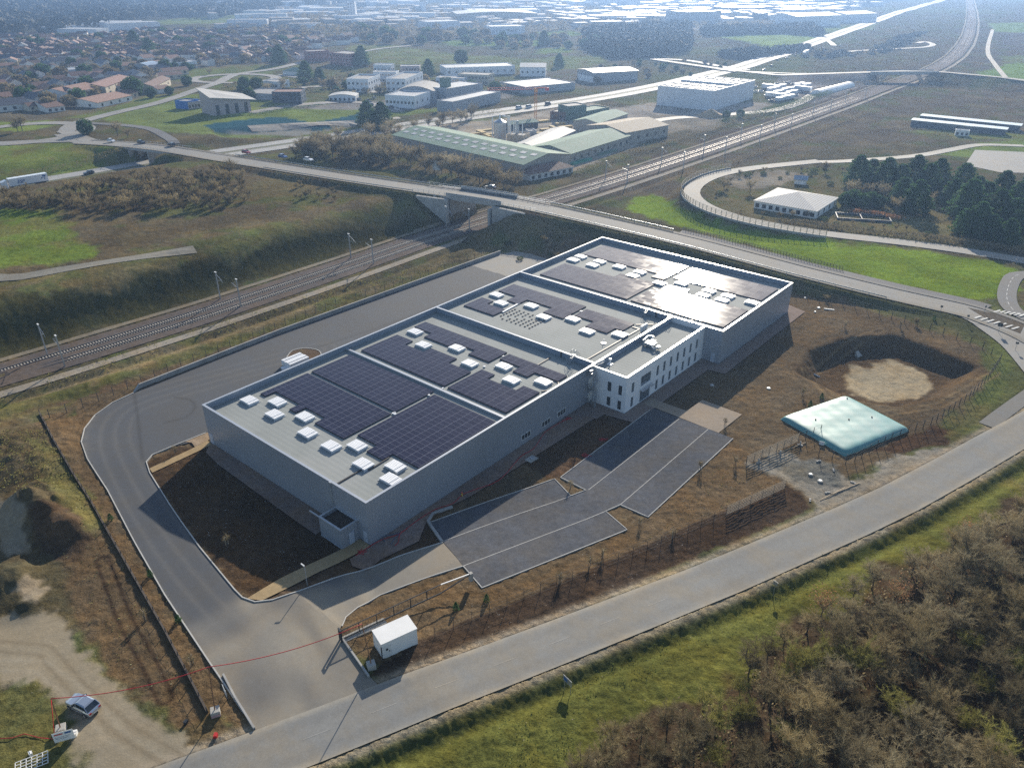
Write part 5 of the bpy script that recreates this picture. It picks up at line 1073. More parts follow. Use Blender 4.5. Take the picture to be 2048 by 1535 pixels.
# other things near the left foreground
t = thing('frame_stack', 'white metal frames piled in the grass at the bottom-left edge', 'frames', at(65, 1528), .5)
b = MB()
for k in range(5): b.bar((-1.5, -.8 + k * .4, .3), (1.5, -.8 + k * .4, .3), .06)
for k in range(7): b.bar((-1.5 + k * .5, -.8, .3), (-1.5 + k * .5, .8, .3), .06)
b.build('frame', 'white_paint', t)
for px, py, sx, lb, mm in ((372, 1445, .5, 'small dark bucket by the striped block', 'steel_dark'), (432, 1472, .55, 'red and white barrier stand on the soil by the entrance', 'sign_red'), (62, 1508, .5, 'white scrap of sheeting near the piled frames', 'white_paint'), (148, 1470, .8, 'white sheet folded behind the notice board', 'white_paint')):
    c = at(px, py); q = MB().prism([(-sx / 2, -sx / 3), (sx / 2, -sx / 3), (sx / 2.4, sx / 3), (-sx / 2.6, sx / 3)], 0, sx * .7).bar((-sx / 2, 0, sx * .72), (sx / 2, 0, sx * .72), .06).build('small_item', mm); q.location = c; q.rotation_euler.z = px; tag(q, lb, 'site item')
for k, (px, py) in enumerate(((1366, 838), (1340, 822), (1315, 810), (1398, 852), (1405, 812))):
    pass
# concrete feet and stakes of the temporary fence by the tank
for k, (px, py) in enumerate(((1517, 925), (1560, 908), (1600, 890), (1637, 922), (1667, 940), (1706, 965), (1655, 985), (1620, 1000))):
    t = MB().box(-.45, -.15, 0, .45, .15, .16).box(-.12, -.12, .16, .12, .12, .8 if k < 3 else .22).build('ballast_block', 'concrete'); t.location = at(px, py); t.rotation_euler.z = .5 + k; tag(t, ['concrete fence foot on the gravel beside the slatted fence', 'concrete fence foot lying on the gravel in front of the green tank'][k > 2], 'ballast block', 'concrete blocks of the temporary fence')
for k, (a, b) in enumerate((((1640, 1000), (1690, 975)), ((1660, 990), (1720, 966)), ((1560, 905), (1612, 885)))):
    p, q = at(*a), at(*b); o = MB().bar((0, 0, .12), q - p + Vector((0, 0, .12)), .09).build('timber_batten', 'wood_pale'); o.location = p; tag(o, ['pale batten lying on gravel closer to the near road', 'pale batten lying on gravel between the manholes and the tank', 'pale batten laid along the slatted fence'][k], 'batten')
# inlet pipe of the pond
t = MB().prism([(-.8, -.5), (.8, -.5), (.5, .5), (-.5, .5)], 0, [.1, .1, 1.1, 1.1]).build('pond_inlet', 'concrete'); t.location = at(1716, 712); t.rotation_euler.z = .6; tag(t, 'pale concrete inlet apron on the inner bank of the pond', 'inlet')
t = MB().tube([(-.6, 0, .3), (.6, -.8, -.1)], .16, 8).build('drain_pipe', 'galv'); t.location = at(1632, 750); tag(t, 'short grey drain pipe on the upper pond bank', 'pipe')
# ================================================================ RAILWAY, BRIDGES, VEHICLES
RL = np.array(RAIL)[:, :2]; rd = np.r_[0, np.cumsum(np.hypot(*np.diff(RL, axis=0).T))]
def rail_at(s, off=0.0):
    x = np.interp(s, rd, RL[:, 0]); y = np.interp(s, rd, RL[:, 1]); tx = np.interp(s + 2, rd, RL[:, 0]) - np.interp(s - 2, rd, RL[:, 0]); ty = np.interp(s + 2, rd, RL[:, 1]) - np.interp(s - 2, rd, RL[:, 1]); l = np.hypot(tx, ty) + 1e-9
    return x - ty / l * off, y + tx / l * off, math.atan2(float(np.atleast_1d(ty)[0]), float(np.atleast_1d(tx)[0]))
ribbon('railway_ballast', RAIL, -6.2, 6.2, 'gravel_sheet', .12, (.115, .098, .090), 1, 3, n=6)
smax = rd[-1]; s_near = 560
sl = MB()
for off in (-2.1, 2.1):
    for k in range(int(s_near / .62)):
        s = k * .62; x, y, a = rail_at(s, off); z = .19; c, s_ = math.cos(a), math.sin(a)
        p = [(x + c * u - s_ * v, y + s_ * u + c * v) for u, v in ((-.13, -1.25), (.13, -1.25), (.13, 1.25), (-.13, 1.25))]; sl.prism(p, .10, z + .02)
sl.build('railway_sleepers', 'sleeper', kind='structure')
rl = MB()
for off in (-2.1 - .75, -2.1 + .75, 2.1 - .75, 2.1 + .75):
    ss_ = np.arange(0, smax, 12); pts = [rail_at(s, off)[:2] for s in ss_]; w0 = .04
    for (x0, y0), (x1, y1), s in zip(pts[:-1], pts[1:], ss_): rl.bar((x0, y0, .30), (x1, y1, .30), .08 + .0001 * max(0, s - 300), .18)
rl.build('railway_rails', 'rail_steel', kind='structure')
def mast(px, py, top, side, lb):
    b = at(px, py); b.z = max(b.z, 0); s = None
    _, _, sr = seg_dist(np.array([b.x]), np.array([b.y]), RL.tolist()); a = rail_at(float(sr[0]))[2]
    d, _, _ = seg_dist(np.array([b.x]), np.array([b.y]), RL.tolist(), signed=True); inw = -1 if d[0] > 0 else 1
    t = thing('catenary_mast', lb, 'mast', b, a, 'catenary masts beside the railway'); h = 7.2
    MB().box(-.13, -.13, -.3, .13, .13, h).build('mast', 'galv', t)
    MB().bar((0, 0, h - .3), (0, inw * 2.4, h - 1.6), .08).bar((0, 0, h - 2.2), (0, inw * 2.6, h - 1.5), .08).bar((0, inw * 1.2, h - 1.0), (0, inw * 2.9, h - 2.1), .06).build('cantilever', 'galv', t)
    MB().box(-.15, -.4, h, .15, .4, h + .15).build('insulator', 'white_paint', t)
MASTS = [(95, 709), (130, 733), (441, 598), (482, 613), (702, 516), (747, 528), (893, 457), (939, 463), (1211, 359), (1254, 367), (1322, 330), (1366, 339), (1407, 303), (1450, 307), (1481, 278), (1519, 281), (1548, 256), (1581, 257), (1625, 232), (1660, 225), (1690, 205), (1730, 196)]
where = ['at the left edge of the embankment cutting', 'opposite the first pair at the left edge', 'on the slope side, midway before the bridge', 'on the yard side, midway before the bridge', 'on the slope side behind the back yard', 'on the yard side behind the back yard', 'just before the overpass, slope side', 'just before the overpass, yard side', 'beyond the overpass beside the timber yard', 'beyond the overpass, opposite the timber yard one', 'beside the pale-roofed shed', 'across the rails from the slip road', 'north of the pale-roofed shed', 'north of the slip road bend', 'beside the white warehouse hedge', 'across from the white warehouse hedge', 'further up beside the hedge', 'further up opposite the hedge', 'near the white greenhouse tunnel', 'opposite the white greenhouse tunnel', 'short of the far bridge, town side', 'short of the far bridge, field side']
for (px, py), wl in zip(MASTS, where): mast(px, py, 0, 0, 'grey steel catenary mast ' + wl)
# railway bridge: abutments, deck, parapets, screens
P_ = np.array(BROAD); dB = np.r_[0, np.cumsum(np.hypot(*np.diff(P_[:, :2], axis=0).T))]
def br(s, off=0.0):
    x, y, z = (float(np.interp(s, dB, P_[:, i])) for i in range(3)); tx = float(np.interp(s + 1, dB, P_[:, 0]) - np.interp(s - 1, dB, P_[:, 0])); ty = float(np.interp(s + 1, dB, P_[:, 1]) - np.interp(s - 1, dB, P_[:, 1])); l = math.hypot(tx, ty)
    return Vector((x - ty / l * off, y + tx / l * off, z))
sx_ = np.arange(0, dB[-1], .5); q = np.array([br(s)[:2] for s in sx_]); drr, _, _ = seg_dist(q[:, 0], q[:, 1], RL.tolist(), signed=True)
i0 = int(np.argmin(np.abs(drr))); sb = sx_[i0]; ins = sx_[np.abs(drr) < 9.0]; ins = ins[np.abs(ins - sb) < 60]; s0, s1 = ins.min(), ins.max()
bo = br(sb); bt = thing('overpass_bridge', 'concrete road bridge with steel railings over the double-track railway', 'bridge', (bo.x, bo.y, 0))
bl = lambda s, off, z: tuple(br(s, off) - Vector((bo.x, bo.y, 0)) + Vector((0, 0, z)))
def deck(name, m, a, b, z0, z1, sa, sb_, par, step=4):
    mm = MB(); ss_ = np.linspace(sa, sb_, max(2, int((sb_ - sa) / step) + 1))
    for u0, u1 in zip(ss_[:-1], ss_[1:]):
        A = [bl(u0, a, z0), bl(u1, a, z0), bl(u1, b, z0), bl(u0, b, z0), bl(u0, a, z1), bl(u1, a, z1), bl(u1, b, z1), bl(u0, b, z1)]
        mm.add(A, [(0, 3, 2, 1), (4, 5, 6, 7), (0, 1, 5, 4), (2, 3, 7, 6)] + ([(3, 0, 4, 7)] if u0 == ss_[0] else []) + ([(1, 2, 6, 5)] if u1 == ss_[-1] else []))
    return mm.build(name, m, par)
deck('deck', 'wall_concrete', -5.2, 5.2, -.95, -.02, s0 - 9, s1 + 9, bt)
# abutment walls, parallel to the rails, either side, with sloping wings
_, _, srb = seg_dist(np.array([bo.x]), np.array([bo.y]), RL.tolist()); sr0 = float(srb[0])
for off, zt in ((8.4, 7.35), (-8.4, 6.85)):
    L0, L1 = sr0 - 6.1, sr0 + 6.1; sgn = 1 if off > 0 else -1
    def rp(s, o, z): x, y, _a = rail_at(s, o); return (float(x) - bo.x, float(y) - bo.y, z)
    m = MB(); A = [rp(L0, off, -.3), rp(L1, off, -.3), rp(L1, off + sgn * .9, -.3), rp(L0, off + sgn * .9, -.3)]
    m.add(A + [(p[0], p[1], zt) for p in A], [(0, 1, 2, 3), (7, 6, 5, 4), (0, 4, 5, 1), (1, 5, 6, 2), (2, 6, 7, 3), (3, 7, 4, 0)]).build('abutment', 'wall_concrete', bt)
    sd = -sgn if br(sb + 10).x > br(sb).x and rail_at(sr0, 10)[0] < rail_at(sr0, 0)[0] else sgn
    for rs in (-7.3, 7.3):
        sa_, sb2 = sb + sd * 8.6, sb + sd * 20.5; m = MB(); za, zb_ = bl(sa_, rs, -.25)[2], bl(sb2, rs, -.25)[2]; p, q = Vector(bl(sa_, rs, 0)), Vector(bl(sb2, rs, 0)); n_ = Vector((q.y - p.y, p.x - q.x, 0)).normalized() * .55
        m.add([(p.x - n_.x, p.y - n_.y, -.3), (q.x - n_.x, q.y - n_.y, zb_ - .6), (q.x + n_.x, q.y + n_.y, zb_ - .6), (p.x + n_.x, p.y + n_.y, -.3), (p.x - n_.x, p.y - n_.y, za), (q.x - n_.x, q.y - n_.y, zb_), (q.x + n_.x, q.y + n_.y, zb_), (p.x + n_.x, p.y + n_.y, za)],
              [(0, 1, 2, 3), (7, 6, 5, 4), (0, 4, 5, 1), (1, 5, 6, 2), (2, 6, 7, 3), (3, 7, 4, 0)]); m.build('wing_wall', 'wall_concrete', bt)
for off in (-5.1, 5.1):
    m = MB(); k = 0; s = s0 - 14
    while s < s1 + 14: m.bar(bl(s, off, -.1), bl(s, off, 1.25), .11); s += 2.0
    m.bar(bl(s0 - 14, off, 1.2), bl(s1 + 14, off, 1.2), .09); m.bar(bl(s0 - 14, off, .65), bl(s1 + 14, off, .65), .06); m.build('railing', 'galv', bt)
    deck('screen_panel', 'galv', off + .1 * (1 if off > 0 else -1), off + .14 * (1 if off > 0 else -1), -.6, 1.3, s0 - 1.5, s1 + 1.5, bt)
# guard rails along the overpass road
def rail_guard(label, sa, sb_, off, h=.75, post=4.0, m='galv', name='guard_rail', ground=False):
    o = br(sa, off); t = thing(name, label, 'guard rail', o); mm = MB(); n = min(int((sb_ - sa) / post), 98); pr = MB().box(-.06, -.06, -.4, .06, .06, h).build('post', m, t)
    pts = [br(sa + (sb_ - sa) * i / n, off) for i in range(n + 1)]
    if ground:
        for p in pts: p.z = Tz(p.x, p.y)
    for p in pts[1:]: c = pr.copy(); COL.objects.link(c); c.parent = t; c.location = p - o
    for p, q in zip(pts[:-1], pts[1:]): mm.bar(p - o + Vector((0, 0, h - .12)), q - o + Vector((0, 0, h - .12)), .06, .3)
    mm.build('rail', m, t)
rail_guard('grey guard rail on the near side of the overpass approach from the roundabout', 130, s0 - 14, -5.3)
rail_guard('grey guard rail on the timber-yard side of the overpass approach', 100, s0 - 14, 5.4)
rail_guard('grey guard rail running down from the bridge on the warehouse side', s1 + 14, sC + 60, -5.3)
rail_guard('grey guard rail running down from the bridge towards the cycle path', s1 + 14, sC - 2, 5.4)
def fence_line(label, pts, h, spacing, **k): return post_fence(label, pts, spacing, h, **k)
hs0 = arc_of(BROAD, G(1440, 500)); ct = thing('timber_rail_fence', 'long wooden post-and-rail fence between the cycle path and the bright grass', 'fence', br(sC, 8.4)); o = ct.location
mm = MB(); ns = 56
for i in range(ns + 1):
    p = br(sC + (hs0 + 36 - sC) * i / ns, 8.4) - o; 
    if i == 0: pr = MB().box(-.05, -.05, -.5, .05, .05, 1.1).build('post', 'bark_grey', ct)
    else: c = pr.copy(); COL.objects.link(c); c.parent = ct; c.location = p
    if i: mm.bar(pp_ + Vector((0, 0, 1.0)), p + Vector((0, 0, 1.0)), .08); mm.bar(pp_ + Vector((0, 0, .5)), p + Vector((0, 0, .5)), .08)
    pp_ = p.copy()
mm.build('rail', 'bark_grey', ct)
# highway underpass of the overpass road (left)
q = np.array([br(s)[:2] for s in sx_]); dhh, _, _ = seg_dist(q[:, 0], q[:, 1], [p[:2] for p in HIGH]); cand = sx_[(dhh < 14) & (q[:, 0] < -60)]
h0, h1 = cand.min(), cand.max(); ho = br((h0 + h1) / 2); hb = thing('highway_overbridge', 'concrete bridge carrying the overpass road across the sunken highway', 'bridge', (ho.x, ho.y, 0)); bo_keep = bo.copy(); bo.x, bo.y = ho.x, ho.y
deck('deck', 'wall_concrete', -5.2, 5.2, -.9, -.02, h0 - 3, h1 + 3, hb)
for s in (h0 + .3, (h0 + h1) / 2, h1 - .3):
    m = MB(); z = br(s).z; A = [bl(s - .4, -5, -z - .2), bl(s + .4, -5, -z - .2), bl(s + .4, 5, -z - .2), bl(s - .4, 5, -z - .2)]; m.add(A + [(p[0], p[1], z - .95) for p in A], [(3, 2, 1, 0), (4, 5, 6, 7), (0, 1, 5, 4), (1, 2, 6, 5), (2, 3, 7, 6), (3, 0, 4, 7)]); m.build('pier', 'wall_concrete', hb)
for off in (-5.1, 5.1):
    m = MB(); m.bar(bl(h0 - 3, off, 1.0), bl(h1 + 3, off, 1.0), .1)
    for s in np.arange(h0 - 3, h1 + 3, 2.5): m.bar(bl(s, off, -.1), bl(s, off, 1.0), .09)
    m.build('railing', 'galv', hb)
# far road bridge over the railway
FP = np.array(FARB); dF = np.r_[0, np.cumsum(np.hypot(*np.diff(FP[:, :2], axis=0).T))]
def fr_(s, off=0.0):
    x, y, z = (float(np.interp(s, dF, FP[:, i])) for i in range(3)); tx = float(np.interp(s + 3, dF, FP[:, 0]) - np.interp(s - 3, dF, FP[:, 0])); ty = float(np.interp(s + 3, dF, FP[:, 1]) - np.interp(s - 3, dF, FP[:, 1])); l = math.hypot(tx, ty); return Vector((x - ty / l * off, y + tx / l * off, z))
ss2 = np.arange(0, dF[-1], 1.0); q = np.array([fr_(s)[:2] for s in ss2]); d2, _, _ = seg_dist(q[:, 0], q[:, 1], RL.tolist()); c2_ = ss2[d2 < 17]; f0, f1 = c2_.min(), c2_.max(); fo = fr_((f0 + f1) / 2)
fb = thing('far_bridge', 'pale concrete road bridge with slanted piers over the railway in the distance', 'bridge', (fo.x, fo.y, 0)); O_ = Vector((fo.x, fo.y, 0))
m = MB(); A0 = [fr_(f0 - 4, -5) - O_, fr_(f1 + 4, -5) - O_, fr_(f1 + 4, 5) - O_, fr_(f0 - 4, 5) - O_]; m.add([p - Vector((0, 0, 1.3)) for p in A0] + [p + Vector((0, 0, .02)) for p in A0], [(3, 2, 1, 0), (4, 5, 6, 7), (0, 1, 5, 4), (1, 2, 6, 5), (2, 3, 7, 6), (3, 0, 4, 7)]).build('deck', 'wall_concrete', fb)
for s, l_ in ((f0 + 9, -5), (f1 - 9, 5)):
    for off in (-3, 3): m = MB().bar(fr_(s, off) - O_ - Vector((0, 0, 1)), Vector((*(fr_(s + l_, off) - O_)[:2], 0)), 1.0); m.build('pier', 'concrete', fb)
m = MB()
for off in (-4.9, 4.9): m.bar(fr_(f0 - 4, off) - O_ + Vector((0, 0, .5)), fr_(f1 + 4, off) - O_ + Vector((0, 0, .5)), .12, 1.0)
m.build('parapet', 'wall_concrete', fb)
# curved wall fence of the slip road
SP = np.array(SLIP); dS = np.r_[0, np.cumsum(np.hypot(*np.diff(SP[:, :2], axis=0).T))]
def sp(s, off): 
    x, y, z = (float(np.interp(s, dS, SP[:, i])) for i in range(3)); tx = float(np.interp(s + 1, dS, SP[:, 0]) - np.interp(s - 1, dS, SP[:, 0])); ty = float(np.interp(s + 1, dS, SP[:, 1]) - np.interp(s - 1, dS, SP[:, 1])); l = math.hypot(tx, ty); return Vector((x - ty / l * off, y + tx / l * off, z))
sa = arc_of(SLIP, G(1465, 342)); se = arc_of(SLIP, G(1650, 468)); sgn = -1
cx0 = sp((sa + se) / 2, -4)
test = at(1366, 380); sgn = -1 if (sp(arc_of(SLIP, G(1385, 384)), -4) - test).length < (sp(arc_of(SLIP, G(1385, 384)), 4) - test).length else 1
cf = thing('curved_screen_fence', 'tall curved fence of concrete wall and rails along the outer bend of the slip road', 'fence', sp(sa, 3.9 * sgn)); o = cf.location; n = 60
pts = [sp(sa + (se - sa) * i / n, 3.9 * sgn) - o for i in range(n + 1)]
w1 = MB(); 
for p, q in zip(pts[:-1], pts[1:]): w1.bar(p + Vector((0, 0, -.6)), q + Vector((0, 0, -.6)), .3, 2.2)
w1.build('wall', 'wall_concrete', cf)
pr = MB().box(-.09, -.09, .4, .09, .09, 2.3).build('post', 'wood_pale', cf); pr.location = pts[0]
for p in pts[1:]: c = pr.copy(); COL.objects.link(c); c.parent = cf; c.location = p
w1 = MB()
for p, q in zip(pts[:-1], pts[1:]):
    for z in (.9, 1.35, 1.8, 2.2): w1.bar(p + Vector((0, 0, z)), q + Vector((0, 0, z)), .05, .10)
w1.build('rail', 'wood_pale', cf)
bo.x, bo.y = bo_keep.x, bo_keep.y
# ---------------------------------------------------------------- vehicles
def loft(sections, m=None):
    """sections along x: (x, [(y,z)...]) all of the same length, closed rings"""
    b = MB(); n = len(sections[0][1])
    for x, r_ in sections:
        for y, z in r_: b.v.append((x, y, z))
    for i in range(len(sections) - 1):
        for k in range(n): a, c = i * n + k, i * n + (k + 1) % n; b.f.append((a, c, c + n, a + n)); b.mi.append(0)
    b.f.append(tuple(range(n))[::-1]); b.f.append(tuple((len(sections) - 1) * n + k for k in range(n))); b.mi += [0, 0]; return b
def car(paint, label, loc, rz, L=4.2, W2=1.76, Hh=1.46, kind='hatch', detail=True, group=None, cat='car', name='parked_car'):
    t = thing(name, label, cat, loc, rz, group); h = W2 / 2
    def ring(w_, z0, z1): return [(-w_, z0 + .12), (-w_ + .06, z0), (w_ - .06, z0), (w_, z0 + .12), (w_, z1 - .16), (w_ - .10, z1), (-w_ + .10, z1), (-w_, z1 - .16)]
    xs = [(-L / 2, .86, .35, .72), (-L / 2 + .12, .94, .24, .90), (-L / 2 + .8, 1, .20, .96), (0, 1, .18, .95), (L / 2 - 1.2, 1, .2, .93), (L / 2 - .5, .96, .22, .80), (L / 2 - .1, .86, .28, .66), (L / 2, .74, .34, .56)]
    if kind == 'van': xs = [(-L / 2, .92, .3, 1.0), (-L / 2 + .3, 1, .22, 1.1), (0, 1, .2, 1.1), (L / 2 - .9, 1, .2, 1.05), (L / 2 - .2, .92, .25, .85), (L / 2, .8, .32, .6)]
    loft([(x, ring(h * w_, z0, z1)) for x, w_, z0, z1 in xs]).build('body', paint, t, smooth=False, bevel=.04 if detail else 0)
    xr, xf = -L / 2 + .15, L / 2 - 1.25
    if kind == 'van': xr, xf = -L / 2 + .05, L / 2 - .7
    cz = .88 if kind != 'van' else 1.0
    top = [(xr + .55 if kind != 'van' else xr + .1, .74), (xf - .75 if kind != 'van' else xf - .5, .76)]
    cab = MB(); cab.v = [(xr, -h * .9, cz), (xf, -h * .9, cz - .04), (xf, h * .9, cz - .04), (xr, h * .9, cz), (top[0][0], -h * top[0][1], Hh - .06), (top[1][0], -h * top[1][1], Hh - .04), (top[1][0], h * top[1][1], Hh - .04), (top[0][0], h * top[0][1], Hh - .06)]
    cab.f = [(0, 1, 5, 4), (1, 2, 6, 5), (2, 3, 7, 6), (3, 0, 4, 7)]; cab.mi = [0] * 4; cab.build('windows' if 0 else 'greenhouse', 'glass_dark', t)
    rf = MB(); a0, a1 = top[0][0] - .06, top[1][0] + .08; y0_, y1_ = h * .78, h * .6
    rf.add([(a0, -y0_, Hh - .08), (a1, -y0_, Hh - .06), (a1, y0_, Hh - .06), (a0, y0_, Hh - .08), (a0 + .2, -y1_, Hh), (a1 - .2, -y1_, Hh + .01), (a1 - .2, y1_, Hh + .01), (a0 + .2, y1_, Hh)], [(3, 2, 1, 0), (4, 5, 6, 7), (0, 1, 5, 4), (1, 2, 6, 5), (2, 3, 7, 6), (3, 0, 4, 7)])
    if detail:
        for s in (-1, 1):
            for xa, xb in ((xf, a1), (.1, .02), (xr, a0)): rf.bar((xa, s * h * .9, cz), (xb, s * y0_, Hh - .07), .07)
    rf.build('roof', paint, t)
    wp = MB().tube([(0, -.11, 0), (0, .11, 0)], .31, 14); 
    w0 = wp.build('wheel', 'tyre', t); rm = MB().tube([(0, -.115, 0), (0, .115, 0)], .19, 10).build('rim', 'alu', w0)
    ps = [(L / 2 - .8, s * (h - .08), .31) for s in (-1, 1)] + [(-L / 2 + .75, s * (h - .08), .31) for s in (-1, 1)]; w0.location = ps[0]
    for p in ps[1:]: c = w0.copy(); COL.objects.link(c); c.parent = t; c.location = p; c2 = rm.copy(); COL.objects.link(c2); c2.parent = c
    if detail:
        for s in (-1, 1):
            MB().box(L / 2 - .22, s * h * .55 - .14, .56, L / 2 - .06, s * h * .55 + .14, .70).build('headlight', 'alu', t); MB().box(-L / 2 - .02, s * h * .68 - .14, .62, -L / 2 + .15, s * h * .68 + .14, .80).build('taillight', 'tail_red', t)
            MB().box(xf - .45, s * (h + .02) - .08, .92, xf - .28, s * (h + .02) + .08, 1.04).build('mirror', 'steel_dark', t)
        MB().box(-L / 2 - .03, -.26, .42, -L / 2 - .005, .26, .53).build('number_plate', 'white_paint', t)
    return t
a, b = at(196, 1428), at(141, 1402); d = b - a; c = (a + b) / 2
car('car_silver', 'silver hatchback standing on the pale earth track at the bottom left', c + Vector((0, 0, .05)), math.atan2(d.y, d.x), 4.1)
def on_road(px, py, z, line, back=False):
    p = Vector((*G(px, py, z), z)); s = arc_of(line, p); L_ = np.array(line)[:, :2]; dd = np.r_[0, np.cumsum(np.hypot(*np.diff(L_, axis=0).T))]
    tx = np.interp(s + 2, dd, L_[:, 0]) - np.interp(s - 2, dd, L_[:, 0]); ty = np.interp(s + 2, dd, L_[:, 1]) - np.interp(s - 2, dd, L_[:, 1]); return p, math.atan2(ty, tx) + (math.pi if back else 0)
for px, py, z, pn, lb, bk in ((223, 284, 4.7, 'car_white', 'white car entering the overpass road from the roundabout', 0), (283, 287, 5.7, 'car_black', 'dark red-brown car behind the white one on the overpass', 0), (343, 292, 6.8, 'car_black', 'black car crossing the highway bridge', 1), (493, 307, 7.7, 'car_red', 'dark red car on the overpass approach', 0), (566, 316, 8.2, 'car_blue', 'blue car on the overpass approach ahead of a white one', 0), (617, 322, 8.3, 'car_white', 'small white car on the overpass following the blue one', 0), (980, 378, 8.2, 'car_black', 'black estate car on the railway bridge', 1)):
    p, a = on_road(px, py, z, BROAD, bk); p.z += .07; car(pn, lb, p, a, detail=px > 900, name='car')
for px, py, pn, lb, bk in ((178, 348, 'car_black', 'black car on the highway behind the articulated lorry', 1), (1038, 218, 'car_white', 'white van on the highway beyond the crane', 0), (1058, 216, 'car_white', 'white car beside the van on the highway', 0), (1096, 210, 'car_black', 'dark car ahead of the white van on the highway', 0), (1590, 118, 'car_white', '', 0)):
    if not lb: continue
    p, a = on_road(px, py, .1, HIGH, bk); car(pn, lb, p, a, detail=False, name='car', kind='van' if 'van on' in lb else 'hatch', Hh=2.0 if 'van on' in lb else 1.46)
hwc = []
for k, (px, py) in enumerate(((1555, 121), (1573, 117), (1590, 112), (1663, 100), (1646, 98), (1680, 92), (1700, 78), (1712, 80), (1733, 71), (1722, 66), (1748, 63), (1760, 55), (1780, 51), (1795, 45), (1543, 133), (1528, 141))):
    p, a = on_road(px, py, .1, HIGH, k % 2); 
    if k == 0: hc = car('car_black', '', p, a, detail=False, name='car', group='distant cars on the highway'); hc['label'] = 'tiny dark car on the far stretch of highway'
    else: copy_thing(hc, p, a)
def lorry(loc, rz, label, marks=True, L=13.6):
    t = thing('articulated_lorry', label, 'lorry', loc, rz); MB().box(-L / 2 - 1.3, -1.25, 1.15, L / 2 - 1.3, 1.25, 3.95).build('trailer', 'car_white', t)
    MB().box(-L / 2 - 1.2, -1.1, .8, L / 2 - 1.4, 1.1, 1.14).build('chassis', 'steel_dark', t)
    MB().prism([(L / 2 - .7, -1.2), (L / 2 + 1.5, -1.2), (L / 2 + 1.5, 1.2), (L / 2 - .7, 1.2)], .6, [3.6, 3.0, 3.0, 3.6]).build('cab', 'car_white', t); MB().box(L / 2 + 1.44, -1.05, 1.8, L / 2 + 1.53, 1.05, 2.7).build('windscreen', 'glass_dark', t)
    w0 = MB().tube([(0, -1.2, 0), (0, 1.2, 0)], .5, 12).build('wheel', 'tyre', t); w0.location = (L / 2 + .6, 0, .5)
    for x in (L / 2 - 1.9, -L / 2 + .2, -L / 2 + 1.5, -L / 2 + 2.8): c = w0.copy(); COL.objects.link(c); c.parent = t; c.location = (x, 0, .5)
    return t
p = Vector((*G(52, 373, .1), .1)); _, a = on_road(52, 373, .1, HIGH, 1); lt = lorry(p, a, 'white articulated lorry with blue lettering on the highway at the left edge')
def letters(txt, par, size, loc, rot, m, name='lettering', ext=.01, shear=0):
    cu = bpy.data.curves.new('text', 'FONT'); cu.body = txt; cu.size = size; cu.extrude = ext; cu.shear = shear; cu.align_x = 'CENTER'; cu.offset = .02 * size; tmp = bpy.data.objects.new('text', cu); COL.objects.link(tmp)
    dg = bpy.context.evaluated_depsgraph_get(); me = bpy.data.meshes.new_from_object(tmp.evaluated_get(dg)); bpy.data.objects.remove(tmp); me.materials.clear(); me.materials.append(MATS[m]); o = bpy.data.objects.new(name, me); COL.objects.link(o); o.parent = par; o.location = loc; o.rotation_euler = rot; return o
letters('ESP', lt, 1.7, (1.6, 1.27, 1.85), (R(90), 0, R(180)), 'blue_mark', shear=.3)
MB().box(-7.4, 1.252, 2.9, -6.2, 1.27, 3.5).box(-7.0, 1.252, 1.9, -6.7, 1.27, 2.9).box(-6.2, 1.252, 2.3, -5.6, 1.27, 2.6).build('emblem', 'blue_mark', lt)
p, a = on_road(1611, 110, .1, HIGH, 1); q = lorry(p, a, 'white lorry far along the highway'); 
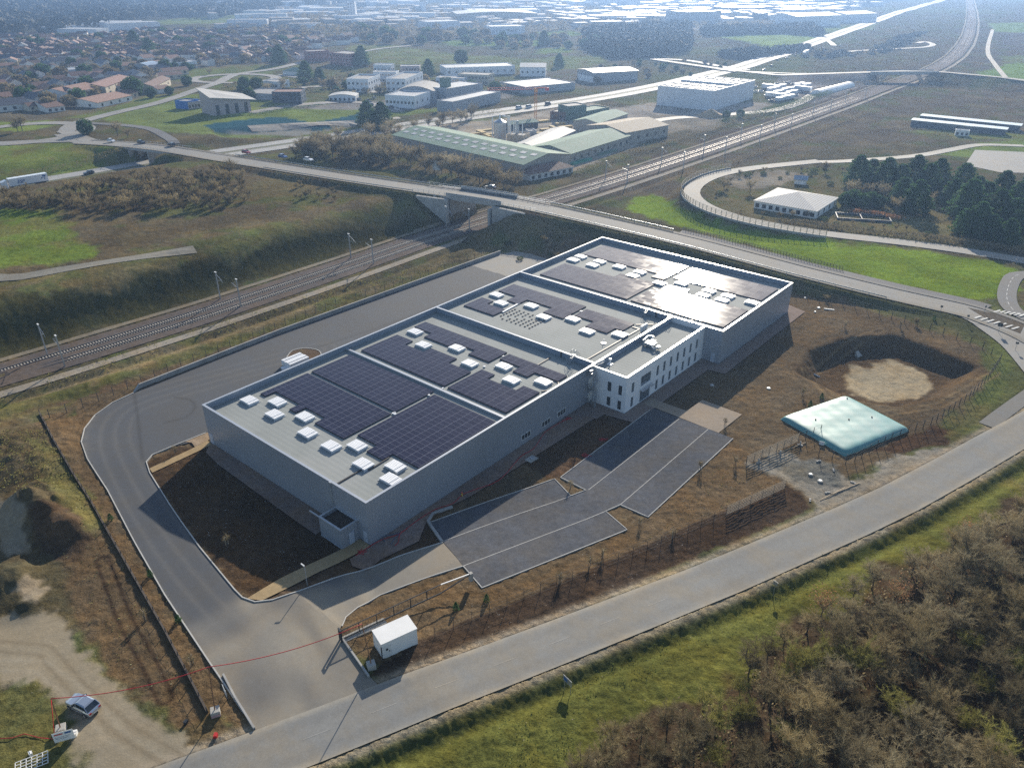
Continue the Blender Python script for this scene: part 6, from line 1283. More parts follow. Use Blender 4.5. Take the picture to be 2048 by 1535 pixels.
# ================================================================ BUILDINGS OF THE TOWN AND THE WORKS
def bld(name, label, cat, A, B, C, h, roof='flat', wall='house_wall', rm='roof_flat', win=None, rise=1.8, group=None, dz=0, along=True, pv=.5, over=.4):
    """A, B: survey pixels of the front foot, left and right; C: depth in metres or the pixel of the corner behind B"""
    a, b = at(*A), at(*B); d = b - a; d.z = 0; L = d.length; rz = math.atan2(d.y, d.x); n = Vector((-d.y, d.x, 0)).normalized()
    if hasattr(C, '__len__'):
        e = at(*C) - b; e.z = 0; n1 = Vector((-d.y, d.x, 0)); e2 = e * (e.length / L) ; n = (n1 + e2).normalized(); x_ = Vector((n.y, -n.x, 0)); D = max(3.0, e.length); a = b - x_ * L; rz = math.atan2(x_.y, x_.x)
    else: D = C
    z = min(a.z, b.z) - .3 + dz; t = thing(name, label, cat, (a.x, a.y, z), rz, group)
    hw = h if not hasattr(h, '__len__') else h
    if len(h if hasattr(h, '__len__') else ()) == 4: MB().prism([(0, 0), (L, 0), (L, D), (0, D)], 0, list(h)).build('wall', wall, t); MB().prism([(-1.2, -.9), (L + 3.5, -.9), (L + 3.5, D + 1), (-1.2, D + 1)], [q + .02 for q in h], [q + .45 for q in h]).build('roof', rm, t); roof = 'done'
    elif roof == 'mono': h0, h1 = h; MB().prism([(0, 0), (L, 0), (L, D), (0, D)], 0, [h0, h1, h1, h0]).build('wall', wall, t)
    elif roof == 'gable':
        if along: f = [(0, 0), (0, D), (0, D / 2)]; m = MB().box(0, 0, 0, L, D, h); m.add([(0, 0, h), (0, D, h), (0, D / 2, h + rise), (L, 0, h), (L, D, h), (L, D / 2, h + rise)], [(0, 2, 1), (3, 4, 5), (0, 3, 5, 2), (1, 2, 5, 4)])
        else: m = MB().box(0, 0, 0, L, D, h); m.add([(0, 0, h), (L, 0, h), (L / 2, 0, h + rise), (0, D, h), (L, D, h), (L / 2, D, h + rise)], [(0, 1, 2), (3, 5, 4), (0, 2, 5, 3), (1, 4, 5, 2)])
        m.build('wall', wall, t)
    elif roof == 'arc': MB().prism([(0, 0), (L, 0), (L, D), (0, D)], 0, h).build('wall', wall, t)
    else: MB().box(0, 0, 0, L, D, h).build('wall', wall, t)
    o = over
    if roof == 'flat':
        MB().box(.25, .25, h + .004, L - .25, D - .25, h + .06).build('roof', rm, t); MB().box(0, 0, h, L, .25, h + pv).box(0, D - .25, h, L, D, h + pv).box(0, .25, h, .25, D - .25, h + pv).box(L - .25, .25, h, L, D - .25, h + pv).build('parapet', wall, t)
    elif roof == 'mono':
        s = (h1 - h0) / L; MB().prism([(-o, -o), (L + o * 2, -o), (L + o * 2, D + o), (-o, D + o)], [h0 - s * o + .01, h1 + s * o * 2 + .01] * 1 + [h1 + s * o * 2 + .01, h0 - s * o + .01], [h0 - s * o + .3, h1 + s * 2 * o + .3, h1 + s * 2 * o + .3, h0 - s * o + .3]).build('roof', rm, t)
    elif roof == 'gable':
        e = .14
        if along: s = rise / (D / 2); P = [(-o, -o, h - s * o), (L + o, -o, h - s * o), (L + o, D / 2, h + rise), (-o, D / 2, h + rise), (-o, D + o, h - s * o), (L + o, D + o, h - s * o)]
        else: s = rise / (L / 2); P = [(-o, -o, h - s * o), (-o, D + o, h - s * o), (L / 2, D + o, h + rise), (L / 2, -o, h + rise), (L + o, -o, h - s * o), (L + o, D + o, h - s * o)]
        Q = [(x, y, q + e + .02) for x, y, q in P]; P = [(x, y, q + .01) for x, y, q in P]; m = MB(); m.add(P + Q, [(6, 7, 8, 9), (9, 8, 11, 10), (0, 3, 2, 1), (3, 4, 5, 2), (0, 1, 7, 6), (4, 10, 11, 5), (0, 6, 9, 3), (3, 9, 10, 4), (1, 2, 8, 7), (2, 5, 11, 8)]).build('roof', rm, t)
    elif roof == 'hip':
        q = min(L, D) / 2; m = MB(); r0 = (q, D / 2) if L > D else (L / 2, q); r1 = (L - q, D / 2) if L > D else (L / 2, D - q)
        m.add([(-o, -o, h), (L + o, -o, h), (L + o, D + o, h), (-o, D + o, h), (*r0, h + rise), (*r1, h + rise)], [(0, 1, 5, 4) if L > D else (1, 2, 5, 4), (2, 3, 4, 5) if L > D else (3, 0, 4, 5), (3, 0, 4) if L > D else (0, 1, 4), (1, 2, 5) if L > D else (2, 3, 5), (3, 2, 1, 0)]).build('roof', rm, t)
    elif roof == 'arc':
        m = MB(); K = 10
        for i in range(K + 1): x = -o + (L + 2 * o) * i / K; zz = h + .05 + rise * math.sin(math.pi * i / K); m.v += [(x, -o, zz), (x, D + o, zz), (x, -o, h if i in (0, K) else zz - .3), (x, D + o, h if i in (0, K) else zz - .3)]
        for i in range(K): k = i * 4; m.f += [(k, k + 4, k + 5, k + 1), (k + 2, k + 3, k + 7, k + 6), (k, k + 2, k + 6, k + 4), (k + 1, k + 5, k + 7, k + 3)]; m.mi += [0] * 4
        m.f += [(0, 1, 3, 2), (4 * K, 4 * K + 2, 4 * K + 3, 4 * K + 1)]; m.mi += [0, 0]; m.build('roof', rm, t)
        m = MB(); [m.v.extend([(L * i / K, 0, h + rise * math.sin(math.pi * i / K) - .2 if 0 < i < K else h)]) for i in range(K + 1)]; m.v += [(0, 0, h - .01)]; m.f = [tuple(range(K + 1))]; m.mi = [0]; m.build('gable_end', wall, t)
    if win:
        nx, nz, ny = (*win, 2)[:3]; hh = h if not hasattr(h, '__len__') else min(h); fw = min(1.5, L / nx * .55); fh = min(1.4, hh / nz * .5)
        if roof in ('mono', 'done'): fw, fh = L / nx * .36, hh * .85
        for j in range(nz):
            zc = hh * (j + .5) / nz
            for i in range(nx): x = L * (i + .5) / nx; MB().box(x - fw / 2, -.06, zc - fh / 2, x + fw / 2, -.004, zc + fh / 2).build('window', 'glass_dark', t)
            for i in range(ny):
                y = D * (i + .5) / ny
                for xx in ((L + .004, L + .06),): MB().box(xx[0], y - fw / 2, zc - fh / 2, xx[1], y + fw / 2, zc + fh / 2).build('window', 'glass_dark', t)
    t['_L'] = L; t['_D'] = D; return t
N_ = None
TB = [
 ('storage_hall', 'large windowless white warehouse with bright rooflights beside the lorry park', 'warehouse', (1299, 216), (1424, 222), (1528, 200), 11, 'flat', 'wall_whitebig', 'roof_flat', N_, 0),
 ('timber_hall', 'very long green-roofed timber hall behind bare trees', 'hall', (790, 292), (1047, 356), (1127, 331), 5.5, 'gable', 'wall_beige', 'roof_green', N_, 2.4),
 ('porch_building', 'brown-roofed white lodge at the railway end of the long timber hall', 'building', (1060, 362), (1146, 345), 9, 2.8, 'hip', 'house_wall', 'tile_brown', (7, 1, 2), 2),
 ('sawmill_hall', 'green-roofed sawmill hall with open side facing the railway', 'hall', (1076, 310), (1142, 328), (1249, 289), 4.6, 'gableX', 'wall_beige', 'roof_green', (5, 1, 9), 2.2),
 ('pale_roof_hall', 'beige-roofed hall with white front beside the yard', 'hall', (1196, 270), (1250, 289), (1315, 269), 5.6, 'gableX', 'wall_beige', 'roof_pale', (1, 1, 5), 2.0),
 ('green_hall', 'green-roofed hall behind the beige-roofed one', 'hall', (1142, 262), (1196, 266), (1258, 246), 5.0, 'gableX', 'wall_beige', 'roof_green', N_, 1.6),
 ('yard_office', 'small flat dark brown office left of the green cube', 'building', (1100, 238), (1135, 241), 9, 4, 'flat', 'tile_brown', 'roof_flat', (4, 1), 0),
 ('yard_cube', 'tall dark green cube building behind the timber yard', 'building', (1136, 242), (1172, 238), 10, 7.5, 'flat', 'wall_green', 'roof_flat', N_, 0),
 ('yard_shop', 'low green flat-roofed building right of the green cube', 'building', (1155, 242), (1218, 230), 11, 4.2, 'flat', 'wall_green', 'roof_green', (6, 1), 0),
 ('boiler_house', 'tan block beside the grey silo', 'building', (1014, 289), (1046, 292), 8, 4.6, 'flat', 'wood_pale', 'roof_flat', N_, 0),
 ('kiln', 'small dark blue kiln box between the timber halls', 'building', (1057, 280), (1073, 279), 5, 4.2, 'flat', 'wall_grey', 'roof_white', N_, 0),
 ('grey_lean_to', 'pale grey-roofed shed between the kiln and the sawmill hall', 'shed', (1033, 300), (1075, 308), (1146, 272), 3, 'gableX', 'wall_grey', 'roof_white', N_, 1.4),
 ('drying_shed', 'open green-roofed drying shed behind the silo', 'shed', (1018, 262), (1076, 256), 7, 3.4, 'gable', 'wall_darkblue', 'roof_green', (8, 1), 1),
 ('villa', 'low villa with a broad white hipped roof inside the slip road bend', 'villa', (1507, 416), (1630, 438), (1673, 410), 3.0, 'hip', 'house_wall', 'roof_white', (9, 1, 4), 2.6),
 ('garden_hut', 'small blue-white garden hut behind the villa', 'hut', (1588, 368), (1612, 370), 4, 2.2, 'gable', 'white_paint', 'roof_glass', N_, 1),
 ('dark_shed', 'front one of two long dark blue sheds with shiny roofs in the eastern field', 'shed', (1820, 253), (2008, 271), 7, 2.6, 'mono', 'wall_darkblue', 'roof_glass', N_, 0, (3.4, 3.0)),
 ('dark_shed', 'rear one of two long dark blue sheds with shiny roofs in the eastern field', 'shed', (1838, 244), (2036, 263), 7, 2.6, 'mono', 'wall_darkblue', 'roof_glass', N_, 0, (3.4, 3.0)),
 ('caravan', 'white caravan parked in front of the dark sheds', 'caravan', (1909, 271), (1937, 273), 3, 2.6, 'flat', 'white_paint', 'roof_white', (3, 1, 1), 0),
 ('wedge_building', 'lilac building with a white wedge roof rising to the left', 'office', (428, 232), (503, 223), 15, 7, 'mono', 'wall_lilac', 'roof_white', (4, 1, 0), 0, (9.5, 6.0, 7.5, 13.0)),
 ('blue_pavilion', 'bright blue cubic pavilion on the grass', 'pavilion', (352, 217), (377, 219), 9, 4.2, 'flat', 'blue_bright', 'roof_flat', N_, 0),
 ('grey_annex', 'grey flat building attached to the right of the blue pavilion', 'building', (378, 219), (414, 214), 10, 3.6, 'flat', 'wall_grey', 'roof_bright', (6, 1), 0),
 ('dark_office', 'dark blue-black office with a red roof edge', 'office', (546, 206), (604, 209), 14, 7, 'flat', 'wall_darkblue', 'tile_red', (7, 3), 0),
 ('flat_office', 'low grey flat-roofed building behind the wedge building', 'building', (485, 198), (545, 201), 22, 3.6, 'flat', 'wall_grey', 'roof_flat', N_, 0),
 ('white_office', 'small white flat office by the second roundabout', 'office', (526, 176), (556, 178), 12, 4.5, 'flat', 'white_render', 'roof_flat', (5, 1), 0),
 ('green_pavilion', 'small pavilion with a pale green pyramid roof', 'pavilion', (566, 150), (600, 152), 12, 3.2, 'hip', 'house_wall', 'roof_green', N_, 2.4),
 ('red_office', 'red-brick office block with a pale roof', 'office', (660, 128), (699, 133), 18, 9.5, 'flat', 'wall_pink', 'roof_flat', (6, 3), 0),
 ('red_office', 'longer red-brick wing left of the red office block', 'office', (617, 124), (660, 122), 12, 8.5, 'flat', 'wall_pink', 'roof_white', (8, 2), 0),
 ('white_block', 'white crenellated cube office at the left of the business park', 'office', (699, 182), (738, 186), (757, 175), 8, 'flat', 'white_render', 'roof_flat', (5, 2, 5), 0, None, 1.1),
 ('white_block', 'white crenellated cube office in the middle of the business park', 'office', (786, 180), (812, 184), (840, 168), 7.5, 'flat', 'white_render', 'roof_flat', (4, 2, 5), 0, None, 1.1),
 ('white_block', 'white office with side wings behind the two cube offices', 'office', (747, 164), (793, 165), 10, 7, 'flat', 'white_render', 'roof_flat', (8, 2), 0),
 ('white_block', 'white-framed dark office at the back of the business park', 'office', (748, 147), (782, 148), 9, 6.5, 'flat', 'white_render', 'roof_bright', (5, 1), 0),
 ('pink_office', 'pinkish two-storey office right of the white ones', 'office', (801, 152), (840, 152), 10, 7, 'flat', 'wall_lilac', 'roof_bright', (7, 2), 0),
 ('arc_hall', 'broad hall with a curved grey roof', 'hall', (792, 204), (872, 206), 26, 6.5, 'arc', 'wall_grey', 'roof_flat', N_, 3.4),
 ('faceted_office', 'white faceted office front with strip windows before the curved roof', 'office', (777, 213), (830, 218), (853, 207), 7, 'flat', 'white_render', 'roof_bright', (8, 1, 3), 0),
 ('stair_tower', 'dark teal stair tower rising beside the curved roof', 'tower', (881, 200), (893, 201), 6, 13, 'flat', 'wall_green', 'roof_flat', N_, 0),
 ('grey_hall', 'long grey clad hall facing the highway with a sloping corner', 'hall', (872, 223), (906, 226), (1002, 204), 6, 'flat', 'wall_grey', 'roof_bright', N_, 0),
 ('rear_hall', 'grey hall joined behind the dark teal tower', 'hall', (893, 205), (966, 193), 20, 8, 'flat', 'wall_grey', 'roof_bright', N_, 0),
 ('cream_office', 'cream two-storey office with many small windows', 'office', (916, 167), (976, 170), 14, 6.5, 'flat', 'house_cream', 'roof_flat', (9, 2, 3), 0),
 ('white_office', 'low white office with a cluttered roof left of the cream one', 'office', (872, 170), (926, 172), 12, 5, 'flat', 'white_render', 'roof_flat', (8, 1), 0),
 ('workshop', 'long pale workshop with rooflights in the back row', 'hall', (892, 152), (1030, 148), 24, 6, 'flat', 'white_render', 'roof_bright', (10, 1), 0),
 ('workshop', 'white workshop with a raised grey roof at the right of the back row', 'hall', (1040, 153), (1091, 153), 20, 7, 'gable', 'white_render', 'roof_white', (5, 1), 2),
 ('round_kiosk', 'low white rounded building by the car park left of the business park', 'building', (658, 200), (712, 203), 12, 3.4, 'arc', 'white_render', 'roof_white', (6, 1), 1.2),
 ('flat_hall', 'long low hall with pale roofs beside the highway', 'hall', (1052, 189), (1150, 179), 32, 4.5, 'flat', 'wall_grey', 'roof_bright', N_, 0),
 ('blue_grey_hall', 'blue-grey hall with a bright roof standing apart above the highway', 'hall', (1187, 166), (1275, 160), 26, 7, 'gable', 'wall_grey', 'roof_bright', N_, 1.2),
 ('white_annex', 'low white annex at the left end of the blue-grey hall', 'annex', (1156, 160), (1187, 166), 14, 4, 'flat', 'white_render', 'roof_bright', N_, 0),
 ('school', 'white school building with strip windows behind dark bushes', 'school', (322, 141), (396, 136), 18, 5, 'flat', 'white_render', 'roof_bright', (12, 1), 0),
 ('white_hall', 'low white hall among the houses left of the curved hall', 'hall', (140, 153), (186, 147), 14, 4.5, 'flat', 'white_render', 'roof_bright', (8, 1), 0),
 ('curved_hall', 'pale hall with a curved silver roof among the houses', 'hall', (262, 146), (306, 147), 16, 3.6, 'arc', 'wall_grey', 'roof_glass', N_, 4),
 ('house', 'large white house with a bright orange roof nearest the bypass', 'house', (113, 196), (144, 203), (177, 190), 5, 'gableX', 'house_wall', 'tile_orange', (1, 2, 5), 2.2),
 ('house', 'cream bungalow with a brown roof left of the large orange-roofed house', 'house', (45, 198), (66, 203), (82, 196), 3, 'gableX', 'house_cream', 'tile_brown', (1, 1, 2), 1.6),
 ('house', 'low house with a red-brown cross roof below the large orange-roofed one', 'house', (62, 216), (96, 226), (125, 221), 3, 'gableX', 'house_wall', 'tile_brown', (1, 1, 3), 1.8),
 ('house', 'long low house with an orange-brown roof beside the bypass verge', 'house', (170, 208), (197, 216), (238, 201), 3, 'gableX', 'house_wall', 'tile_orange', (2, 1, 4), 1.8),
 ('house', 'small white house with an orange roof before a round bush', 'house', (308, 184), (318, 188), (331, 184), 3, 'gableX', 'house_wall', 'tile_orange', (1, 1, 1), 1.4),
 ('house', 'house with a red-brown roof next to the tall round tree', 'house', (237, 196), (252, 199), (266, 194), 3.2, 'gableX', 'house_cream', 'tile_brown', (1, 1, 2), 1.6),
 ('house', 'two-storey terrace with pale gables behind the orange-roofed house', 'house', (194, 186), (214, 190), (255, 172), 5, 'gableX', 'house_cream', 'tile_red', (1, 2, 4), 1.8),
 ('house', 'white terrace with a slate roof near the curved silver hall', 'house', (212, 163), (258, 164), 9, 5, 'gable', 'house_wall', 'slate', (7, 2), 1.6),
 ('house', 'row house with stepped white gables right of the slate terrace', 'house', (270, 166), (300, 164), 22, 5, 'gableX', 'house_wall', 'slate', (4, 2), 2.4),
 ('house', 'brown-roofed house in front of the stepped gables', 'house', (283, 186), (310, 187), (340, 172), 4.4, 'gableX', 'house_cream', 'tile_brown', (2, 1, 3), 1.8),
 ('house', 'white two-storey house left behind the large orange-roofed one', 'house', (122, 176), (146, 178), 9, 5.5, 'gable', 'house_wall', 'tile_brown', (3, 2), 1.6),
 ('tower_block', 'pale blue-white tower block on a long white podium', 'tower', (697, 42), (712, 42), 14, 26, 'flat', 'wall_whitebig', 'roof_white', (3, 6), 0),
 ('podium', 'long white podium building under the pale tower block', 'building', (684, 47), (755, 45), 25, 10, 'flat', 'wall_whitebig', 'roof_bright', N_, 0),
 ('arena', 'wide pale arena with upswept rim far in the town', 'arena', (915, 46), (1075, 44), 80, 12, 'arc', 'wall_beige', 'roof_bright', N_, 3),
 ('glass_hall', 'pale hall with a bright roof edge beyond the sports field', 'hall', (982, 70), (1050, 68), 30, 9, 'flat', 'wall_whitebig', 'roof_bright', (9, 1), 0),
 ('long_works', 'long pale works with arched windows right of the green field', 'works', (1590, 55), (1680, 52), 50, 14, 'gable', 'wall_whitebig', 'roof_bright', (12, 1), 3),
 ('long_works', 'smaller pale works beside the arched one', 'works', (1690, 46), (1752, 44), 45, 12, 'gable', 'wall_whitebig', 'roof_bright', (8, 1), 3),
 ('terraced_office', 'grey terraced office with stacked bands in the haze', 'office', (1372, 50), (1440, 48), 50, 17, 'flat', 'wall_grey', 'roof_bright', (8, 3), 0),
 ('framed_office', 'dark square office with a white frame in the car parks', 'office', (1502, 45), (1524, 46), 20, 13, 'flat', 'wall_darkblue', 'roof_bright', N_, 0),
 ('big_store', 'huge pale store with a bright roof at the top of the view', 'store', (1205, 17), (1280, 16), 110, 16, 'flat', 'wall_whitebig', 'roof_bright', N_, 0),
 ('big_store', 'dark-fronted store behind the ranks of parked cars', 'store', (1455, 30), (1535, 29), 70, 11, 'flat', 'wall_darkblue', 'roof_bright', N_, 0),
]
for r_ in TB:
    nm, lb, ct_, A, B, Cc, h, rf, wl, rm, wn, rise = r_[:12]; hh = r_[12] if len(r_) > 12 and r_[12] else h
    bb = bld(nm, lb, ct_, A, B, Cc, hh, 'gable' if rf == 'gableX' else rf, wl, rm, wn, rise, along=(rf != 'gableX'), pv=r_[13] if len(r_) > 13 else .5)
    if nm == 'storage_hall':
        L, D = bb['_L'], bb['_D']
        for i in range(6):
            for j in range(5):
                x, y = L * (i + .7) / 6.4, D * (j + .6) / 5.2; m = MB().box(x - 1.4, y - 2, 11.07, x + 1.4, y + 2, 11.6).build('skylight', 'skylight_white', bb)
        MB().box(L * .02, D * .48, 11.07, L * .98, D * .48 + .6, 12.2).build('fire_wall', 'wall_whitebig', bb)
    if nm == 'timber_hall':
        L, D = bb['_L'], bb['_D']
        for i in range(14):
            for j, (y, f) in enumerate(((D * .2, .4), (D * .36, .72))):
                x = L * (i + .6 + .3 * j) / 14.6; z = 5.5 + 2.4 * f + .18; s = 2.4 / (D / 2); MB().prism([(x - 1.5, y - 1.1), (x + 1.5, y - 1.1), (x + 1.5, y + 1.1), (x - 1.5, y + 1.1)], [z - s * 1.1] * 2 + [z + s * 1.1] * 2, [z - s * 1.1 + .08] * 2 + [z + s * 1.1 + .08] * 2).build('rooflight', 'roof_bright', bb)
# silo, pipes, crane, stacks
t = thing('silo', 'grey round steel silo with white pipes in the timber yard', 'silo', at(1000, 280)); hs = 8.5
MB().cyl(0, 0, 0, hs, 3.0, 3.0, 18).build('drum', 'galv', t); MB().cyl(0, 0, hs, hs + 1.4, 3.1, .5, 18).build('cone_roof', 'galv', t); MB().cyl(0, 0, hs + 1.3, hs + 3.5, .7, .3, 8).build('cyclone', 'alu', t)
for x, y in ((-3.6, -1), (4, -2), (4.6, 1.5)): MB().tube([(x, y, 0), (x, y, hs + 2.6), (x * .3, y * .3, hs + 2.8)], .28, 8).build('pipe', 'white_paint', t)
t = thing('dust_filter', 'white duct frame with a light blue cyclone beside the silo', 'filter', at(1034, 291)); MB().cyl(0, 5, 4.6, 10.5, 1.0, .8, 10).build('cyclone', 'roof_glass', t)
for x in (-3, -1.5, 2.6): MB().tube([(x, 4, 4.6), (x, 4, 10.2), (x + 1.4, 4.4, 10.6)], .25, 8).build('duct', 'white_paint', t)
cb_ = at(1071, 245); hc_ = hgt((1071, 245), (1072, 176)); t = thing('tower_crane', 'orange tower crane with a red and white jib over the timber yard', 'crane', cb_)
m = MB()
for sx in (-.6, .6):
    for sy in (-.6, .6): m.bar((sx, sy, 0), (sx, sy, hc_), .22)
for k in range(int(hc_ / 1.5)): z = k * 1.5; m.bar((-.6, -.6, z), (.6, -.6, z + 1.5), .12).bar((.6, -.6, z), (.6, .6, z + 1.5), .12).bar((.6, .6, z), (-.6, .6, z + 1.5), .12).bar((-.6, .6, z), (-.6, -.6, z + 1.5), .12)
m.build('mast', 'crane_orange', t)
jd = Vector((-26, -4, 0)).normalized(); m = MB()
for k in range(12):
    a = jd * (k * 2.2); b = jd * (k * 2.2 + 2.2); m.bar((a.x, a.y, hc_ - .6), (b.x, b.y, hc_ - .6), .25).bar((a.x, a.y, hc_ + .5), (b.x, b.y, hc_ + .5), .2).bar((a.x, a.y, hc_ - .6), (b.x, b.y, hc_ + .5), .15)
m.build('jib', ['sign_red'], t); a = jd * -6; MB().bar((0, 0, hc_), (a.x, a.y, hc_), .5).box(a.x - 1, a.y - .6, hc_ - 1.4, a.x + 1, a.y + .6, hc_).build('counter_jib', 'sign_red', t); MB().box(-.9, -.9, hc_ - 2, .9, .9, hc_ - .2).build('cab', 'crane_orange', t)
random.seed(5)
stk = [(950, 272), (962, 268), (972, 262), (1010, 250), (986, 270), (940, 284), (925, 281), (905, 279), (975, 276), (1000, 296), (1090, 262), (1105, 258), (1118, 262), (1130, 256), (1075, 268), (1098, 268), (1052, 246), (1088, 244), (930, 288), (1165, 238), (1120, 250)]
for k, (px, py) in enumerate(stk):
    c = at(px, py); l_ = random.uniform(4, 8)
    if k == 0: s0_ = thing('timber_stack', 'stack of yellow sawn timber in the timber yard', 'timber stack', c, .6, 'timber stacks in the yard'); m = MB(); [m.box(-2.5, -.9 + i * .62, j * .5, 2.5, -.34 + i * .62, j * .5 + .42) for i in range(3) for j in range(3)]; m.build('plank_bundle', 'wood_yellow', s0_)
    else: copy_thing(s0_, c, .5 + random.choice((0, .1, 1.5)), (random.uniform(.8, 1.7), random.uniform(.8, 1.5), random.uniform(.5, 1.1)))
t = thing('sand_heap', 'orange-brown sand heap in front of the white warehouse', 'heap', at(1421, 233)); m = MB(); K = 20
for i in range(9):
    for k in range(K): rr = 8 * (1 - i / 8) * (1 + .15 * math.sin(k * 2.1 + i)); m.v.append((rr * math.cos(2 * math.pi * k / K), rr * .8 * math.sin(2 * math.pi * k / K), 4.2 * (i / 8) ** .9))
for i in range(8):
    for k in range(K): m.f.append((i * K + k, i * K + (k + 1) % K, (i + 1) * K + (k + 1) % K, (i + 1) * K + k)); m.mi.append(0)
m.build('heap', 'sand', t, smooth=True)
for k, (px, py, lb) in enumerate(((1163, 325, 'green pipes stacked on the ground beside the railway'), (1215, 307, 'pale green sheeting strips by the sawmill hall'))):
    c = at(px, py); o = MB().bar((-7, 0, .5), (7, 0, .5), 1.2, 1.0).bar((-6, 1.4, .4), (6, 1.4, .4), .9, .8).build('pipe_stack', ['pipe_green', 'roof_green'][k]); o.location = c; o.rotation_euler.z = .85; tag(o, lb, 'pipes')
# polytunnel-like white cover near the far bridge, garden beds of the villa
a, b = at(1632, 190), at(1700, 166); d = b - a; t = thing('poly_tunnel', 'long white tunnel cover along the railway hedge', 'tunnel', a, math.atan2(d.y, d.x)); m = MB(); Lt = d.length
for i in range(2):
    for k in range(9): m.v.append((i * Lt, 4 * math.cos(math.pi * k / 8), 3.2 * math.sin(math.pi * k / 8)))
for k in range(8): m.f.append((k, k + 9, k + 10, k + 1)); m.mi.append(0)
m.f += [tuple(range(9))[::-1], tuple(range(9, 18))]; m.mi += [0, 0]; m.build('cover', 'white_paint', t)
c = at(1722, 436); t = MB().box(-8, -3.5, 0, -.3, -3.2, .6).box(-8, 3.2, 0, -.3, 3.5, .6).box(-8, -3.2, 0, -7.7, 3.2, .6).box(0, -3.5, 0, 9, -3.2, .7).box(0, 3.2, 0, 9, 3.5, .7).box(8.7, -3.2, 0, 9, 3.2, .7).box(-.29, -3.5, 0, -.01, 3.5, .7).build('raised_garden_bed', 'wall_darkblue'); t.location = c; t.rotation_euler.z = -.25; tag(t, 'blue and white framed garden beds beside the villa hedge', 'garden bed')
# ---------------------------------------------------------------- houses of the suburb
def house_proto(wall, rm, x, L, D, h, rise, label):
    t = thing('house', label, 'house', (0, -400 - x, -60), 0, 'houses of the suburb'); MB().box(0, 0, -.6, L, D, h).add([(0, 0, h), (0, D, h), (0, D / 2, h + rise), (L, 0, h), (L, D, h), (L, D / 2, h + rise)], [(0, 2, 1), (3, 4, 5)]).build('wall', wall, t)
    s = rise / (D / 2); o = .4; MB().add([(-o, -o, h - s * o + .05), (L + o, -o, h - s * o + .05), (L + o, D / 2, h + rise + .05), (-o, D / 2, h + rise + .05), (-o, D + o, h - s * o + .05), (L + o, D + o, h - s * o + .05)], [(0, 1, 2, 3), (3, 2, 5, 4)]).build('roof', rm, t)
    for i in range(3): MB().box(L * (i + .35) / 3, -.05, .9, L * (i + .7) / 3, -.004, 2.2).build('window', 'glass_dark', t)
    return t
HP = [house_proto('house_wall', 'tile_orange', 0, 13, 9, 3.2, 2.0, ''), house_proto('house_cream', 'tile_brown', 1, 12, 9, 3.0, 1.8, ''), house_proto('house_wall', 'tile_red', 2, 11, 8, 5.2, 2.2, ''), house_proto('house_wall', 'slate', 3, 14, 9, 3.4, 2.6, ''), house_proto('house_cream', 'tile_orange', 4, 18, 9, 3.2, 1.8, '')]
HN = ['white house with an orange tiled roof', 'cream bungalow with a brown roof', 'two-storey white house with a red roof', 'white house with a dark slate roof', 'long cream house with an orange roof']
SUB = [(-60, 84), (60, 76), (200, 74), (330, 60), (420, 58), (560, 66), (640, 78), (700, 84), (690, 90), (620, 96), (600, 122), (480, 130), (340, 140), (320, 170), (250, 180), (150, 212), (60, 236), (-80, 246)]
SW = [G(*q) for q in SUB]; A = np.array(SW); used = [(o.location.x, o.location.y) for o in COL.objects if o.parent is None and o.type == 'EMPTY' and o.location.y > 350]
first = [True] * 5; cnt = 0; random.seed(21); tries = 0
while cnt < 300 and tries < 60000:
    tries += 1; py = 78 + 165 * random.random() ** 1.25; px = random.uniform(-60, 700)
    if not inside(np.array([px]), np.array([py]), SUB)[0]: continue
    x, y = G(px, py); mind = 15 + max(0, (y - 500)) * .022
    if any(abs(x - u) < mind and (x - u) ** 2 + (y - v) ** 2 < mind * mind for u, v in used): continue
    used.append((x, y)); k = random.randrange(5); near = py > 150; rz = .3 + .5 * vnoise(np.array([x]), np.array([y]), 150, 77)[0] * 2 + random.choice((0, math.pi / 2)) + random.uniform(-.1, .1)
    zone = 'near the bypass' if py > 170 else 'mid-suburb' if py > 120 else 'in the far rows'
    zone += ', ' + ['outermost left', 'left', 'centre-left', 'centre', 'town side'][min(4, max(0, int((px + 60) / 130)))]
    loc = (x, y, Tz(x, y)); lb = HN[k] + ' ' + zone
    if first[k]: t = HP[k]; t.location = loc; t.rotation_euler.z = rz; t['label'] = lb; first[k] = False
    else: copy_thing(HP[k], loc, rz, random.uniform(.85, 1.15), lb)
    cnt += 1
hb_ = [MB(), MB()]; rr_ = random.Random(77); k = 0
while k < 620:
    py = 62 + 62 * rr_.random(); px = rr_.uniform(-80, 700)
    if not inside(np.array([px]), np.array([py]), SUB)[0]: continue
    x, y = G(px, py); k += 1; a = rr_.choice((.4, 1.97)) + rr_.uniform(-.2, .2); L, D, h = rr_.uniform(9, 15), 8, rr_.uniform(3, 5); z = Tz(x, y) if k % 8 == 0 else z if k > 1 else 0; c, s = math.cos(a), math.sin(a); q = [(x + c * u - s * v, y + s * u + c * v) for u, v in ((0, 0), (L, 0), (L, D), (0, D), (0, D / 2), (L, D / 2))]
    hb_[0].prism(q[:4], z - 1, z + h); zz_ = z + h + .05; hb_[1].add([(*q[0], zz_), (*q[1], zz_), (*q[2], zz_), (*q[3], zz_), (*q[4], zz_ + 2), (*q[5], zz_ + 2)], [(0, 1, 5, 4), (2, 3, 4, 5), (0, 4, 3), (1, 2, 5)])
hb_[0].build('distant_houses', 'house_wall', kind='stuff'); hb_[1].build('distant_rooftops', 'tile_brown', kind='stuff')
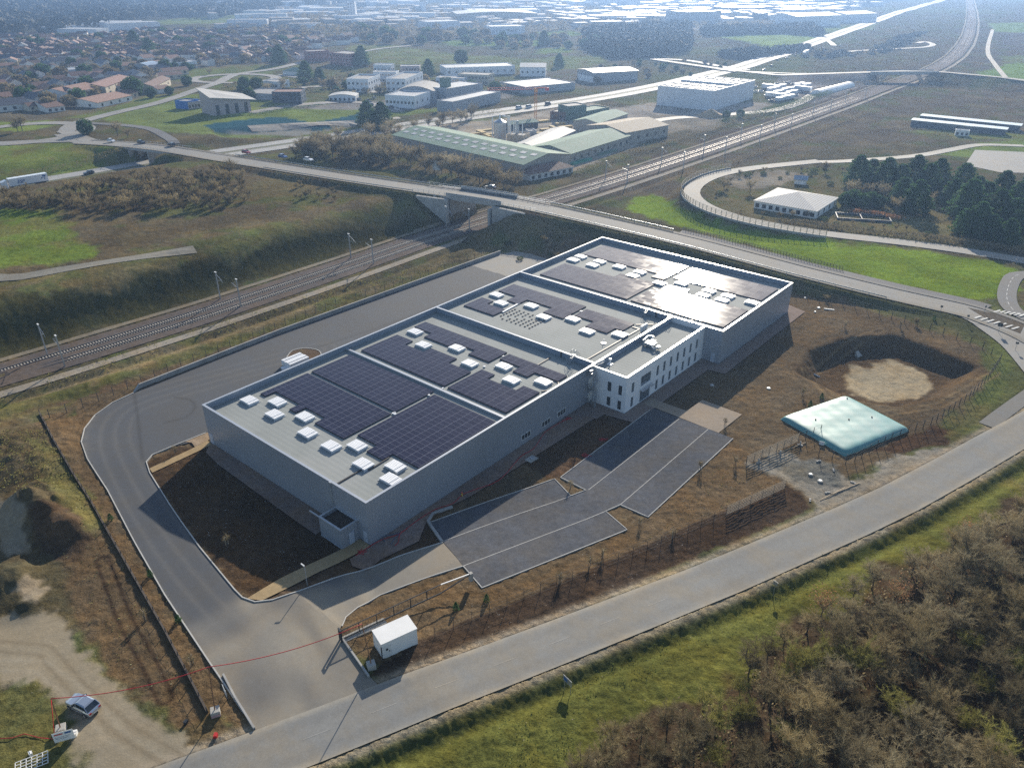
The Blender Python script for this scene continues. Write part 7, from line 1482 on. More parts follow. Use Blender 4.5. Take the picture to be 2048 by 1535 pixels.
# ---------------------------------------------------------------- hazy works and stores at the top of the view
random.seed(8); db = thing('distant_building', 'pale flat industrial building in the hazy far town', 'building', (0, 0, 0), 0, 'hazy buildings of the far town'); MB().box(-.5, -.5, -.02, .5, .5, .96).build('wall', 'wall_whitebig', db); MB().box(-.49, -.49, .961, .49, .49, 1).build('roof', 'roof_bright', db)
FT = [(random.uniform(440, 1240), random.uniform(4, 58)) for _ in range(90)] + [(random.uniform(1240, 1660), random.uniform(2, 40)) for _ in range(60)] + [(random.uniform(90, 300), random.uniform(52, 68)) for _ in range(9)]
fst = True; occ = []
for px, py in FT:
    if 600 < px < 1200 and py > 40 and random.random() < .5: continue
    x, y = G(px, py)
    if any((x - u) ** 2 + (y - v) ** 2 < 55 ** 2 for u, v in occ) or seg_dist(np.array([x]), np.array([y]), [q[:2] for q in HIGH])[0][0] < 80: continue
    occ.append((x, y)); sc = (random.uniform(18, 75), random.uniform(14, 40), random.uniform(4.5, 10)); lc = (x, y, Tz(x, y)); rz = random.uniform(-.3, .9)
    lb = ['small', 'mid-sized', 'long', 'very long'][min(3, int((sc[0] - 18) / 14))] + [' low', ' tall'][sc[2] > 7] + ' pale industrial building in the haze, ' + ('left part' if px < 650 else 'behind the arena' if px < 1000 else 'by the big store' if px < 1300 else 'beyond the car parks' if px < 1600 else 'towards the highway')
    if fst: db.location = lc; db.scale = sc; db.rotation_euler.z = rz; fst = False; db['label'] = lb
    else: copy_thing(db, lc, rz, sc, lb)
tb0, tb1 = MB(), MB(); rr_ = random.Random(91); CLR = np.array([(q[0], q[1]) for q in HIGH]); CLR2 = np.array([(q[0], q[1]) for q in RAIL])
for _ in range(620):
    px, py = rr_.choice(((430, 1240), (900, 1860), (1240, 1860))), 0; px = rr_.uniform(*px); py = rr_.uniform(-6, 58 if px < 1240 else 48 if px < 1560 else 30); x, y = G(px, py)
    if inside(np.array([px]), np.array([py]), [(1400, 66), (1660, 60), (1660, 110), (1400, 110)])[0]: continue
    if min(seg_dist(np.array([x]), np.array([y]), CLR)[0][0], seg_dist(np.array([x]), np.array([y]), CLR2)[0][0]) < 75 or (px > 1690 and py > 18): continue
    a = rr_.choice((.3, 1.87)) + rr_.uniform(-.25, .25); L, D, h = rr_.uniform(10, 48), rr_.uniform(9, 26), rr_.uniform(3.5, 9); c, s = math.cos(a), math.sin(a); q = [(x + c * u - s * v, y + s * u + c * v) for u, v in ((0, 0), (L, 0), (L, D), (0, D))]; tb0.prism(q, -1.5, h); tb1.prism(q, h + .01, h + .3)
mat('town_wall', (.40, .385, .36), rough=.9, var=.35, scale=.02); mat('town_roof', (.24, .215, .20), rough=.6, var=.5, scale=.02); tb0.build('distant_town', 'town_wall', kind='stuff'); tb1.build('distant_town_roofs', 'town_roof', kind='stuff')
pc_ = None; random.seed(3)
def park(poly, n_, label, lines=True):
    global pc_
    W = [G(*q) for q in poly]; A = np.array(W); k = 0; a0 = .6
    while k < n_:
        x = random.uniform(A[:, 0].min(), A[:, 0].max()); y = random.uniform(A[:, 1].min(), A[:, 1].max()); c, s = math.cos(a0), math.sin(a0); u, v = x * c + y * s, -x * s + y * c; u = round(u / 2.6) * 2.6; v = round(v / 8) * 8; x, y = u * c - v * s, u * s + v * c
        if not inside(np.array([x]), np.array([y]), W)[0]: continue
        k += 1; pn = random.randrange(3)
        lc = (x, y, Tz(x, y) + .1); copy_thing(PCAR[pn], lc, a0 + math.pi / 2, 1, label, 'parked cars ' + label.split(' in ')[-1] if ' in ' in label else 'parked cars')
PCAR = []
for i, pn in enumerate(('car_white', 'car_silver', 'car_black')):
    c = at(1465 + i * 6, 185 - i); tt = thing('parked_car', ['white', 'silver', 'black'][i] + ' parked car at the left edge of the lorry park', 'car', c, .6 + 1.57, 'cars in the lorry park')
    MB().prism([(-2.1, -.86), (2.1, -.86), (2.1, .86), (-2.1, .86)], .25, [.9, .85, .85, .9]).build('body', pn, tt); MB().add([(-1.6, -.8, .88), (1.1, -.8, .86), (1.1, .8, .86), (-1.6, .8, .88), (-1.1, -.65, 1.45), (.4, -.65, 1.45), (.4, .65, 1.45), (-1.1, .65, 1.45)], [(4, 5, 6, 7), (0, 1, 5, 4), (1, 2, 6, 5), (2, 3, 7, 6), (3, 0, 4, 7)]).build('cabin', 'glass_dark', tt); PCAR.append(tt)
park([(1450, 180), (1560, 165), (1650, 175), (1590, 200), (1540, 212), (1536, 195)], 42, 'small vehicle parked in the lorry park beside the white warehouse')
park([(1300, 22), (1460, 18), (1465, 27), (1300, 33)], 90, 'glinting car parked in the far store car park')
park([(1430, 36), (1540, 33), (1560, 47), (1440, 53)], 70, 'glinting car parked in front of the terraced office')
park([(700, 198), (760, 196), (800, 222), (740, 214)], 9, 'car parked in the business park lot')
random.seed(9)
for k, (px, py) in enumerate([(1545, 186), (1556, 190), (1566, 195), (1545, 196), (1572, 186), (1583, 190), (1590, 182), (1560, 203), (1604, 184), (1576, 200), (1540, 180), (1598, 176), (1560, 180), (1612, 176)]):
    c = at(px, py)
    if k == 0: tb = thing('parked_trailer', 'box trailer standing in the lorry park beside the white warehouse', 'trailer', c, .75, 'trailers in the lorry park'); MB().box(-6, -1.25, 1.0, 6, 1.25, 3.7).build('box', 'wall_whitebig', tb); MB().box(-5.5, -1, .4, 5.5, 1, .99).build('chassis', 'steel_dark', tb)
    else: copy_thing(tb, c, random.choice((.75, .8, 2.3)), (random.uniform(.6, 1.1), 1, random.uniform(.7, 1)))
for k, (px, h, w_, lb) in enumerate(((889, 30, 2.2, 'left white lattice floodlight mast far in the town'), (893, 30, 2.2, 'right white lattice floodlight mast far in the town'), (922, 40, 3, 'slender white spire above the arena'), (1185, 36, 9, 'pale blue tower block in the haze right of the arena'), (846, 18, 12, 'pale domed tower left of the floodlight masts'))):
    c = at(px, (32, 32, 30, 14, 22)[k]); t = thing('tower', lb, 'tower', c); MB().cyl(0, 0, 0, h, w_ / 2, w_ / (2 if k > 2 else 3.5), 8).build('shaft', 'wall_whitebig', t); MB().box(-w_ * .6, -w_ * .6, h, w_ * .6, w_ * .6, h + w_ * .4).build('cap', 'roof_bright', t)
# ================================================================ TREES AND SHRUBS
mat('grass_blade', (.12, .155, .045), rough=.8, var=.4, scale=.5, transl=.4)
def leafmass(b, rnd, n, s, shape):
    for _ in range(n):
        p = shape(rnd); a = Vector((rnd.gauss(0, 1), rnd.gauss(0, 1), rnd.gauss(0, 1))).normalized(); q = a.orthogonal().normalized(); q.rotate(Matrix.Rotation(rnd.random() * 6.28, 3, a)); r = a.cross(q); k = s * rnd.uniform(.6, 1.4)
        p = Vector(p); b.add([p - q * k, p + r * k * .6, p + q * k, p - r * k * .6], [(0, 1, 2, 3)])
def bare_crown(seed, H, Rr, twigs, limbs=8, tw=.05, droop=0.0, col=None):
    rnd = random.Random(seed); lim = MB(); tg = MB(); th = H * .28
    def twig(p, d, l, w_):
        e = p + d * l; s = d.orthogonal().normalized(); s.rotate(Matrix.Rotation(rnd.random() * 6.28, 3, d)); tg.add([p - s * w_, p + s * w_, e], [(0, 1, 2)]); return e
    tips = []
    for i in range(limbs):
        a = i / limbs * 6.28 + rnd.uniform(-.4, .4); up = rnd.uniform(.55, 1.25); z0 = th * rnd.uniform(.6, 1.3); p = Vector((0, 0, z0)); d = Vector((math.cos(a), math.sin(a), up)).normalized(); l = min(H * .62, Rr * 1.15) * rnd.uniform(.7, 1.05); pts = [p]
        for k in range(4): d = (d + Vector((rnd.gauss(0, .16), rnd.gauss(0, .16), .16))).normalized(); p = p + d * l / 4; pts.append(p)
        lim.tube(pts, [H * .012, H * .009, H * .007, H * .005, H * .003], 4)
        for k in range(14):
            t = rnd.uniform(.25, 1); j = min(3, int(t * 4)); q = pts[j].lerp(pts[j + 1], t * 4 - j); dd = Vector((rnd.gauss(0, 1), rnd.gauss(0, 1), rnd.uniform(-.1, 1.5))).normalized(); ll = H * rnd.uniform(.12, .26); q2 = twig(q, dd, ll, tw * 1.1); tips.append((q, q2, dd))
    per = max(1, twigs // len(tips))
    for q, q2, dd in tips:
        for _ in range(per): s = q.lerp(q2, rnd.uniform(.15, 1)); d2 = (dd + Vector((rnd.gauss(0, .8), rnd.gauss(0, .8), rnd.gauss(.35, .6)))).normalized(); twig(s, d2, H * rnd.uniform(.05, .13), tw * .7)
    return lim, tg, th
def bare_proto(seed, H, Rr, twigs, m, limbs=8, tw=.05, leaf=None, bark='bark_grey'):
    t = thing('bare_tree', 'x', 'tree', (0, -300, -90)); lim, tg, th = bare_crown(seed, H, Rr, twigs, limbs, tw); lim.tube([(0, 0, -.4), (.04, 0, th * .6), (0, .05, th * 1.3)], [H * .022, H * .017, H * .011], 6); lim.build('trunk', bark, t); tg.build('crown', m, t)
    if leaf:
        b = MB(); rnd = random.Random(seed + 1); leafmass(b, rnd, leaf[1], leaf[2], lambda r: (r.gauss(0, Rr * .42), r.gauss(0, Rr * .42), H * .62 + r.gauss(0, H * .16))); b.build('foliage', leaf[0], t)
    return t
def cone_shape(H, Rr, p=1.0, lo=.06):
    def f(r): z = r.random() ** 1.25; k = (1 - z) ** p * Rr * (1 + .22 * math.sin(z * 37 + 3)) ; a = r.random() * 6.28; q = k * (1 - .35 * r.random() ** 2) * (1 + .18 * math.sin(a * 5 + z * 9)); return (math.cos(a) * q, math.sin(a) * q, H * (lo + z * (1 - lo)))
    return f
def ball_shape(H, Rr, z0=0.0):
    def f(r):
        while True:
            v = Vector((r.gauss(0, 1), r.gauss(0, 1), r.gauss(0, 1)))
            if v.length > .01: break
        v.normalize(); q = 1 - .3 * r.random() ** 2; a = math.atan2(v.y, v.x); q *= 1 + .15 * math.sin(a * 4 + v.z * 5); return (v.x * Rr * q, v.y * Rr * q, max(.02, z0 + (H - z0) * (.5 + .5 * v.z * q)))
    return f
def leaf_proto(name, seed, shape, n, s, m, trunk=None, bark='bark'):
    t = thing(name, 'x', 'tree', (0, -300, -90)); b = MB(); leafmass(b, random.Random(seed), n, s, shape); b.build('crown' if trunk else 'foliage', m, t)
    if trunk: MB().tube([(0, 0, -.4), (0, 0, trunk)], [trunk * .04 + .05, .05], 6).build('trunk', bark, t)
    return t
USED = set()
def plant(proto, loc, label, group, sc=1.0, rz=None, name=None, cat='tree'):
    rz = random.random() * 6.28 if rz is None else rz
    if proto.name not in USED:
        USED.add(proto.name); t = proto; t.location = loc; t.rotation_euler.z = rz; t.scale = (sc,) * 3 if not hasattr(sc, '__len__') else sc; t['label'] = label; t['group'] = group; t['category'] = cat; return t
    t = copy_thing(proto, loc, rz, sc, label, group); t['category'] = cat; return t
KIND = {'grey': [bare_proto(1, 7.5, 3.2, 3800, 'twig_grey', 8, .024), bare_proto(2, 6.5, 2.9, 3800, 'twig_grey', 9, .024)], 'brown': [bare_proto(3, 7, 3.0, 3800, 'twig_brown', 8, .024), bare_proto(4, 8, 2.6, 3800, 'twig_brown', 7, .024)],
        'olive': [bare_proto(5, 5.8, 2.6, 3800, 'twig_olive', 9, .024)], 'dark': [bare_proto(6, 7, 3.2, 3800, 'twig_dark', 8, .024)], 'rusty-leaved': [bare_proto(7, 6.5, 2.5, 900, 'twig_brown', 7, .024, ('leaf_rust', 420, .13))]}
WOOD = [(1140, 1560), (1205, 1490), (1325, 1440), (1400, 1400), (1480, 1350), (1564, 1290), (1640, 1235), (1720, 1190), (1820, 1130), (1912, 1085), (1993, 1040), (2070, 990), (2300, 860), (2420, 1200), (2100, 1660), (1500, 1760), (1200, 1700)]
WW = PT(WOOD); A = np.array(WW); random.seed(4); pts = []; tr_ = 0
while len(pts) < 250 and tr_ < 30000:
    tr_ += 1; x = random.uniform(A[:, 0].min(), min(A[:, 0].max(), 112)); y = random.uniform(max(A[:, 1].min(), 38), A[:, 1].max())
    if abs(x) > y * .82 + 8 or not inside(np.array([x]), np.array([y]), WW)[0]: continue
    if any((x - u) ** 2 + (y - v) ** 2 < 2.9 ** 2 for u, v in pts): continue
    pts.append((x, y))
zz = T(np.array([p[0] for p in pts]), np.array([p[1] for p in pts])); sdw = sdf(np.array([p[0] for p in pts]), np.array([p[1] for p in pts]), WW)
for (x, y), z, sd_ in zip(pts, zz, sdw):
    f = vnoise(np.array([x]), np.array([y]), 9, 5)[0] + random.uniform(-.3, .3); k = 'grey' if f > .68 else 'brown' if f > .45 else 'olive' if f > .28 else 'dark'
    if random.random() < .05: k = 'rusty-leaved'
    s = random.uniform(.6, 1.05) * (.8 if sd_ < 4 else 1); size = 'tall ' if s > .98 else 'low ' if s < .74 else ''
    wh_ = 'at the grassy edge of the roadside wood' if sd_ < 5 else 'deep inside the roadside wood'; wh_ += ', towards the bottom edge' if y < 62 else ', towards the right edge' if x > 62 else ', in the middle stretch'
    plant(random.choice(KIND[k]), (x, y, z), f'{size}{k} {"oak" if k[0] == "r" else "bare tree"} {wh_}', 'trees of the roadside wood', (s, s, s * random.uniform(.85, 1.15)))
# undergrowth
def scatter_stuff(name, poly, n, s, m, hmax, label, world=False):
    W = poly if world else PT(poly); A = np.array(W); r = np.random.default_rng(n); k = int(n * 3); x = r.uniform(A[:, 0].min(), A[:, 0].max(), k); y = r.uniform(A[:, 1].min(), A[:, 1].max(), k); q = inside(x, y, W); dens = vnoise(x, y, 4, 41) > .42; x = x[q & dens][:n]; y = y[q & dens][:n]; z = T(x, y); b = MB(); rnd = random.Random(n)
    for u, v, w_ in zip(x, y, z):
        for _ in range(3):
            p = Vector((u + rnd.gauss(0, .4), v + rnd.gauss(0, .4), w_ + rnd.random() * hmax)); a = Vector((rnd.gauss(0, 1), rnd.gauss(0, 1), rnd.gauss(0, 1))).normalized(); o = a.orthogonal().normalized(); c = a.cross(o); l = s * rnd.uniform(.6, 1.5); b.add([p - o * l, p + c * l * .5, p + o * l, p - c * l * .5], [(0, 1, 2, 3)])
    o = b.build(name, m, kind='stuff'); return o
scatter_stuff('undergrowth', WOOD, 5200, .16, 'twig_brown', .8, '')
scatter_stuff('ivy_cover', WOOD, 1500, .16, 'leaf_hedge', .7, '')
scatter_stuff('rough_grass', [(0, 800), (270, 730), (560, 640), (900, 528), (1010, 490), (1000, 478), (700, 565), (300, 690), (0, 775)], 2600, .16, 'twig_olive', .35, '')
LOT = [(270, 790), (163, 885), (265, 1076), (508, 1455), (735, 1350), (1100, 1240), (1620, 1010), (1900, 860), (1990, 740), (1700, 610), (1590, 600), (1440, 760), (1240, 850), (740, 1110), (420, 890)]
scatter_stuff('stones', [(80, 830), (163, 885), (330, 1190), (500, 1450), (400, 1460), (200, 1300), (110, 1050)], 500, .07, 'kerb_concrete', .08, '')
scatter_stuff('stones', [(735, 1345), (960, 1180), (1260, 1060), (1470, 885), (1600, 780), (1640, 620), (1960, 700), (1900, 850), (1620, 1010), (1100, 1240)], 900, .07, 'kerb_concrete', .08, '')
scatter_stuff('stones', [(330, 960), (420, 905), (640, 1075), (690, 1120), (500, 1190)], 160, .07, 'kerb_concrete', .08, '')
scatter_stuff('weed_tufts', [(80, 830), (163, 885), (330, 1190), (500, 1450), (400, 1460), (200, 1300), (110, 1050)], 500, .09, 'twig_olive', .15, '')
scatter_stuff('weed_tufts', [(900, 1230), (1300, 1070), (1470, 900), (1560, 960), (1200, 1125)], 420, .09, 'twig_olive', .15, '')
scatter_stuff('rough_grass', [(-20, 840), (90, 860), (190, 1000), (170, 1060), (60, 980), (-20, 980)], 700, .14, 'twig_olive', .3, '')
scatter_stuff('rough_grass', [(640, 1545), (900, 1452), (1130, 1356), (1400, 1228), (1630, 1124), (1870, 1014), (2048, 926), (2048, 960), (1700, 1150), (1400, 1300), (1200, 1440), (1130, 1545)], 3200, .10, 'grass_blade', .18, '')
# bare shrubs of the upper field, tree belts
SHB = [bare_proto(61, 4.0, 2.6, 1300, 'twig_brown', 10, .05), bare_proto(62, 3.4, 2.3, 1300, 'twig_dark', 10, .05), leaf_proto('shrub', 13, ball_shape(2.4, 2.2), 700, .2, 'leaf_hedge')]
MID = [bare_proto(21, 9, 3.8, 900, 'twig_grey', 9, .085), bare_proto(22, 8, 3.4, 900, 'twig_brown', 9, .085), bare_proto(23, 10, 3.6, 900, 'twig_dark', 9, .085)]
def belt(poly, n_, protos, label, group, sc=(.7, 1.2), mind=2.6, cat='tree', seed=1, px=True):
    W = PT(poly); A = np.array(W); r = random.Random(seed); pl = []; k = 0
    while len(pl) < n_ and k < n_ * 200:
        k += 1; x = r.uniform(A[:, 0].min(), A[:, 0].max()); y = r.uniform(A[:, 1].min(), A[:, 1].max())
        if inside(np.array([x]), np.array([y]), W)[0] and not any((x - u) ** 2 + (y - v) ** 2 < mind * mind for u, v in pl): pl.append((x, y))
    z = T(np.array([p[0] for p in pl]), np.array([p[1] for p in pl])) if pl else []
    for i, ((x, y), h) in enumerate(zip(pl, z)):
        p = r.choice(protos); s = r.uniform(*sc); w_ = ['small ', 'mid-sized ', 'large '][min(2, int(3 * (s - sc[0]) / (sc[1] - sc[0])))]; fx = (x - A[:, 0].min()) / (A[:, 0].max() - A[:, 0].min()); w2 = ', ' + ['leftmost part', 'left part', 'middle', 'right part', 'rightmost part'][min(4, int(fx * 5))]; plant(p, (x, y, h), w_ + label + w2, group, s, cat=cat)
belt([(60, 424), (70, 400), (200, 372), (330, 350), (470, 345), (490, 372), (510, 402), (420, 424), (200, 430)], 200, SHB[:2], 'brown leafless shrub in the thicket on the upper field', 'shrubs of the upper field thicket', (.7, 1.35), 2.3, 'shrub', 2)
belt([(0, 402), (60, 395), (70, 424), (0, 424)], 14, SHB[:2], 'brown leafless shrub at the left end of the upper field thicket', 'shrubs of the upper field thicket', (.8, 1.4), 2.6, 'shrub', 3)
belt([(570, 352), (650, 362), (700, 385), (660, 405), (590, 400)], 14, SHB[:2], 'reddish bramble bush below the overpass bank', 'brambles below the overpass bank', (.4, .8), 3, 'shrub', 4)
belt([(590, 318), (780, 336), (1040, 384), (1040, 368), (870, 335), (770, 305), (640, 292)], 85, MID, 'bare tree in the belt before the long timber hall', 'tree belt before the timber hall', (.8, 1.3), 2.6, 'tree', 5)
belt([(590, 300), (760, 268), (900, 244), (950, 232), (940, 246), (860, 268), (740, 296), (620, 312)], 34, MID + SHB[2:], 'bare tree or bush between the business park and the timber yard', 'tree belt along the timber yard', (.6, 1.1), 4, 'tree', 6)
belt([(1120, 600), (1000, 480), (1180, 500), (1340, 545), (1600, 585), (1860, 660), (1840, 640), (1600, 572), (1300, 500), (1180, 470)], 16, SHB[:1] + SHB[2:], 'low bush on the bank below the overpass road', 'bushes on the overpass bank', (.3, .6), 4, 'shrub', 7)
# cypress grove by the slip road
CY = [leaf_proto('cypress_tree', 31, cone_shape(13, 5.6, .45), 4200, .42, 'leaf_cypress', 6), leaf_proto('cypress_tree', 32, cone_shape(12, 5.2, .38), 3800, .40, 'leaf_cypress', 6), leaf_proto('round_evergreen', 33, ball_shape(8, 4.2, .4), 3000, .38, 'leaf_cypress', 3)]
cyp = [(1712, 372, 1.0), (1738, 366, .85), (1768, 378, 1.0), (1795, 380, .9), (1825, 372, 1.0), (1850, 385, 1.0), (1872, 372, .9), (1800, 410, .9), (1828, 425, .95), (1920, 385, 1.0), (1900, 410, .8), (1948, 400, .8), (1930, 435, 1.1), (1965, 420, .9), (2000, 400, .9), (2030, 420, .9), (1985, 450, 1.0), (2020, 460, .95), (1950, 470, .9), (1925, 468, .75), (2010, 490, .7), (2055, 390, .8), (1975, 480, .7), (2060, 450, 1)]
for k, (px, py, s) in enumerate(cyp): plant(CY[k % 2], at(px, py), ('tall' if s > .9 else 'smaller') + ' dark evergreen of the grove behind the villa' + (', left part' if px < 1840 else ', middle part' if px < 1960 else ', right part'), 'dark evergreens of the grove', s * .9)
for px, py, k, s, lb in ((1728, 398, 1, .95, 'reddish bare tree in front of the dark evergreens'), (1700, 395, 0, .9, 'grey bare tree at the left of the grove'), (1762, 405, 0, 1.0, 'round grey bare tree between the evergreens'), (1790, 425, 1, .9, 'grey-brown round tree before the grove'), (1848, 420, 1, 1.0, 'slim rust-brown bare tree amid the evergreens'), (1500, 385, 0, .7, 'bare tree left of the villa'), (1448, 380, 1, .7, 'thin bare tree at the slip road bend'), (1650, 345, 2, .6, 'dark bare tree beside the slip road')): plant(MID[k], at(px, py), lb, 'bare trees around the villa', s)
for k, (px, py, s) in enumerate(((1690, 412, .6), (1705, 408, .62), (1722, 415, .6), (1740, 412, .6), (1755, 416, .55), (1600, 362, .5), (1660, 370, .6), (1560, 358, .4), (1620, 352, .5), (1575, 348, .4))): plant(CY[2] if k < 5 else SHB[2], at(px, py), ['rounded evergreen bush right of the villa', 'low garden bush behind the villa'][k > 4], 'garden bushes of the villa', s, cat='bush')
def hedge(label, pts, w_, h, m='leaf_hedge', dens=45, seed=1, name='hedge'):
    P = atn(pts); b = MB(); r = random.Random(seed); o = Vector(P[0]); d = np.r_[0, np.cumsum(np.hypot(*np.diff(P[:, :2], axis=0).T))]; n_ = int(d[-1] * dens * w_ / 2.5)
    s = np.array([r.uniform(0, d[-1]) for _ in range(n_)]); X = np.interp(s, d, P[:, 0]); Y = np.interp(s, d, P[:, 1]); Z = np.interp(s, d, P[:, 2]); core = MB(); q = max(.1, w_ * .05 + .1)
    for x, y, z, si in zip(X, Y, Z, s):
        hh = h * (.8 + .35 * vnoise(np.array([si]), np.array([0.0]), 3.5, seed)[0]); a = r.random() * math.pi; p = Vector((x + r.gauss(0, w_ * .28), y + r.gauss(0, w_ * .28), z + hh * math.sin(a) * r.uniform(.75, 1))) - o; n2 = Vector((r.gauss(0, 1), r.gauss(0, 1), r.gauss(0, 1))).normalized(); u = n2.orthogonal().normalized(); v = n2.cross(u); k = .2 * r.uniform(.6, 1.5) * (1 + (d[-1] > 200)); b.add([p - u * k, p + v * k * .7, p + u * k, p - v * k * .7], [(0, 1, 2, 3)])
    t = b.build(name, m); t.location = o; return tag(t, label, 'hedge')
hedge('long dark hedge along the slip road beside the villa', [(1560, 445), (1640, 455), (1760, 470), (1860, 480), (1960, 492), (2048, 508)], 3, 1.8, 'twig_dark', 60, 2)
hedge('clipped brown-orange hedge in the villa garden', [(1700, 425), (1760, 432), (1800, 440)], 3, 1.6, 'leaf_rust', 60, 3)
hedge('dark hedge row between the lorry park and the railway', [(1440, 248), (1500, 235), (1560, 220), (1620, 200), (1660, 190)], 5, 3, 'leaf_hedge', 20, 4)
hedge('broken row of dark clipped bushes below the wedge building', [(335, 248), (430, 238), (520, 228), (600, 216), (640, 212)], 2, 1.5, 'leaf_cypress', 18, 5)
hedge('dark tree row across the green field', [(870, 98), (940, 104), (1060, 108)], 10, 7, 'leaf_cypress', 9, 6, 'tree_row')
hedge('second dark clipped tree row right of the lone cypress', [(990, 124), (1050, 126), (1066, 124)], 9, 8, 'leaf_cypress', 12, 7, 'tree_row')
hedge('brown scrub line under the far road embankment', [(1560, 160), (1700, 158), (1850, 168), (2048, 182)], 6, 3, 'twig_dark', 8, 12)
hedge('ragged brown hedge along the railway slip side', [(1460, 330), (1540, 300), (1640, 262), (1740, 225)], 4, 2, 'twig_brown', 8, 13)
hedge('thorny scrub strip on the town side of the railway', [(1150, 350), (1260, 312), (1400, 268), (1520, 232)], 5, 2.2, 'twig_brown', 9, 14)
hedge('dark hedge line below the green highway field', [(1440, 84), (1500, 95), (1560, 106), (1620, 96)], 9, 5, 'far_wood', 6, 15)
hedge('hedge bordering the truck highway by the left green field', [(60, 352), (160, 332), (250, 318), (290, 312)], 3, 2.5, 'twig_dark', 14, 16)
hedge('dark bramble bank along the lower highway cutting', [(640, 272), (760, 256), (900, 236), (1000, 226)], 5, 3, 'twig_dark', 10, 17)
hedge('dark hedge bordering the eastern brown field', [(1760, 258), (1840, 266), (1900, 272)], 4, 2, 'twig_dark', 14, 8)
for k, (px, py, q, s, lb) in enumerate(((45, 262, 0, 1.1, 'clump of bare trees on the roundabout island'), (36, 264, 1, 1.0, 'second bare tree clump on the roundabout island'), (236, 272, 0, .9, 'round leafless bush tree beside the overpass start'), (256, 276, 1, .7, 'smaller leafless bush beside the overpass start'), (173, 268, 3, .8, 'dark round bush by the roundabout exit'), (269, 192, 5, 1.3, 'big round dark tree beside the bypass houses'), (303, 196, 5, .7, 'dark round bush by the small orange-roofed house'), (340, 190, 5, .6, 'dark bush on the bypass verge'), (375, 172, 5, .8, 'dark bush beside the second roundabout'), (560, 128, 4, 1.1, 'tall dark tree above the second roundabout'), (612, 162, 4, 1.0, 'tall dark conifer left of the red office'), (640, 165, 4, .75, 'smaller dark conifer left of the red office'), (724, 132, 4, 1.15, 'large dark conifer in the green field'), (735, 250, 4, .9, 'dark evergreen left of the timber yard'), (765, 256, 4, .95, 'second dark evergreen beside the timber yard'), (752, 262, 4, .7, 'low dark evergreen between the two tall ones'), (857, 152, 4, .9, 'narrow dark spruce in the business park'), (922, 128, 3, 1.3, 'lone round cypress in the green field'), (1118, 135, 4, .8, 'dark conifer at the right of the back row'), (990, 188, 3, .9, 'dark round bush beside the long grey hall'), (1088, 92, 4, 1.1, 'slim dark poplar far beyond the fields'), (420, 150, 1, .8, 'bare tree on the green by the school'), (300, 110, 4, 1.1, 'dark pine group in the suburb'), (270, 95, 4, 1.2, 'dark broad tree in the suburb middle'), (490, 178, 3, .9, 'dark round tree left of the white office'), (515, 180, 3, .9, 'dark round tree beside the small white office'), (500, 200, 3, .8, 'dark tree behind the wedge roof'), (350, 140, 3, .7, 'dark bush before the school'), (372, 140, 3, .7, 'second dark bush before the school'), (1480, 235, 3, .5, 'dark bush at the corner of the white warehouse'), (1452, 238, 3, .5, 'dark bush by the sand heap'))):
    P5 = [MID[0], MID[1], MID[2], CY[2], CY[0], CY[2]][q]; plant(P5, at(px, py), lb, 'single trees beyond the railway' if 1 else '', s * (1.0 if q < 3 else 1.05))
# garden trees of the suburb and the town
FARD = [leaf_proto('garden_tree', 41, ball_shape(6, 3.6, .5), 420, .8, 'leaf_cypress'), leaf_proto('garden_tree', 42, ball_shape(6, 3.8, .5), 420, .75, 'twig_dark'), leaf_proto('garden_tree', 43, ball_shape(5, 3.4, .3), 420, .7, 'twig_brown')]
belt([(0, 88), (60, 82), (330, 70), (560, 72), (640, 84), (600, 120), (470, 135), (330, 145), (320, 172), (200, 205), (0, 240)], 230, FARD, 'garden tree among the houses of the suburb', 'garden trees of the suburb', (.7, 1.5), 9, 'tree', 9)
belt([(440, 182), (600, 165), (740, 155), (840, 160), (1000, 170), (1040, 200), (900, 190), (760, 190), (600, 195)], 34, FARD + MID[:1], 'tree among the offices of the business park', 'trees of the business park', (.5, 1.0), 9, 'tree', 10)
belt([(1290, 120), (1380, 118), (1480, 132), (1420, 152), (1290, 160), (1200, 178), (1160, 140)], 34, FARD, 'low tree on the rough ground above the highway', 'trees above the highway', (.35, .8), 9, 'tree', 13)
belt([(1760, 330), (1700, 345), (1560, 345), (1470, 360), (1440, 400), (1500, 430), (1700, 440), (1820, 460), (1900, 480), (1760, 470), (1480, 425), (1420, 385), (1480, 345)], 40, SHB, 'garden shrub around the villa', 'garden shrubs around the villa', (.3, .75), 3, 'shrub', 14)
belt([(700, 62), (880, 74), (1200, 80), (1240, 100), (1100, 105), (880, 92), (700, 88)], 60, FARD, 'tree beside the sports fields beyond the business park', 'trees around the sports fields', (.9, 1.8), 14, 'tree', 12)
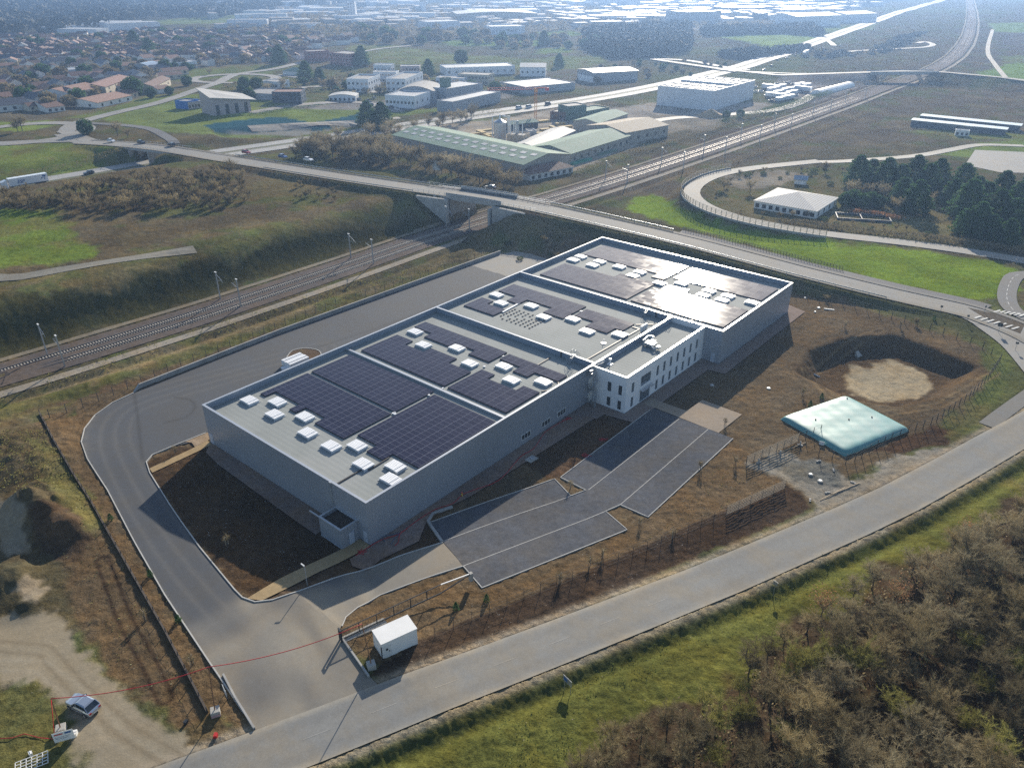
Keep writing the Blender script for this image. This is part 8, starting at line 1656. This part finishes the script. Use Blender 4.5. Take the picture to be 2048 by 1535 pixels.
def forest(name, poly, n_, r0, h0, m, seed):
    W = [G(*q) for q in poly]; A = np.array(W); r = np.random.default_rng(seed); x = r.uniform(A[:, 0].min(), A[:, 0].max(), n_ * 4); y = r.uniform(A[:, 1].min(), A[:, 1].max(), n_ * 4); k = inside(x, y, W); x = x[k][:n_]; y = y[k][:n_]; z = T(x, y); b = MB(); rnd = random.Random(seed)
    for u, v, w_ in zip(x, y, z):
        h = h0 * rnd.uniform(.6, 1.3); R_ = r0 * rnd.uniform(.6, 1.3)
        for _ in range(34):
            a = Vector((rnd.gauss(0, 1), rnd.gauss(0, 1), rnd.gauss(0, 1) + .3)).normalized(); c = Vector((u, v, w_ + h * .55)) + Vector((a.x * R_, a.y * R_, a.z * h * .45)); o = (a + Vector((rnd.gauss(0, .5), rnd.gauss(0, .5), rnd.gauss(0, .5)))).orthogonal().normalized(); q = a.cross(o); s = R_ * rnd.uniform(.2, .36); b.add([c - o * s, c + q * s * .8, c + o * s, c - q * s * .8], [(0, 1, 2, 3)])
    return b.build(name, m, kind='stuff')
forest('distant_forest', [(-500, -25), (-300, -32), (0, -14), (420, -6), (700, -20), (700, 8), (520, 24), (430, 40), (290, 42), (250, 56), (120, 72), (0, 80), (-500, 90)], 2600, 11, 13, 'far_wood', 1)
forest('town_treetops', [(430, 60), (560, 30), (900, 12), (1240, 8), (1240, 75), (1100, 70), (700, 80), (600, 90)], 900, 5, 7, 'twig_brown', 2)
forest('town_treetops', [(1200, 6), (1600, 4), (1660, 30), (1580, 56), (1420, 60), (1240, 60)], 700, 5, 6, 'twig_brown', 22)
forest('distant_woodland', [(1170, 68), (1380, 56), (1372, 108), (1240, 118), (1180, 105)], 1000, 6, 9, 'far_wood', 3)
forest('distant_scrub', [(1560, 108), (1740, 100), (1790, 78), (1860, 60), (1800, 100), (1640, 122)], 260, 3.5, 2.5, 'far_wood', 4)
forest('distant_scrub', [(1400, 66), (1620, 58), (1640, 74), (1560, 68), (1420, 74)], 300, 7, 8, 'far_wood', 5)
forest('distant_scrub', [(1640, 100), (1560, 108), (1480, 120), (1440, 112), (1560, 100)], 120, 6, 5, 'far_wood', 6)
forest('distant_woodland', [(1700, 20), (1880, -10), (2000, -25), (1200, -25), (1200, 2), (1600, 4)], 700, 12, 10, 'far_wood', 7)
forest('suburb_shrubbery', [(-60, 90), (60, 80), (330, 68), (560, 68), (650, 80), (600, 124), (470, 132), (330, 142), (310, 172), (200, 205), (60, 228), (-80, 240)], 1500, 2.6, 3.6, 'twig_dark', 9)
forest('suburb_shrubbery', [(440, 180), (600, 165), (760, 140), (840, 158), (1000, 165), (1050, 185), (900, 185), (760, 190), (600, 192)], 160, 2.2, 3, 'twig_dark', 10)
# saplings with stakes round the lot
SAP = bare_proto(51, 3.4, .8, 130, 'twig_brown', 6, .018, bark='bark'); MB().bar((.25, .1, -.2), (.25, .1, 1.7), .06).bar((-.25, -.1, -.2), (-.25, -.1, 1.7), .06).bar((-.25, -.1, 1.5), (.25, .1, 1.5), .05).build('stake', 'wood_pale', SAP)
EVG = leaf_proto('young_evergreen', 52, cone_shape(1.3, .42, .6), 320, .09, 'leaf_cypress'); sp_ = [(351, 905, 'on the soil island by the left footpath'), (455, 1090, 'on the shaded soil before the gable wall'), (604, 712, 'in the round tree pit of the back yard'), (1141, 975, 'in the soil wedge between the parking bays'), (1120, 1165, 'at the front of the car park'), (1205, 1115, 'beside the front fence, middle'), (1345, 1075, 'beside the front fence, right of middle'), (1400, 940, 'between the car park and the slatted fence'), (1470, 930, 'left of the slatted fence'), (1180, 1130, 'in the planting strip before the fence'), (1280, 1050, 'below the corner of the parking bay'), (1100, 500, 'behind the far end of the yard'), (1125, 500, 'next to its twin behind the far end of the yard'), (1690, 655, 'on the soil beyond the warehouse end'), (1800, 655, 'on the bank above the pond'), (1605, 790, 'between the pond track and the green tank'), (1450, 850, 'beside the concrete pad'), (290, 1240, 'on the soil strip left of the entrance road'), (385, 1330, 'on the soil strip near the red cable')]
for k, (px, py, lb) in enumerate(sp_): plant(SAP, at(px, py), 'bare staked sapling ' + lb, 'staked saplings', .8 + .3 * ((k * 37) % 10) / 10, name='sapling')
SAP.name = 'sapling'
for k, (px, py, lb) in enumerate(((222, 1040, 'on the left soil strip, upper'), (301, 1152, 'on the left soil strip, middle'), (357, 1243, 'on the left soil strip, lower'), (912, 1218, 'behind the sliding gate'), (973, 1202, 'by the gate counterweight'), (1620, 812, 'left of the green tank'), (1643, 797, 'above the green tank'), (1868, 640, 'by the fence below the road'))): plant(EVG, at(px, py), 'small dark young evergreen ' + lb, 'young evergreens', 1.0, cat='shrub')
for t in list(COL.objects):   # prototypes nobody planted
    if t.parent is None and t.get('label') == 'x':
        for c in list(t.children): bpy.data.objects.remove(c)
        bpy.data.objects.remove(t)
for t in COL.objects:
    if t.parent is None and t.get('group') in ('shrubs of the upper field thicket', 'brambles below the overpass bank', 'bushes on the overpass bank'): t.name = 'shrub'
    if t.parent is None and t.get('group') == 'staked saplings': t.name = 'sapling'
# ---------------------------------------------------------------- air
hz = MB().box(-3600, -250, -4.5, 4200, 8600, 84).build('haze', 'panel_black', kind='stuff'); hm = bpy.data.materials.new('haze'); hm.use_nodes = True; hn = hm.node_tree; hn.nodes.remove(hn.nodes['Principled BSDF']); pv_ = hn.nodes.new('ShaderNodeVolumePrincipled'); pv_.inputs['Color'].default_value = (.36, .58, 1.0, 1); pv_.inputs['Density'].default_value = .00023; pv_.inputs['Anisotropy'].default_value = .55
hn.links.new(pv_.outputs[0], hn.nodes['Material Output'].inputs['Volume']); hz.data.materials.clear(); hz.data.materials.append(hm)
